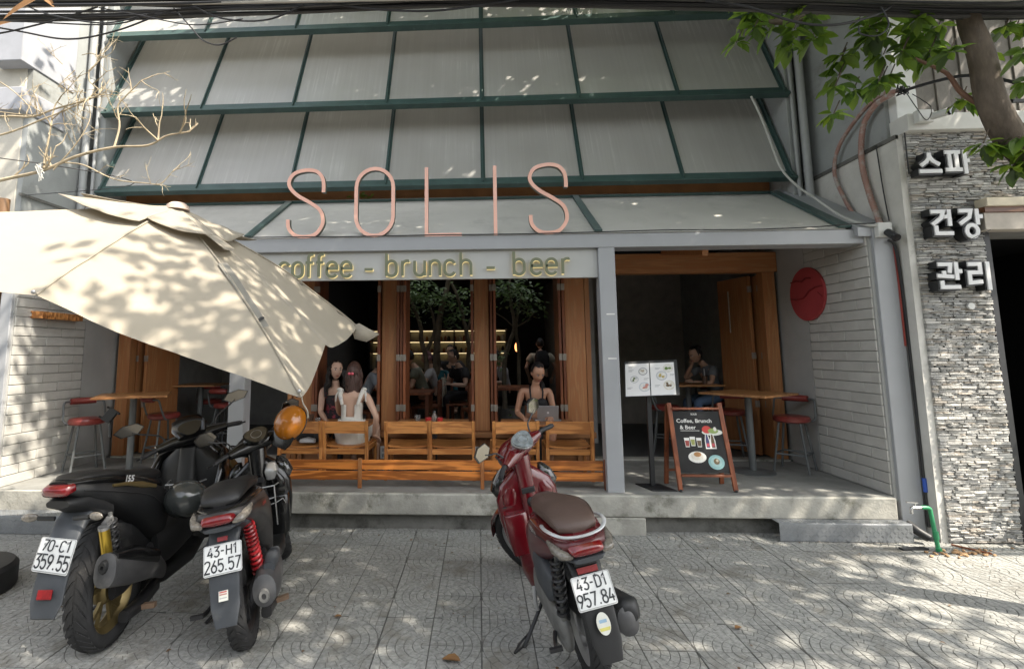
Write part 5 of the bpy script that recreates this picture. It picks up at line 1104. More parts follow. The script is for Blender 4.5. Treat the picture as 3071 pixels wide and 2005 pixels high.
def deform(root, cx, dz):
    """settle the rear body: shorter overhang, a little more height above the wheel"""
    front = ('wheel', 'front', 'fork', 'handlebar', 'dash', 'leg_', 'glove', 'shield', 'steering', 'nose', 'fairing', 'column', 'key', 'floor', 'under', 'side_stand', 'rack')
    mech = ('transmission', 'exhaust', 'heat', 'swing', 'kick', 'pillion', 'footpeg', 'air_box', 'engine', 'shock')
    for c in root.children_recursive:
        top = c
        while top.parent != root: top = top.parent
        n = top.name
        if c.type != 'MESH' or n.startswith(front): continue
        for v in c.data.vertices:
            if not n.startswith(mech) and v.co.x < 0: v.co.x *= cx
            v.co.z += dz*min(1, max(0, (v.co.z-.2)/.3))
sc1 = scooter(dict(style='sport', name='scooter', label='black sport scooter with gold rear wheel and plate 70-C1 359.55, leftmost', body=m_bgloss, body2=m_bmatt, seat=m_seatk, steer=38, rear=(.276, .145), base=1.33, rim=m_gold, bar_z=.985, p1='70-C1', p2='359.55', ptilt=-6))
deform(sc1, .70, .115); place(sc1, (-2.185, 3.02, 0), radians(90+0), radians(-2)); sc1.scale = (1.04, 1.04, 1.04)
sc2 = scooter(dict(style='black', name='scooter', label='black scooter with red shock spring and plate 43-H1 265.57, second from left', body=m_bgloss, body2=mat('dusty_black_paint', (.022, .020, .021), .4, var=.3, vs=6, coat=.2, spot=(.06, .05, .05), spot_s=3, spot_t=.55), seat=m_seatk, steer=26, rear=(.268, .105), base=1.27, rim=m_blackal, p1='43-H1', p2='265.57'))
deform(sc2, .78, .09); place(sc2, (-1.345, 3.08, 0), radians(90+13.5), radians(-8.5))
sc3 = scooter(dict(style='red', name='scooter', label='dark red scooter with brown seat and plate 43-D1 957.84, right', body=m_red, body2=m_redd, seat=m_seatb, steer=40, rear=(.265, .10), base=1.24, rim=m_silver, p1='43-D1', p2='957.84'))
deform(sc3, .78, .05); place(sc3, (.585, 2.88, 0), radians(90+9), radians(-10.5))
# helmets and phone holder (things hung on the scooters)
def helmet(c, r, m, lab, tilt, shell_a=1.35, visor=True, spin=0.):
    t = thing('helmet', lab, 'helmet', c); c = V(c); M = Matrix.Translation(c) @ Matrix.Rotation(tilt[2], 4, 'Z') @ Matrix.Rotation(tilt[0], 4, 'X') @ Matrix.Rotation(tilt[1], 4, 'Y') @ Matrix.Rotation(spin, 4, 'Z')
    g = G(); N = 10; prof = [(r*sin(shell_a*i/N), r*cos(shell_a*i/N)) for i in range(N+1)]; prof += [(p[0]*.93, p[1]*.93) for p in prof[::-1]]
    g.lathe(prof, n=28); g.v = [(p[0]*1.12, p[1]*.97, p[2]) for p in g.v]; g.xf(M); g.obj('shell', m, t)
    e = prof[N]; g = G(); g.tube([(e[0]*1.12*cos(q*pi/14), e[0]*.97*sin(q*pi/14), e[1]) for q in range(28)], .007, 6, close=True); g.xf(M); g.obj('rim_trim', m_bmatt, t)
    if visor: g = G(); g.loft([(r*.75, r*.1, r*.8, .008, -8, 2.4), (r*1.25, r*.0, r*.75, .008, -14, 2.4), (r*1.6, -r*.12, r*.5, .006, -18, 2.2)], 16); g.xf(M); g.obj('peak', m_bgloss, t)
    return t
helmet((-1.435, 3.9, 1.14), .12, mat('orange_shell', (.46, .155, .012), .22, var=.08, coat=.7, spot=(.5, .3, .12), spot_s=9, spot_t=.68), 'orange helmet hanging on the right handlebar of the second black scooter', (1.15, .12, -.25), 1.75, True, -pi/2-.25)
helmet((-1.945, 3.42, .715), .122, mat('dark_grey_shell', (.045, .05, .05), .18, var=.1, coat=.8), 'glossy dark grey open helmet hanging on the front of the leftmost scooter', (1.1, .1, .35), 1.85, False)
ph = thing('phone_holder', 'black phone holder clamped on the leftmost scooter handlebar', 'phone holder', (-2.75, 3.72, 1.1))
g = G(); mt = Matrix.Translation((-2.73, 3.72, 1.215)) @ Matrix.Rotation(.5, 4, 'Y') @ Matrix.Rotation(-.4, 4, 'X'); g.box(-.035, .035, -.012, .012, -.05, .05, mt); g.obj('cradle', m_bmatt, ph, bevel=.004)
for s in (-1, 1):
    for zz in (-.04, .04): g = G(); g.bar(mt @ V((s*.03, 0, zz)), mt @ V((s*.055, -.012, zz)), .014, .012); g.obj('claw', m_bmatt, ph)
g = G(); g.tube([(-2.73, 3.73, 1.19), (-2.72, 3.72, 1.13), (-2.70, 3.70, 1.06)], .012, 8); g.obj('arm', m_bmatt, ph)
# ------------------------------------------------------------------ parasol
pa = thing('parasol', 'large cream cantilever parasol tilted over the black scooters', 'parasol', (-3.5, 3.6, 0))
m_cloth = mat('cream_canvas', (.37, .33, .262), .85, var=.05, vs=3, bump=.10, bs=220, sheen=.2)
def cloth_mat():
    m = m_cloth; nt = m.node_tree; b = nt.nodes['Principled BSDF']; L = nt.links
    tr = _n(nt, 'ShaderNodeBsdfTranslucent'); tr.inputs[0].default_value = (.55, .47, .34, 1); mx = _n(nt, 'ShaderNodeMixShader'); mx.inputs[0].default_value = .18
    L.new(b.outputs[0], mx.inputs[1]); L.new(tr.outputs[0], mx.inputs[2]); L.new(mx.outputs[0], nt.nodes['Material Output'].inputs[0])
cloth_mat()
AP = V((-2.17, 3.5, 2.70))
RIM = [V(p) for p in ((-1.00, 2.88, 1.425), (-1.13, 3.73, 1.715), (-1.10, 4.60, 1.90), (-2.28, 4.25, 2.26), (-3.6, 3.95, 2.36), (-3.6, 3.0, 2.30), (-3.40, 2.05, 2.19), (-2.20, 2.42, 1.945))]
def can_pt(i, s, t, rim=RIM, sag=1.):
    a, b = rim[i], rim[(i+1) % 8]; p = AP.lerp(a, t).lerp(AP.lerp(b, t), s)
    q = 4*s*(1-s); up = V((.22, -.12, .97))
    p = p + up*(.055*sin(pi*min(1, t))*sag) - up*(q*.075*t*sag)
    if t > .9 and i > 1: p = p + (AP-p)*(q*.055*(t-.9)/.1)
    ang_ = (i+s)*pi/4; p = p + up*.012*noise.noise(p*2.3) + up*.005*noise.noise(p*7) + up*t*(.020*noise.noise(V((cos(ang_)*2.2, sin(ang_)*2.2, t*1.3)))+.009*noise.noise(V((cos(ang_)*6., sin(ang_)*6., t*1.6))))
    return p
def gores(t0, t1, f, ns=22, nt_=22):
    g = G()
    for i in range(8):
        k = len(g.v); g.v += [tuple(f(i, a/ns, lerp(t0, t1, b/nt_))) for b in range(nt_+1) for a in range(ns+1)]
        for b in range(nt_):
            for a in range(ns): q = k+b*(ns+1)+a; g.f.append((q, q+1, q+ns+2, q+ns+1)); g.mi.append(0)
    return g
g = gores(.06, 1., can_pt); bm_ = g.obj('canopy', m_cloth, pa, ang=60)
for i in (0, 7, 2):
    g = G(); g.tube([can_pt(i, 0, .08+.92*k/20)+V((.0, -.003, .006)) for k in range(21)], .006, 6); g.obj('seam', m_cloth, bm_)
def cap_pt(i, s, t):
    p = can_pt(i, s, .01+(.36 if i % 2 == 0 else .30)*t, sag=.8); up = V((.1, -.05, 1)); q = 4*s*(1-s)
    a_, b_ = ((1, .25) if i % 2 == 0 else (.25, 1)); w = lerp(a_, b_, s)
    return p+up*(.03+.085*t*t*w+.012*t*noise.noise(p*9))
g = gores(0, 1, cap_pt, 10, 8); g.obj('vent_cap', m_cloth, pa, ang=60, solid=.003)
g = G(); g.lathe([(0, .052), (.05, .050), (.075, .03), (.08, .0), (0, .0)], AP+V((0, 0, .0)), n=18); g.obj('crown_patch', mat('pale_fabric', (.50, .40, .34), .8), pa)
for i in range(8):
    g = G(); P_ = [can_pt(i, 0, .1+.88*k/10)-V((.0, 0, .022)) for k in range(11)]; g.tube(P_, .011, 6); g.obj('rib', m_blackal, pa)
g = G(); P_ = [can_pt(0, .06+.02*k/12, .40+.33*k/12)+V((.004, -.012, .02)) for k in range(13)]; w_ = V((.016, .03, .008))
g.add([p-w_ for p in P_]+[p+w_ for p in P_], [(k, k+1, 14+k, 13+k) for k in range(12)]); g.obj('tie_strap', mat('grey_strap', (.20, .19, .165), .8, var=.2), pa)
g = G(); p = can_pt(0, .08, .69)+V((.006, -.02, .026)); g.bar(p-V((.012, .02, .03)), p+V((.012, .02, .0)), .04, .012); g.obj('strap_buckle', m_black, pa)
p = RIM[2]; g = G(); g.add([p+V((-.05, -.03, .0)), p+V((.02, -.02, .03)), p+V((.20, .02, -.07)), p+V((.09, -.02, -.14)), p+V((-.01, -.06, -.11))], [(0, 1, 2, 4), (4, 2, 3)]); g.obj('corner_pocket', m_cloth, pa, solid=.004)
for q in (RIM[0]+V((-.01, -.01, .03)), RIM[7]+V((0, -.02, .03))): g = G(); g.ball(q, .011, 10, 8); g.obj('corner_stud', m_silver, pa)
g = G(); P_ = [RIM[0]+V((0, 0, 0)), RIM[0]+V((.01, 0, -.04)), RIM[0]+V((.035, 0, -.08)), RIM[0]+V((.04, 0, -.12))]; g.tube(spline(P_, 4), .004, 5); g.obj('cord', m_cloth, pa)
wb = wood('pole_brown', (.22, .12, .06), 'x')
g = G(); g.tube([AP+V((-.02, .1, -.16)), (-3.0, 3.72, 2.50), (-3.62, 3.62, 2.72)], .028, 10); g.obj('arm', mat('brown_metal', (.20, .115, .06), .4), pa)
g = G(); g.tube([(-3.62, 3.62, .1), (-3.62, 3.62, 2.85)], .038, 12); g.obj('pole', mat('brown_metal', (.20, .115, .06), .4), pa)
g = G(); g.cyl(AP+V((0, .03, -.12)), AP+V((0, 0, .05)), .04, n=12); g.obj('hub', m_blackal, pa)
g = G(); g.lathe([(0, 0), (.30, 0), (.315, .02), (.315, .15), (.29, .18), (0, .19)], (-3.66, 3.62, .0), n=36); g.obj('base_weight', mat('rubber_base', (.018, .018, .019), .6, var=.2, bump=.1), pa)
# left tree: bare sunlit branches
m_bare_b = mat('pale_twig', (.42, .35, .24), .8, var=.25, vs=12, bump=.2)
bt = thing('bare_tree', 'nearly bare tree with pale sunlit twigs reaching in from the left', 'tree', (-5.3, 3.7, 0))
g = G(); g.tube(spline([(-5.3, 3.7, 0), (-5.2, 3.7, 1.4), (-4.9, 3.75, 2.5), (-4.45, 3.8, 2.95)], 5), [lerp(.09, .035, i/15) for i in range(16)], 10); g.obj('trunk', m_bare_b, bt)
brs = [([(-4.5, 3.8, 2.93), (-3.955, 3.9, 3.103), (-3.597, 3.9, 3.177), (-3.306, 3.9, 3.294), (-2.992, 3.9, 3.363), (-2.705, 3.9, 3.371), (-2.546, 3.9, 3.45), (-2.36, 3.9, 3.478)], .019),
       ([(-3.582, 3.9, 3.2), (-3.582, 3.9, 3.291), (-3.56, 3.9, 3.5), (-3.542, 3.9, 3.72), (-3.50, 3.9, 3.8)], .012), ([(-2.992, 3.9, 3.363), (-2.975, 3.92, 3.55), (-2.987, 3.9, 3.714), (-2.93, 3.9, 3.8), (-2.836, 3.9, 3.90), (-2.80, 3.9, 3.94)], .011),
       ([(-4.6, 3.8, 3.55), (-4.017, 3.9, 3.66), (-3.75, 3.92, 3.66), (-3.541, 3.9, 3.71), (-3.163, 3.9, 3.825), (-3.25, 3.9, 3.95), (-3.264, 3.9, 4.043)], .013), ([(-3.264, 3.9, 4.043), (-3.20, 3.9, 4.11), (-3.189, 3.9, 4.16), (-3.25, 3.9, 4.20), (-3.34, 3.9, 4.187)], .009),
       ([(-3.40, 3.9, 3.24), (-3.238, 3.9, 3.215), (-2.971, 3.9, 3.09), (-2.7, 3.9, 3.05), (-2.581, 3.9, 3.041), (-2.50, 3.9, 3.12), (-2.477, 3.9, 3.15)], .008), ([(-4.6, 3.7, 3.3), (-4.0, 3.85, 3.46), (-3.6, 3.88, 3.62), (-3.35, 3.9, 3.74), (-3.2, 3.9, 3.83)], .012),
       ([(-4.6, 3.9, 3.9), (-4.1, 3.9, 3.72), (-3.7, 3.95, 3.68)], .009), ([(-4.7, 3.85, 4.25), (-4.1, 3.9, 4.0), (-3.8, 3.9, 3.78), (-3.72, 3.9, 3.64)], .008), ([(-3.5, 3.9, 3.18), (-3.3, 3.88, 3.4), (-3.22, 3.9, 3.62), (-3.3, 3.95, 3.8)], .007)]
g = G()
for P_, r in brs: Q = spline(P_, 6); g.tube(Q, [lerp(r, r*.38, i/(len(Q)-1))*.82 for i in range(len(Q))], 7)
R = random.Random(21)
def twig(g, p, d, L_, r, dep):
    P_ = [p]; n = 5
    for i in range(n):
        d = (d+V((R.uniform(-1, 1), R.uniform(-1, 1)*.6, R.uniform(-1, 1)))*.28).normalized(); P_.append(P_[-1]+d*L_/n)
    g.tube(P_, [lerp(r, r*.4, i/n) for i in range(n+1)], 5)
    if dep:
        for k in range(R.choice((2, 3, 3))): i = R.randint(1, n); twig(g, P_[i], (d+V((R.uniform(-1, 1), R.uniform(-.6, .6), R.uniform(-1, 1)))*.9).normalized(), L_*R.uniform(.4, .75), r*.6, dep-1)
for P_, r in brs:
    Q = spline(P_, 4)
    for k in range(len(P_)+1): p = R.choice(Q[3:]); twig(g, p, V((R.uniform(-.4, 1), R.uniform(-.5, .5), R.uniform(-.3, 1))).normalized(), R.uniform(.10, .28), r*.42, 1)
for k in range(9): p = V((-3.35+R.gauss(0, .1), 3.9, 3.92+R.gauss(0, .09))); twig(g, p, V((R.uniform(-1, 1), R.uniform(-.4, .4), R.uniform(-1, 1))).normalized(), .2, .004, 2)
tag(g.obj('branches', m_bare_b, bt), kind='stuff')
g = G()
for k in range(10): a = V((-3.59, 3.885, 3.19)); g.tube([a+V((R.uniform(-.03, .03), R.uniform(-.03, 0), R.uniform(-.01, .05))), a+V((R.uniform(-.035, .035), -.03, R.uniform(-.02, .03))), a+V((R.uniform(-.03, .06), -.02, R.uniform(-.13, -.01)))], .004, 4)
tag(g.obj('string_knot', m_wc), 'white string knotted round the lower bare branch', 'string')

# ------------------------------------------------------------------ street tree on the right, crown mostly above the picture
def leaf_mat(name, col, tcol, tr=.45):
    m = mat(name, col, .42, var=.35, vs=2.2); nt = m.node_tree; b = nt.nodes['Principled BSDF']
    t = _n(nt, 'ShaderNodeBsdfTranslucent'); t.inputs[0].default_value = (*tcol, 1); mx = _n(nt, 'ShaderNodeMixShader'); mx.inputs[0].default_value = tr
    nt.links.new(b.outputs[0], mx.inputs[1]); nt.links.new(t.outputs[0], mx.inputs[2]); nt.links.new(mx.outputs[0], nt.nodes['Material Output'].inputs[0]); return m
m_leaf = leaf_mat('green_leaf', (.065, .12, .025), (.26, .42, .05)); m_leaf2 = leaf_mat('young_leaf', (.095, .17, .03), (.38, .55, .06)); m_leafd = leaf_mat('dark_leaf', (.045, .085, .024), (.16, .28, .04))
m_bark = mat('grey_brown_bark', (.115, .09, .066), .9, var=.45, vs=14, bump=1., bs=34, stretch=(1, 1, .35), spot=(.19, .18, .15), spot_s=5, spot_t=.6)
def big_leaf(g, p, d, n, L_, w):
    d = d.normalized(); s = d.cross(n)
    s = s.normalized() if s.length > 1e-4 else d.orthogonal().normalized()
    n = s.cross(d); cs = [(0, 0), (.16, .55), (.42, 1), (.70, .82), (.9, .35), (1, 0)]; vs = []
    for t, q in cs:
        c = p+d*(L_*t)-V((0, 0, 1))*(L_*.22*t*t)
        vs += [c-s*(w*q/2)+n*(w*q*.18), c, c+s*(w*q/2)+n*(w*q*.18)]
    fs = []
    for i in range(5): k = 3*i; fs += [(k, k+1, k+4, k+3), (k+1, k+2, k+5, k+4)]
    g.add(vs, fs)
st = thing('street_tree', 'leaning street tree with broad green leaves in front of the shop sign', 'tree', (4.9, 2.9, 0))
tk = spline([(4.95, 2.95, -.05), (4.72, 3.1, 1.1), (4.22, 3.3, 2.15), (3.70, 3.4, 2.82), (3.46, 3.4, 3.2), (3.39, 3.4, 3.66), (3.335, 3.38, 3.95), (3.2, 3.2, 4.6), (3.1, 3.0, 5.3)], 8)
g = G(); g.tube([p+V((noise.noise(p*4)*.012, noise.noise(p*5)*.012, 0)) for p in tk], [lerp(.14, .042, (i/(len(tk)-1))**.72) for i in range(len(tk))], 16); trk = g.obj('trunk', m_bark, st, ang=70)
g = G(); g.tube(spline([(3.50, 3.42, 3.27), (3.42, 3.46, 3.31), (3.34, 3.5, 3.42), (3.274, 3.5, 3.544), (3.2, 3.48, 3.58), (3.02, 3.46, 3.66)], 5), [lerp(.022, .009, i/25) for i in range(26)], 8); g.obj('limb', mat('reddish_bark', (.16, .085, .055), .85, var=.25), st)
limbs = [[(3.335, 3.38, 3.95), (2.9, 3.5, 4.25), (2.2, 3.6, 4.5), (1.4, 3.4, 5.2)], [(3.3, 3.3, 4.2), (3.9, 3.6, 4.6), (4.8, 3.8, 5.6)], [(3.1, 3.0, 5.3), (2.2, 2.4, 6.0), (1.2, 2.0, 6.6)], [(3.1, 3.0, 5.3), (4.2, 2.4, 6.2), (5.8, 2.0, 6.9)], [(3.1, 3.0, 5.3), (3.2, 4.0, 6.0), (3.0, 5.0, 6.6)], [(3.2, 4.0, 6.0), (1.6, 4.6, 6.9), (-.6, 4.9, 7.4)], [(2.9, 3.5, 4.25), (2.5, 3.6, 4.1), (2.1, 3.6, 4.05)]]  # includes a limb added to reach the far left shading lobe
for P_ in limbs: Q = spline(P_, 5); g = G(); g.tube(Q, [lerp(.05, .016, i/(len(Q)-1)) for i in range(len(Q))], 8); g.obj('limb', m_bark, st)
R = random.Random(17)
# clusters seen at the top right of the picture: fans of leaves on short shoots
g = G(); tw = G()
CL = [(2.23, 3.6, 4.02, .26, 34), (2.02, 3.6, 3.97, .13, 14), (2.5, 3.62, 3.93, .20, 24), (2.08, 3.55, 4.15, .25, 24), (2.95, 3.6, 3.80, .26, 34), (3.22, 3.62, 3.80, .24, 28), (2.72, 3.6, 3.64, .18, 22), (2.64, 3.58, 3.48, .13, 12), (2.86, 3.55, 3.58, .16, 18), (3.08, 3.55, 3.97, .22, 22), (3.48, 3.45, 3.02, .13, 15), (3.62, 3.4, 2.98, .09, 8), (3.72, 3.55, 3.86, .18, 16), (3.55, 3.3, 3.72, .15, 12), (3.95, 3.6, 3.7, .2, 16), (2.8, 3.62, 4.0, .2, 18), (3.42, 3.6, 3.42, .06, 4), (3.05, 3.58, 3.66, .2, 26), (2.95, 3.6, 3.95, .24, 26), (2.35, 3.6, 4.1, .25, 26), (3.25, 3.6, 3.95, .2, 20), (3.85, 3.5, 3.95, .2, 18), (3.45, 3.42, 2.97, .08, 18), (3.52, 3.42, 2.88, .06, 12)]
for x, y, z, r, n in CL:
    c = V((x, y, z))
    for sh in range(max(1, n//6)):
        o = c+V((R.gauss(0, .5), R.gauss(0, .5), R.gauss(0, .45)))*r; tw.tube([o+V((.05, 0, .10)), o+V((.02, 0, .04)), o], .0045, 5)
        for k in range(10):
            a = R.uniform(0, 2*pi); d = V((cos(a), sin(a)*.8, R.uniform(-1.1, .25))); L_ = R.uniform(.06, .145); g.cur = R.choice((0, 0, 1, 1, 2))
            big_leaf(g, o+d*.012, d, V((R.uniform(-.5, .5), R.uniform(-.5, .5), 1)), L_, L_*R.uniform(.46, .6))
tag(g.obj('leaf_clusters', [m_leaf, m_leaf2, m_leafd], st, ang=80), kind='stuff'); tag(tw.obj('twigs', m_bark, st), kind='stuff')
# the crown above, thousands of leaves
g = G()
def crown(g, c, rad, n, seed, size=(.11, .20), clump=26):
    R = random.Random(seed); cl = []
    for k in range(max(8, n//clump)):
        while True:
            q = V((R.uniform(-1, 1), R.uniform(-1, 1), R.uniform(-1, 1)))
            if q.length < 1: break
        cl.append(V(c)+V((q.x*rad[0], q.y*rad[1], q.z*rad[2])))
    for o in cl:
        for k in range(clump):
            p = o+V((R.gauss(0, .26), R.gauss(0, .26), R.gauss(0, .16))); a = R.uniform(0, 2*pi); d = V((cos(a), sin(a), R.uniform(-.6, .2))).normalized(); nn = V((R.uniform(-.6, .6), R.uniform(-.6, .6), 1)); s = d.cross(nn).normalized()
            L_ = R.uniform(*size); w = L_*.55; g.cur = R.choice((0, 0, 1, 2)); g.add([p, p+d*L_*.45-s*w/2, p+d*L_, p+d*L_*.45+s*w/2], [(0, 1, 2, 3)])
crown(g, (4.2, 2.7, 6.4), (3.5, 3.2, 1.1), 17500, 1); crown(g, (2.6, 4.4, 7.1), (3.0, 1.7, .8), 7500, 2); crown(g, (-.5, 4.75, 7.5), (2.3, 1.5, .7), 8500, 3)  # second and third lobes added out of view to shade the awning windows
tag(g.obj('crown', [m_leaf, m_leaf2, m_leafd], st, smooth=False), kind='stuff')

# ------------------------------------------------------------------ overhead cables
R = random.Random(31)
lab_c = 'black overhead cable in the bundle sagging across the top of the view'
for k in range(24):
    a = R.uniform(-.07, .07); b = R.uniform(-.02, .025); c = R.uniform(-.045, .045); yo = R.uniform(-.08, .08); r = R.choice((.006, .008, .010, .013)); bi = R.uniform(-.03, .02)
    pts = [(-9, 3.3+yo, 4.42+a), (-3.5, 3.3+yo, 4.215+a*1.3), (-1.6, 3.3+yo, 4.15+bi+a*.6), (.2, 3.3+yo, 4.10+b), (1.9, 3.3+yo, 4.005+b+bi*.5), (3.6, 3.3+yo, 3.90+c), (6, 3.3+yo, 3.95+c), (10, 3.3+yo, 4.2)]
    cable(pts, r, lab_c, (m_rubber, m_rubber, mat('highlight_cable', (.07, .068, .064), .5, var=.2))[k % 3], 10, 'overhead cables', 'overhead_cable')  # every third cable greyer, highlights put into the colour
cable([(-9, 3.26, 4.3), (0, 3.22, 4.06), (1.5, 3.2, 3.99), (2.6, 3.19, 3.925), (3.3, 3.19, 3.885), (3.7, 3.2, 3.90), (6, 3.2, 4.0)], .011, 'pale grey overhead cable along the front of the black bundle', mat('pale_cable', (.42, .40, .36), .6), 10, 'overhead cables', 'overhead_cable')
for pts, r, lab in (([(-3.9, 3.28, 4.12), (-3.3, 3.26, 3.98), (-2.9, 3.26, 3.90), (-2.55, 3.26, 3.95), (-2.2, 3.27, 4.08), (-1.9, 3.28, 4.14)], .006, 'slack cable looping below the bundle above the left rain pipe'), ([(-2.15, 3.28, 4.12), (-2.0, 3.25, 3.95), (-1.9, 3.24, 3.84), (-1.78, 3.24, 3.80), (-1.66, 3.24, 3.85)], .005, 'thin cable end hanging in a hook shape over the second window pane'),
                    ([(-2.0, 3.27, 4.12), (-1.75, 3.25, 4.0), (-1.45, 3.26, 3.99), (-1.2, 3.27, 4.10)], .006, 'short slack loop of cable left of the top centre'), ([(-1.0, 3.27, 4.10), (-.7, 3.25, 4.03), (-.3, 3.25, 4.0), (.1, 3.26, 4.04), (.35, 3.27, 4.08)], .007, 'slack loop of cable hanging at the top centre above the letters'),
                    ([(-4.4, 3.3, 4.1), (-3.6, 3.25, 3.95), (-3.1, 3.25, 4.02), (-2.7, 3.26, 4.14)], .006, 'drooping cable among the bare twigs, left one'), ([(-4.4, 3.3, 4.0), (-3.5, 3.25, 4.05), (-2.6, 3.26, 4.0), (-2.2, 3.26, 4.09), (-1.5, 3.3, 4.13)], .005, 'long thin cable drooping below the bundle on the left'),
                    ([(-2.7, 3.27, 4.14), (-2.35, 3.2, 4.02), (-1.95, 3.2, 3.93), (-1.6, 3.2, 3.96)], .004, 'pale thin wire drooping over the left window tier'), ([(1.55, 3.26, 4.0), (1.8, 3.22, 3.92), (2.1, 3.22, 3.80), (2.35, 3.22, 3.77), (2.62, 3.24, 3.84), (2.75, 3.26, 3.92)], .008, 'black cable looping through the leaf cluster at the top right'),
                    ([(2.66, 3.24, 3.9), (2.68, 3.22, 3.76), (2.6, 3.21, 3.68), (2.5, 3.22, 3.70), (2.5, 3.23, 3.76)], .005, 'small curl of wire hanging between the two leaf clusters'), ([(-3.3, 3.26, 4.2), (-3.0, 3.2, 4.05), (-2.6, 3.2, 3.97), (-2.3, 3.21, 4.03)], .005, 'brown wire loop below the bundle near the left pipe'),
                    ([(-5, 3.4, 3.15), (-3.9, 3.6, 3.2), (-3.3, 4.6, 3.3), (-5.0, 5.2, 3.4)], .004, 'thin wire crossing the cream wall on the left')):
    cable(pts, r, lab, None, 9)
m_dead = mat('dead_leaf', (.20, .10, .035), .7, var=.35, vs=9)
def dead(c, d, L_, w, lab, n=(0, -1, .3), cat='leaf', m=None):
    g = G(); big_leaf(g, V(c), V(d), V(n), L_, w); return tag(g.obj('fallen_leaf', m or m_dead), lab, cat)
dead((-3.05, 3.2, 4.2), (-.9, -.1, -.45), .30, .07, 'long dried brown leaf caught in the cables at the top left'); dead((-3.15, 3.22, 4.28), (.75, 0, -.55), .20, .06, 'short dark dried leaf caught in the cables at the top left'); dead((-3.3, 3.22, 4.02), (-.9, 0, -.1), .34, .06, 'narrow orange dried leaf below the cables at the left edge')
dead((3.33, 3.15, 3.86), (.5, -.1, .1), .10, .06, 'small orange dead leaf stuck on the pale cable at the right'); 
for x, y, a, s, lab in ((-.115, 2.97, 2.9, .11, 'yellow brown fallen leaf on the tiles at the front centre'), (1.52, 3.36, .5, .06, 'small orange fallen leaf on the shaded tiles right of the red scooter'), (-.62, 4.72, 1.2, .04, 'tiny red brown leaf on tiles near the porch slab'), (-.93, 3.40, .3, .05, 'tiny pinkish leaf on the tiles right of the second scooter')):
    dead((x, y, .012), (cos(a), sin(a), .15), s, s*.62, lab, (0, 0, 1))
R = random.Random(64); g = G()
for k in range(120):
    x, y = R.uniform(-3.2, 4.4), R.uniform(2.7, 5.0) if R.random() < .5 else R.uniform(4.6, 5.03); a = R.uniform(0, 6.28); s_ = R.uniform(.006, .02); big_leaf(g, V((x, y, .006)), V((cos(a), sin(a), R.uniform(.0, .4))), V((0, 0, 1)), s_*1.6, s_)
tag(g.obj('leaf_litter', mat('litter', (.14, .085, .045), .85, var=.5, vs=3), smooth=False), 'scattered crumbs of dry leaf on the paving', 'leaf litter', kind='stuff')
# leaves at the right edge and over the fascia
pl = thing('potted_plant', 'green leafy plant at the right edge in the shop doorway', 'plant', (4.98, 4.7, 0)); g = G(); R = random.Random(4)
for k in range(60):
    z = R.uniform(.25, 1.25); a = R.uniform(0, 6.28); o = V((4.98+R.gauss(0, .03), 4.7, z)); g.cur = R.choice((0, 1)); big_leaf(g, o, V((cos(a), sin(a), .3)), V((0, 0, 1)), R.uniform(.10, .18), .05)
tag(g.obj('leaves', [m_leaf, m_leaf2], pl), kind='stuff'); g = G(); g.tube([(4.98, 4.7, .2), (4.99, 4.7, .7), (4.97, 4.7, 1.25)], .008, 6); g.obj('stem', m_bark, pl)
g = G(); g.lathe([(0, 0), (.11, 0), (.15, .24), (.135, .24), (.12, .18), (0, .18)], (4.98, 4.7, 0), n=20); g.obj('pot', mat('terracotta', (.28, .12, .07), .8), pl)
fp2 = thing('small_plant', 'small green sprig over the tan board under the awning windows', 'plant', (-1.45, 6.42, 3.6)); g = G()
for k in range(16): a = R.uniform(0, 6.28); big_leaf(g, V((-1.45+R.gauss(0, .07), 6.40, 3.66+R.gauss(0, .04))), V((cos(a), -.4, sin(a))), V((0, -1, .4)), .08, .04)
tag(g.obj('leaves', m_leaf2, fp2), kind='stuff')
# ------------------------------------------------------------------ the far side of the street, behind the photographer
R = random.Random(77)
for i, (x0, x1, h, c, lab) in enumerate(((-16, -7.2, 8.5, (.42, .38, .30), 'cream shophouse across the road, left'), (-7.1, 1.5, 6.5, (.35, .36, .37), 'grey shophouse across the road, middle'), (1.6, 12, 9, (.40, .33, .27), 'tan shophouse across the road, right'))):
    b = thing('shophouse', lab, 'building', ((x0+x1)/2, -13, 0), 'shophouses across the road')
    g = G(); g.box(x0, x1, -19, -12.5, -.15, h); g.obj('wall', mat('shophouse_wall_%d' % i, c, .85, var=.12), b)
    for fl in range(int(h//3)):
        n = int((x1-x0)//2.4)
        for k in range(n):
            xc = x0+(k+.5)*(x1-x0)/n; g = G(); g.box(xc-.7, xc+.7, -12.48, -12.44, fl*3+.6, fl*3+2.4); g.obj('window', m_dark, b)
for i, (x, y) in enumerate(((-6.5, -8.5), (3.0, -8.0))):
    t = thing('roadside_tree', 'street tree across the road, ' + ('left' if i == 0 else 'right'), 'tree', (x, y, -.1), 'trees across the road')
    g = G(); g.tube([(x, y, -.1), (x+.1, y, 2), (x, y+.1, 4)], [.16, .12, .07], 10); g.obj('trunk', m_bark, t); g = G(); crown(g, (x, y, 4.8), (2.2, 2.0, 1.5), 2400, 50+i, (.2, .34)); tag(g.obj('crown', [m_leaf, m_leaf2, m_leafd], t, smooth=False), kind='stuff')
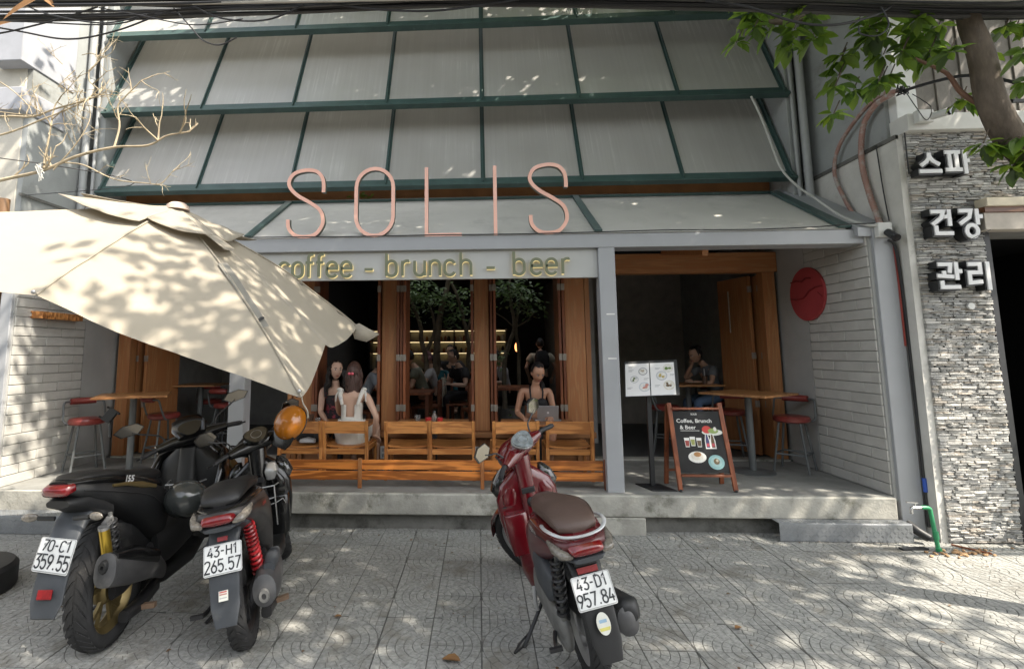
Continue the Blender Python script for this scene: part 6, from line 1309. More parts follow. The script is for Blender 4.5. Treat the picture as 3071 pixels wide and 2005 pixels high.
# ------------------------------------------------------------------ people
def skin_g(pts, edges, rad, levels=2, root=0):
    me = bpy.data.meshes.new('t'); me.from_pydata([tuple(p) for p in pts], edges, [])
    bm = bmesh.new(); bm.from_mesh(me); ly = bm.verts.layers.skin.verify(); bm.verts.ensure_lookup_table()
    for i, v in enumerate(bm.verts): r = rad[i]; v[ly].radius = (r, r) if not isinstance(r, tuple) else r; v[ly].use_root = (i == root)
    bm.to_mesh(me); bm.free()
    o = bpy.data.objects.new('t', me); COL.objects.link(o); k = o.modifiers.new('s', 'SKIN'); k.use_smooth_shade = True; k.branch_smoothing = .6
    k = o.modifiers.new('u', 'SUBSURF'); k.levels = levels
    m2 = bpy.data.meshes.new_from_object(o.evaluated_get(bpy.context.evaluated_depsgraph_get()))
    vs = [v.co.copy() for v in m2.vertices]; fs = [tuple(p.vertices) for p in m2.polygons]
    bpy.data.objects.remove(o); bpy.data.meshes.remove(me); bpy.data.meshes.remove(m2); return vs, fs
def ik(a, c, l1, l2, hint):
    a, c = V(a), V(c); d = c-a; L_ = min(d.length, (l1+l2)*.995); d.normalize(); x = (l1*l1-l2*l2+L_*L_)/(2*L_); h = sqrt(max(0, l1*l1-x*x)); k = V(hint); k = (k-d*k.dot(d)).normalized(); return a+d*x+k*h, a+d*L_
def head_pt(d, sc=1.):
    x, y, z = d; X, Y, Z = x*.074, y*.092, z*.112
    if z < 0: t = (-z)**1.4; X *= 1-.36*t; Y *= 1-.14*t; Y += .010*t*max(0, y)
    if y > 0:
        f = math.exp(-((x/.16)**2))*math.exp(-(((z+.18)/.20)**2)); Y += .024*f
        e = math.exp(-(((abs(x)-.36)/.16)**2))*math.exp(-(((z-.08)/.13)**2)); Y -= .009*e
        m_ = math.exp(-((x/.30)**2))*math.exp(-(((z+.55)/.10)**2)); Y += .006*m_
        c = math.exp(-((x/.3)**2))*math.exp(-(((z+.85)/.15)**2)); Y += .010*c
    if y < 0 and z > -.3: Y *= 1.08
    return V((X, Y, Z))*sc
def head_mesh(g, M, sc=1., f=None, keep=None, n=28, m=22):
    k0 = len(g.v); dirs = []
    for j in range(m+1):
        t = pi*j/m
        for i in range(n): a = 2*pi*i/n; d = (sin(t)*cos(a), sin(t)*sin(a), cos(t)); dirs.append(d); p = head_pt(d, sc); p = f(d, p) if f else p; g.v.append(tuple(M @ p))
    for j in range(m):
        for i in range(n):
            q = (j*n+i, (j+1)*n+i, (j+1)*n+(i+1) % n, j*n+(i+1) % n)
            if keep is None or all(keep(dirs[w]) for w in q): g.f.append(tuple(k0+w for w in q)); g.mi.append(g.cur)
def hand(g, w, d, up, sc=1., curl=.5, side=1):
    """palm and five fingers; w wrist, d pointing direction, up = back of the hand"""
    d = V(d).normalized(); up = V(up); up = (up-d*up.dot(d)).normalized(); s = d.cross(up)*side; w = V(w)
    g.loft([(0, 0, .024*sc, .015*sc, 0, 2.6), (.03*sc, 0, .035*sc, .014*sc, 0, 2.8), (.075*sc, 0, .040*sc, .012*sc, 0, 2.8), (.09*sc, 0, .036*sc, .010*sc, 0, 2.6)], 10, f=lambda p: w+d*p.x+s*p.y+up*p.z)
    for k, (o, L_) in enumerate(((-.028, .062), (-.009, .074), (.010, .070), (.028, .054))):
        p = w+d*(.082*sc)+s*(o*sc); q = p+d*(L_*.45*sc)-up*(L_*.12*curl*2*sc); r = q+d*(L_*.38*sc)-up*(L_*.40*curl*2*sc); g.tube([p, q, r], [.0088*sc, .0082*sc, .0062*sc], 6)
    p = w+d*(.025*sc)-s*(.03*sc); g.tube([p, p+d*(.03*sc)-s*(.022*sc), p+d*(.058*sc)-s*(.024*sc)-up*.008*sc], [.011*sc, .0095*sc, .007*sc], 6)
SK = {'light': mat('skin_light', (.58, .37, .27), .5, var=.06, vs=9), 'tan': mat('skin_tan', (.52, .28, .18), .45, var=.06, vs=9), 'mid': mat('skin_mid', (.42, .25, .17), .5, var=.06, vs=9)}
m_hairk = mat('black_hair', (.014, .011, .010), .45, var=.5, vs=60, stretch=(1, 1, .12), bump=.9, bs=140); m_hairb = mat('brown_hair', (.062, .027, .018), .42, var=.55, vs=60, stretch=(1, 1, .1), bump=.9, bs=140); m_eye = mat('eye_dark', (.015, .012, .011), .2); m_lip = mat('lip', (.30, .09, .08), .45); m_eyew = mat('eye_white', (.6, .58, .55), .3)
def person(label, loc, face, k):
    """local frame: x to the person's right, y forward, z up, origin on the seat (or the ground when standing)"""
    t = thing('person', label, 'person', loc, k.get('group')); s = k.get('s', 1.)
    W_ = Matrix.Translation(loc) @ Matrix.Rotation(face, 4, 'Z') @ Matrix.Scale(s, 4)
    lean = radians(k.get('lean', 8)); tw = k.get('twist', 0); fem = k.get('fem', True); sw = .158 if fem else .19
    ph = .10 if not k.get('stand') else .92
    P0 = V((0, 0, ph)); Rl = Matrix.Rotation(-lean, 3, 'X'); Rt = Matrix.Rotation(radians(tw), 3, 'Z')
    sp = lambda x, y, z: P0+Rt @ (Rl @ V((x, y, z)))
    belly, chest, nb = sp(0, .005, .17), sp(0, .01, .31), sp(0, 0, .435); nk = sp(0, .012, .485); hb = sp(0, .03, .53)
    shl, shr = sp(-sw, -.005, .40), sp(sw, -.005, .40)
    L_ = {'pelvis': P0, 'belly': belly, 'chest': chest, 'nb': nb, 'nk': nk, 'hb': hb}
    arms = {}
    for sd, sh in ((-1, shl), (1, shr)):
        wr = V(k['wr' if sd > 0 else 'wl']); el, wr = ik(sh, wr, .275, .245, k.get('er' if sd > 0 else 'el', (sd*.7, -.3, -.8))); arms[sd] = (sh, el, wr)
    legs = {}
    for sd in (-1, 1):
        hp = P0+V((sd*.085, .02, -.03)); an = V(k['ar' if sd > 0 else 'al']); kn, an = ik(hp, an, .43, .42, k.get('kh', (sd*.15, 1, .6))); legs[sd] = (hp, kn, an)
    pts = [P0, belly, chest, nb, nk, hb]; rad = [(.135, .105) if fem else (.14, .115), (.108, .085) if fem else (.13, .10), (.125, .095) if fem else (.15, .11), .065, .048, .05]; E = [(0, 1), (1, 2), (2, 3), (3, 4), (4, 5)]
    for sd in (-1, 1):
        sh, el, wr = arms[sd]; n = len(pts); pts += [sh, sh.lerp(el, .45), el, el.lerp(wr, .35), wr]; q = 1 if fem else 1.2; rad += [.052*q, .042*q, .034*q, .034*q, .023*q]; E += [(2, n), (n, n+1), (n+1, n+2), (n+2, n+3), (n+3, n+4)]
        hp, kn, an = legs[sd]; n = len(pts); ft = an+(k.get('foot', V((0, 1, -.25)))).normalized()*.15; pts += [hp, hp.lerp(kn, .5), kn, kn.lerp(an, .35), an, ft]; rad += [.088, .075, .055, .052, .034, .03]; E += [(0, n), (n, n+1), (n+1, n+2), (n+2, n+3), (n+3, n+4), (n+4, n+5)]
    vs, fs = skin_g([W_ @ p for p in pts], E, [tuple(a*s for a in r) if isinstance(r, tuple) else r*s for r in rad]); g = G(); g.add(vs, fs)
    yaw, pit, rol = [radians(a) for a in k.get('head', (0, 0, 0))]
    HR = Rt.to_4x4() @ Matrix.Rotation(yaw, 4, 'Z') @ Matrix.Rotation(-pit, 4, 'X') @ Matrix.Rotation(rol, 4, 'Y')
    HM = W_ @ Matrix.Translation(hb+Rt @ (Rl @ V((0, .01, .02)))) @ HR @ Matrix.Translation((0, .025, .095))
    head_mesh(g, HM)
    for sd in (-1, 1): g.ball(HM @ V((sd*.074, -.005, -.01)), (.010*s, .018*s, .028*s), 8, 6)
    for sd in (-1, 1):
        sh, el, wr = arms[sd]; d = V(k.get('hr' if sd > 0 else 'hl', wr-el)); a, b = W_ @ wr, W_.to_3x3() @ d; hand(g, a-b.normalized()*.01, b, W_.to_3x3() @ V(k.get('hup', (0, .3, 1))), s*.95, k.get('curl', .5), sd)
    bd = g.obj('body', SK[k.get('skin', 'light')], t, ang=180)
    if k.get('detail', True):
        for sd in (-1, 1):
            g = G(); g.ball(HM @ V((sd*.030, .0815, .012)), (.0135*s, .006*s, .0065*s), 10, 6, HM.to_3x3().normalized()); e = g.obj('eye', m_eyew, bd)
            g = G(); g.ball(HM @ V((sd*.030, .087, .0115)), (.006*s, .003*s, .006*s), 8, 6, HM.to_3x3().normalized()); g.obj('iris', m_eye, bd)
            g = G(); g.tube([HM @ V((sd*x, y, z)) for x, y, z in ((.014, .092, .026), (.03, .091, .032), (.047, .079, .027))], [.0025*s, .0035*s, .0015*s], 6); g.obj('eyebrow', k['hair_m'], bd)
        g = G(); g.tube([HM @ V((x, y, -.062+abs(x)*.1)) for x, y in ((-.022, .082), (-.008, .089), (0, .0885), (.008, .089), (.022, .082))], [.002*s, .006*s, .006*s, .006*s, .002*s], 6); g.obj('mouth', m_lip, bd)
    # hair
    hs = k.get('hair', 'short'); g = G()
    lim = {'short': lambda d: d[2] > .66+.14*(d[1] > .3)*(abs(d[0]) < .14) or (d[1] < .30 and d[2] > -.25) or (d[1] < -.1 and d[2] > -.55), 'long': lambda d: d[2] > .68+.14*(d[1] > .3)*(abs(d[0]) < .12) or (d[1] < .36 and d[2] > -.95)}['short' if hs in ('short', 'bun') else 'long']
    head_mesh(g, HM, 1.0, lambda d, p: V(p)*(1.10+.03*noise.noise(V(d)*4))+V((0, -.006, .006)), lim)
    R = random.Random(len(label)*7+3)
    if hs in ('long', 'curly'):
        n = 34 if hs == 'long' else 60; drop = k.get('drop', .30)
        for q in range(n):
            a = lerp(pi*.98, pi*2.02, R.random()) if hs == 'long' else lerp(pi*.86, pi*2.14, R.random()); d = V((cos(a)*.078, sin(a)*.098, R.uniform(-.03, .05))); p = HM @ d; P_ = [p]; ln = drop*R.uniform(.75, 1.05)
            for j in range(1, 8):
                tt = j/7; w = .018*sin(j*1.7+q)*(1. if hs == 'curly' else .35); b = HM.translation+(W_.to_3x3() @ V((d.x*(1.12-.30*tt*(hs == 'long'))+w+.03*tt*(hs == 'curly')*cos(a), d.y*(1.1-.1*tt)-.02*tt, d.z-ln*tt))); P_.append(b)
            g.tube(P_, [.011*s]+[.015*s]*5+[.012*s, .004*s], 6)
    if hs == 'bun': g.ball(HM @ V((0, -.095, .075)), (.045*s, .042*s, .042*s), 14, 10)
    ho = g.obj('hair', k['hair_m'], t, ang=80)
    if k.get('clip'): g = G(); [g.ball(HM @ V((x, -.128, -.012)), (.018*s, .012*s, .016*s), 10, 8) for x in (-.017, .017)]; g.obj('hair_clip', mat('pink_clip', (.72, .12, .16), .35), t)
    # clothes
    def cloth(nm, idx, r, m, lv=2, ex=None):
        p, e, rr = [], [], []
        for a in idx:
            base = len(p)
            for j, (q, w) in enumerate(a): p.append(W_ @ q); rr.append(tuple(x*s for x in w) if isinstance(w, tuple) else w*s); 
            e += [(base+j, base+j+1) for j in range(len(a)-1)]
        vs_, fs_ = skin_g(p, e, rr, lv); gg = G(); gg.add(vs_, fs_); return gg.obj(nm, m, t, ang=180)
    c = k.get('top')
    def torso(low=.0, hi=nb, rr=1.):
        return [(P0.lerp(belly, -.25+low), (.150*rr, .118*rr) if fem else (.158, .130)), (belly, (.120*rr, .098*rr) if fem else (.145, .118)), (chest, (.138*rr, .108*rr) if fem else (.166, .124))]
    if c in ('tee', 'shirt'):
        p = [W_ @ q for q, _ in torso()]+[W_ @ nb.lerp(nk, .1)]; rr = [w for _, w in torso()]+[.078]; e = [(0, 1), (1, 2), (2, 3)]
        for sd in (-1, 1):
            sh, el, wr = arms[sd]; n = len(p); q = 1.25 if fem else 1.5
            if c == 'tee': p += [W_ @ sh, W_ @ sh.lerp(el, .62)]; rr += [.058*q, .052*q]; e += [(2, n), (n, n+1)]
            else: p += [W_ @ sh, W_ @ el, W_ @ el.lerp(wr, .85)]; rr += [.058*q, .042*q, .032*q]; e += [(2, n), (n, n+1), (n+1, n+2)]
        vs, fs = skin_g(p, e, [tuple(x*s for x in w) if isinstance(w, tuple) else w*s for w in rr]); g = G(); g.add(vs, fs); g.obj('shirt', k['top_m'], t, ang=180)
    elif c == 'bikini':
        g = G()
        for sd in (-1, 1):
            g.ball(W_ @ sp(sd*.062, .098, .272), (.062*s, .042*s, .056*s), 14, 10, (W_.to_3x3() @ Rl).normalized())
            g.tube([W_ @ q for q in (sp(sd*.065, .118, .315), sp(sd*.075, .085, .40), sp(sd*.07, .0, .455))], .010*s, 6)
        ring = [W_ @ sp(.137*cos(a), .012+.108*sin(a), .245) for a in [i*pi/10 for i in range(20)]]; g.tube(ring, .014*s, 6, close=True); g.obj('bikini_top', k['top_m'], t, ang=80)
    elif c == 'dress':
        p = [q for q, _ in torso(0)]; vs, fs = skin_g([W_ @ P0, W_ @ belly, W_ @ chest, W_ @ sp(0, .012, .355)], [(0, 1), (1, 2), (2, 3)], [(.155*s, .12*s), (.118*s, .096*s), (.136*s, .108*s), (.120*s, .085*s)]); g = G(); g.add(vs, fs)
        if k.get('vback'):   # open V at the back: drop faces inside the V
            iv = W_.inverted(); Rli = (Rt @ Rl).inverted(); nf = []
            for f_ in g.f:
                cc = sum((V(g.v[i]) for i in f_), V((0, 0, 0)))/len(f_); q = Rli @ ((iv @ cc)-P0)
                if q.y < -.02 and q.z > .13 and abs(q.x) < (q.z-.13)*.42: continue
                nf.append(f_)
            g.f = nf; g.mi = [0]*len(nf)
        top = g.obj('dress', k['top_m'], t, ang=180, solid=.006)
        g = G()
        for sd in (-1, 1): g = G(); g.tube([W_ @ q for q in (sp(sd*.105, .085, .33), sp(sd*.118, .05, .425), sp(sd*.122, -.01, .452), sp(sd*.115, -.075, .40), sp(sd*.085, -.10, .30))], [.016*s, .02*s, .026*s, .024*s, .018*s], 8); g.obj('strap', k['top_m'], top, ang=80)
        if k.get('bows'):
            for sd in (-1, 1): g = G(); g.ball(W_ @ sp(sd*.135, -.02, .46), (.035*s, .02*s, .022*s), 10, 6); g.tube([W_ @ sp(sd*.14, -.02, .46), W_ @ sp(sd*.165, -.05, .40), W_ @ sp(sd*.17, -.06, .33)], [.012*s, .016*s, .008*s], 6, flat=.4); g.obj('shoulder_bow', k['top_m'], top, ang=80)
    b = k.get('bottom')
    if b == 'skirt':
        g = G(); n = 30; rows = [(.145, .115, 0, .14), (.165, .14, .01, .06), (.185, .18, .06, -.0), (.19, .20, .08, -.06), (.185, .19, .07, -.10)]
        for rx_, ry_, yo, z in rows: g.v += [tuple(W_ @ (P0+V((rx_*cos(a), yo+ry_*sin(a)+(0 if sin(a) > 0 else .0), z-(.05*max(0, -sin(a))**2 if z < -.05 else 0)+.006*sin(7*a))))) for a in [2*pi*i/n for i in range(n)]]
        for j in range(len(rows)-1):
            for i in range(n): g.f.append((j*n+i, (j+1)*n+i, (j+1)*n+(i+1) % n, j*n+(i+1) % n)); g.mi.append(0)
        g.obj('skirt', k['bot_m'], t, ang=80, solid=.005)
        # lap cloth over the thighs
        hp, kn, an = legs[-1]; hp2, kn2, _ = legs[1]; vs, fs = skin_g([W_ @ q for q in (P0, hp, hp.lerp(kn, .8), hp2, hp2.lerp(kn2, .8))], [(0, 1), (1, 2), (0, 3), (3, 4)], [.13*s, .105*s, .082*s, .105*s, .082*s]); g = G(); g.add(vs, fs); g.obj('skirt_front', k['bot_m'], t, ang=180)
    elif b:
        fr_ = .55 if b == 'shorts' else .93
        pp = [W_ @ P0, W_ @ P0.lerp(belly, .5)]; rr = [(.15*s, .125*s), (.135*s, .105*s)]; e = [(0, 1)]
        for sd in (-1, 1):
            hp, kn, an = legs[sd]; n = len(pp)
            if b == 'shorts': pp += [W_ @ hp, W_ @ hp.lerp(kn, .75)]; rr += [.104*s, .088*s]; e += [(0, n), (n, n+1)]
            else: pp += [W_ @ hp, W_ @ hp.lerp(kn, .5), W_ @ kn, W_ @ kn.lerp(an, .9)]; rr += [.10*s, .086*s, .068*s, .05*s]; e += [(0, n), (n, n+1), (n+1, n+2), (n+2, n+3)]
        vs, fs = skin_g(pp, e, rr); g = G(); g.add(vs, fs); g.obj('trousers' if b == 'jeans' else 'shorts', k['bot_m'], t, ang=180)
    if k.get('shoes', True):
        for sd in (-1, 1):
            an = legs[sd][2]; fd = (k.get('foot', V((0, 1, -.25)))).normalized(); g = G(); M = W_ @ Matrix.Translation(an)
            g.loft([(-.055, -.055, .028, .018, 0, 2.6), (.0, -.055, .036, .022, 0, 2.6), (.10, -.062, .042, .018, 0, 2.6), (.19, -.068, .03, .012, 0, 2.4)], 12, f=lambda p: M @ V((p.y, p.x, p.z))); g.obj('shoe', k.get('shoe_m', m_bmatt), t, ang=60)
    return t, HM, W_, sp, arms, P0
# --- the woman with the laptop, on the window bench, facing out
m_blkcloth = mat('black_cloth', (.015, .014, .016), .75, var=.2)
person('woman with tied dark hair and black top working at the laptop', (.675, 6.30, .722), pi, dict(skin='tan', lean=12, head=(14, 30, 0), hair='short', hair_m=m_hairk, top='bikini', top_m=m_blkcloth, bottom='shorts', bot_m=mat('dusty_pink_cloth', (.36, .18, .17), .8, var=.1),
       wr=(.16, .30, .185), wl=(-.13, .33, .20), hr=(-.2, 1, -.1), hl=(.1, 1, -.1), er=(.35, -.5, -.8), el=(-.35, -.5, -.8), ar=(.10, .36, -.34), al=(-.10, .36, -.34), hup=(0, 0, 1), curl=.35))
g = G(); HP = V((.675, 6.30, .722)); g.tube(spline([HP+V((.02, .10, .62)), HP+V((.085, .02, .56)), HP+V((.10, -.03, .46)), HP+V((.095, -.05, .38))], 5), [.03]*10+[.024]*5+[.012], 8); g.obj('ponytail', m_hairk, bpy.data.objects['person'], ang=80)
g = G(); g.ball(HP+V((.086, -.055, .665)), (.006, .009, .014), 8, 6); g.obj('earbud', m_white, bpy.data.objects['person'])
# --- floral dress, facing out at the left window
def floral():
    m = mat('black_floral_cloth', (.018, .015, .018), .75, spot=(.50, .07, .10), spot_s=13, spot_t=.53, vs=5); return m
person('woman with long curly black hair in a sleeveless black floral dress', (-1.76, 6.32, .722), pi+.12, dict(skin='light', lean=7, head=(20, 3, -4), hair='curly', drop=.27, hair_m=m_hairk, top='dress', top_m=floral(), bottom='skirt', bot_m=floral(), shoes=False,
       wr=(.05, .34, .15), wl=(-.13, .31, .16), er=(.5, -.4, -.8), el=(-.5, -.4, -.8), ar=(.08, .36, -.34), al=(-.08, .36, -.34), hup=(0, 0, 1)))
# --- white dress, seen from behind
wcl = mat('white_printed_dress', (.66, .63, .57), .8, var=.05, spot=(.42, .42, .46), spot_s=9, spot_t=.60, vs=4, bump=.2, bs=24)
pw = person('woman with long brown hair and pink clip in an open back white dress', (-1.405, 5.68, .70), 0, dict(skin='light', lean=2, head=(-4, 2, 0), hair='long', drop=.36, hair_m=m_hairb, clip=True, top='dress', top_m=wcl, vback=True, bows=True, bottom='skirt', bot_m=wcl, shoes=False,
       wr=(.24, .05, .06), wl=(-.05, .36, .20), er=(.5, -.3, -.8), el=(-1, -.2, -.5), hr=(.45, .6, -.5), ar=(.22, .30, -.27), al=(-.06, .40, -.30), hup=(0, 0, 1), foot=V((.5, .85, -.35))))
g = G(); a = V((-1.405+.22, 5.68+.30, .70-.27)); g.tube([a+V((.04*cos(q*pi/6), .04*sin(q*pi/6), -.005)) for q in range(12)], .004, 5, close=True); g.tube([a+V((.02, .10, -.02)), a+V((.065, .07, -.025)), a+V((.09, .05, -.055))], .004, 5); g.obj('sandal_strap', m_blkcloth, pw[0])
# --- grey shirt woman inside the right bay
m_gt = mat('grey_cloth', (.13, .135, .14), .85, var=.08, bump=.15, bs=30); m_jean = mat('blue_denim', (.10, .16, .26), .85, var=.15, vs=20)
person('woman with a hair bun in a grey T-shirt resting her face on her hand', (3.40, 7.58, .966), pi/2+.25, dict(skin='mid', lean=26, head=(6, 22, 0), hair='bun', hair_m=m_hairk, top='tee', top_m=m_gt, bottom='jeans', bot_m=m_jean, s=.98,
       wr=(.02, .38, .51), wl=(-.10, .47, .27), hr=(-.1, -.05, 1), er=(.5, .5, -1), el=(-1, -.1, -.6), ar=(.10, .30, -.42), al=(-.10, .34, -.42), hup=(0, 1, .2), curl=.6))
# --- diners further in
def diner(label, loc, face, top_m, bot_m=None, **q):
    k = dict(skin='light', lean=14, head=(0, 12, 0), hair='short', hair_m=m_hairk, fem=False, top='tee', top_m=top_m, bottom='jeans', bot_m=bot_m or m_blkcloth, wr=(.16, .36, .26), wl=(-.16, .36, .26), ar=(.11, .36, -.36), al=(-.11, .36, -.36), hup=(0, 0, 1), group='diners inside the cafe', detail=False); k.update(q)
    return person(label, loc, face, k)
m_olive_c = mat('olive_cloth', (.17, .18, .135), .85, var=.08, bump=.15, bs=30); m_wht = mat('white_cloth', (.48, .48, .50), .85, var=.06); m_blue = mat('pale_blue_cloth', (.40, .44, .50), .85, var=.08); m_teal = mat('teal_cloth', (.015, .12, .15), .85)
diner('man in an olive T-shirt seated sideways behind the middle window', (-.86, 8.2, .90), pi/2, m_olive_c, lean=20, head=(0, 18, 0), bottom='shorts')
diner('person in a pale blue shirt reaching over a table behind the woman in white', (-1.72, 7.55, .86), -pi/2+.25, m_blue, fem=True, lean=24, hair='long', drop=.2, wr=(.16, .46, .24), wl=(-.16, .46, .24), head=(0, 22, 0))
diner('person with a pink headscarf and white shirt beyond the olive man', (-.70, 9.0, .86), pi/2-.3, m_wht, fem=True, lean=16)
diner('person in a teal top leaning forward behind the tree trunk', (-.42, 9.15, .86), pi/2-.2, m_teal, fem=True, lean=34, hair='long', drop=.2)
diner('person dressed in black seated near the second window post', (-.22, 8.75, .88), pi/2+.5, m_blkcloth, lean=16)
diner('dark haired diner at the far table beneath the lit shelves', (-.55, 10.1, .95), pi, m_blkcloth, lean=6)
diner('person in a white top behind the right interior trunk', (.52, 9.6, .86), pi/2+.3, m_wht, fem=True)
bp_, HM_, W2, sp2, ar2, p0_ = diner('standing man in a cream shirt wearing a black backpack', (1.2, 10.0, .362), 0, mat('cream_cloth', (.42, .40, .32), .85), stand=True, s=.93, lean=2, head=(0, 4, 0), wr=(.24, .10, .86), wl=(-.24, .10, .86), ar=(.10, .02, .09), al=(-.10, .02, .09), kh=(0, 1, 0), foot=V((0, 1, -.1)))
g = G(); g.loft([(1.05, -.16, .12, .05, 0, 3), (1.12, -.19, .15, .09, 0, 3), (1.30, -.19, .15, .09, 0, 3), (1.42, -.17, .10, .06, 0, 3)], 16, f=lambda p: W2 @ V((p.y, p.z, p.x))); tag(g.obj('backpack', m_blkcloth), 'black backpack on the standing man in the cream shirt', 'backpack')
# pink scarf on the seated person
o_ = [o for o in bpy.data.objects if o.get('label', '').startswith('person with a pink headscarf')][0]
hh = [c for c in o_.children if c.name.startswith('hair')][0]; hh.data.materials[0] = mat('pink_scarf', (.50, .28, .33), .8); hh.name = 'headscarf'

# ------------------------------------------------------------------ things inside
def dining_table(x, y, w, d, z, lab):
    t = thing('dining_table', lab, 'table', (x, y, .362), 'dining tables inside'); g = G(); g.box(x-w/2, x+w/2, y-d/2, y+d/2, z-.035, z); g.obj('tabletop', m_woodr, t, bevel=.004)
    for sx in (-1, 1):
        for sy in (-1, 1): g = G(); q = (x+sx*(w/2-.06), y+sy*(d/2-.06)); g.box(q[0]-.025, q[0]+.025, q[1]-.025, q[1]+.025, .362, z-.036); g.obj('leg', m_woodr, t)
dining_table(-1.5, 8.2, .8, .8, 1.12, 'dark wooden table in front of the olive man'); dining_table(-1.05, 7.6, .75, .7, 1.10, 'dark wooden table under the reaching person in pale blue'); dining_table(-1.3, 9.2, .8, .9, 1.1, 'dark wooden table beside the person with the pink headscarf')
dining_table(.30, 7.9, 1.0, .7, 1.14, 'dark wooden table behind the laptop woman, left of her'); dining_table(-.6, 10.6, 1.6, .6, 1.25, 'dark counter table beneath the lit shelves')
def inner_chair(x, y, rz, lab):
    t = thing('dining_chair', lab, 'chair', (0, 0, 0), 'dining chairs inside'); q = lambda nm, *b: G().box(*b).obj(nm, m_woodr, t, bevel=.003)
    for sx in (-1, 1):
        q('rear_leg', sx*.2-.02, sx*.2+.02, -.22, -.18, 0, .86); q('front_leg', sx*.2-.02, sx*.2+.02, .18, .22, 0, .44)
    q('seat', -.22, .22, -.22, .22, .44, .47); q('backrest', -.179, .179, -.21, -.19, .72, .84); q('back_rail', -.179, .179, -.21, -.19, .56, .62); place(t, (x, y, .362), rz)
inner_chair(-.82, 8.2, pi/2, 'wooden dining chair under the olive man'); inner_chair(-.40, 8.62, pi/2+.4, 'wooden dining chair draped with a white jacket'); inner_chair(-.66, 9.0, pi/2, 'wooden dining chair under the pink headscarf person'); inner_chair(.0, 7.7, .3, 'wooden dining chair beside the inner right table'); inner_chair(-1.75, 7.5, -pi/2, 'wooden dining chair under the person in pale blue')
g = G(); g.loft([(.78, 0, .17, .02, 0, 3), (.95, 0, .18, .05, 0, 3), (1.10, 0, .17, .05, 0, 3), (1.24, 0, .13, .035, 0, 3)], 14, f=lambda p: V((-.40+.10*0+p.z-.19, 8.62+p.y, p.x+.0))); tag(g.obj('jacket', mat('cream_jacket', (.42, .40, .33), .85, var=.15, bump=.4, bs=14)), 'pale jacket hung over the back of a dining chair', 'jacket')
# trees in the room
def room_tree(base, paths, leaves, lab, seed):
    t = thing('indoor_tree', lab, 'tree', base, 'trees growing inside the cafe'); R = random.Random(seed); g = G()
    for P_, r in paths: Q = spline(P_, 6); g.tube([p+V((noise.noise(p*6)*.015, noise.noise(p*7)*.015, 0)) for p in Q], [lerp(r, r*.5, i/(len(Q)-1)) for i in range(len(Q))], 9)
    g.obj('trunk', mat('pale_bark', (.16, .135, .10), .9, var=.35, vs=10, bump=.5, bs=25), t); g = G()
    for c, rad, n in leaves:
        for k in range(n):
            o = V(c)+V((R.gauss(0, rad), R.gauss(0, rad), R.gauss(0, rad*.6))); a = R.uniform(0, 6.28); g.cur = R.choice((0, 1)); L_ = R.uniform(.07, .12); big_leaf(g, o, V((cos(a), sin(a), R.uniform(-.5, .3))), V((R.uniform(-.4, .4), R.uniform(-.4, .4), 1)), L_, L_*.55)
    tag(g.obj('leaves', [leaf_mat('indoor_leaf', (.10, .17, .065), (.2, .32, .10), .3), leaf_mat('indoor_leaf_pale', (.24, .32, .19), (.3, .42, .2), .3)], t, ang=80), kind='stuff')
    g = G(); g.lathe([(0, 0), (.28, 0), (.3, .35), (.27, .35), (.26, .3), (0, .3)], (base[0], base[1], .362), n=24); g.obj('planter', m_concd, t)
room_tree((-.80, 9.0, .362), [([(-.85, 9, .6), (-.90, 9, 1.2), (-.92, 9, 1.55), (-1.0, 9, 1.85), (-1.02, 9, 2.1), (-1.12, 9.05, 2.4), (-1.25, 9.1, 2.7)], .055), ([(-.75, 9, .6), (-.74, 9, 1.4), (-.73, 9.0, 1.75), (-.69, 9, 2.23), (-.6, 9, 2.6), (-.50, 9, 2.98), (-.45, 9, 3.3)], .075), ([(-.90, 9, 1.7), (-.78, 9, 2.0), (-.8, 9, 2.3), (-.9, 9, 2.6)], .035), ([(-.3, 9.1, .6), (-.18, 9.1, 1.5), (-.18, 9.0, 1.85), (-.25, 9, 2.2), (-.36, 9, 2.62), (-.48, 9, 2.9)], .05), ([(-.22, 9, 2.0), (-.1, 9, 2.3), (-.02, 9, 2.6)], .025)],
          [((-1.1, 8.9, 2.75), .20, 150), ((-.85, 8.9, 2.62), .18, 110), ((-1.05, 8.9, 2.45), .18, 60), ((-.35, 8.9, 2.35), .14, 70), ((-.55, 8.85, 2.55), .12, 50), ((-.15, 8.9, 2.7), .16, 60), ((-.5, 8.9, 2.15), .1, 24)], 'pale barked indoor tree with several trunks behind the middle window', 3)
room_tree((.60, 9.0, .362), [([(.45, 9, .6), (.44, 9, 1.4), (.52, 9, 1.75), (.63, 9, 2.08), (.60, 9, 2.4), (.56, 9, 2.7), (.58, 9, 3.1)], .045), ([(.68, 9, .6), (.70, 9, 1.6), (.66, 9, 2.05), (.72, 9, 2.4), (.78, 9, 2.7)], .035), ([(.63, 9, 2.08), (.85, 9, 2.2), (1.0, 9, 2.35)], .016), ([(.62, 9, 2.1), (.45, 9, 2.25), (.30, 9, 2.35)], .014)],
          [((.55, 8.9, 2.75), .20, 150), ((.80, 8.9, 2.6), .18, 80), ((.35, 8.9, 2.7), .14, 50), ((1.0, 8.9, 2.35), .10, 30), ((.85, 8.9, 2.4), .14, 30), ((.32, 8.7, 1.55), .09, 40)], 'slender indoor tree behind the laptop window', 9)
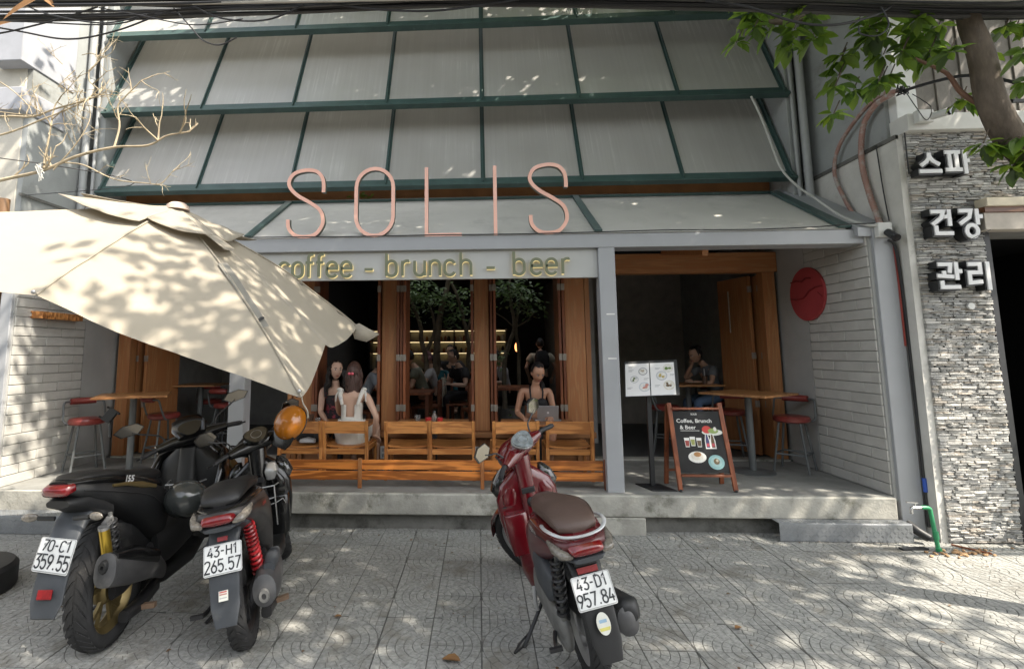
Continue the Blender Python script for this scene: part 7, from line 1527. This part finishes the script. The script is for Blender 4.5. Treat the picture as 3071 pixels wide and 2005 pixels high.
for i, (x, y, z) in enumerate(((-.7, 7.4, .60), (.45, 7.3, .62))):
    t = thing('floor_plant', 'small leafy plant on the interior floor, ' + ('behind the middle window' if i == 0 else 'left of the laptop woman'), 'plant', (x, y, .362)); g = G(); R = random.Random(i+5)
    for k in range(34): a = R.uniform(0, 6.28); big_leaf(g, V((x+R.gauss(0, .06), y+R.gauss(0, .06), z+R.gauss(0, .07))), V((cos(a), sin(a), .2)), V((0, 0, 1)), .10, .06)
    tag(g.obj('leaves', m_leaf, t), kind='stuff'); g = G(); g.lathe([(0, 0), (.07, 0), (.09, .13), (0, .13)], (x, y, .362), n=16); g.obj('pot', m_concd, t)
# lit shelves at the back
sh = thing('wall_shelf', 'long back wall shelves with warm strip lights, bottles and jars', 'shelf', (-.8, 11.1, 1.4))
g = G(); g.box(-2.35, .62, 11.2, 11.24, 1.30, 2.16); g.obj('back_panel', mat('shelf_panel', (.36, .33, .24), .8, var=.1), sh)
m_strip = mat('warm_strip', (1., .80, .42), .5, emit=.9, var=0)
for z in (1.66, 1.90, 2.14):
    g = G(); g.box(-2.35, .62, 10.95, 11.199, z-.02, z); g.obj('shelf_board', m_woodr, sh)
    g = G(); g.box(-2.3, .58, 11.12, 11.135, z-.028, z-.0205); g.obj('strip_light', m_strip, sh)
for x in (-2.34, -1.5, -.95, -.52, .1, .6): g = G(); g.box(x-.012, x+.012, 10.96, 11.199, 1.3, 2.119); g.obj('divider', m_black, sh)
R = random.Random(12); jars = []
for z in (1.661, 1.901):
    x = -2.2
    while x < .55:
        if R.random() < .7:
            h = R.uniform(.07, .15); w = R.uniform(.022, .04); g = G(); g.lathe([(0, 0), (w, 0), (w, h*.7), (w*.6, h*.82), (w*.6, h), (0, h)], (x, 11.06, z), n=10)
            tag(g.obj('jar', R.choice((m_blkcloth, m_woodr, mat('cream_jar', (.5, .45, .35), .4), mat('amber_jar', (.3, .13, .04), .25)))), 'small jar or bottle on the lit back shelves', 'jar', 'jars on the lit back shelves')
        x += R.uniform(.07, .14)
hl = thing('hanging_lamp', 'small lit orange hanging lamp deep in the room beside the right trunk', 'lamp', (.74, 9.9, 1.75)); g = G(); g.ball((.74, 9.9, 1.75), (.045, .045, .09), 12, 8); g.obj('shade', mat('orange_lamp', (1., .35, .12), .5, emit=1.2, var=0), hl); g = G(); g.tube([(.74, 9.9, 1.84), (.74, 9.9, 3.2)], .004, 5); g.obj('flex', m_rubber, hl)
# plates, cups and bags on the tables
for x, y, z, lab in ((-1.3, 8.1, 1.121, 'white plate of food before the olive man'), (3.0, 7.35, 1.216, 'white plate on the table before the woman in grey')):
    g = G(); g.lathe([(0, 0), (.07, 0), (.115, .018), (.11, .02), (.066, .006), (0, .006)], (x, y, z), n=24); tag(g.obj('plate', m_white), lab, 'plate')
t = thing('iced_coffee', 'glass of iced coffee with a straw before the woman in grey', 'drink', (3.08, 7.22, 1.215)); g = G(); g.lathe([(0, 0), (.03, 0), (.036, .11), (0, .11)], (3.08, 7.22, 1.215), n=16); g.obj('glass', mat('dark_drink', (.1, .06, .04), .2), t); g = G(); g.tube([(3.08, 7.22, 1.26), (3.07, 7.2, 1.42)], .004, 6); g.obj('straw', m_white, t)
g = G(); g.loft([(-.13, .04, .06, .03, 0, 3), (-.08, .05, .10, .05, 0, 3), (.08, .05, .10, .05, 0, 3), (.13, .04, .06, .03, 0, 3)], 16, f=lambda p: V((-1.86+p.x, 5.66+p.y, .70+p.z))); tag(g.obj('handbag', m_blkcloth), 'dark bag lying on the chair behind the orange helmet', 'bag')
g = G(); g.loft([(-.08, .03, .03, .02, 0, 3), (0, .04, .05, .03, 0, 3), (.08, .03, .03, .02, 0, 3)], 12, f=lambda p: V((-1.83+p.x, 5.50+p.y, .705+p.z))); tag(g.obj('cloth_pouch', m_wht), 'small white cloth pouch lying beside the dark bag', 'pouch')
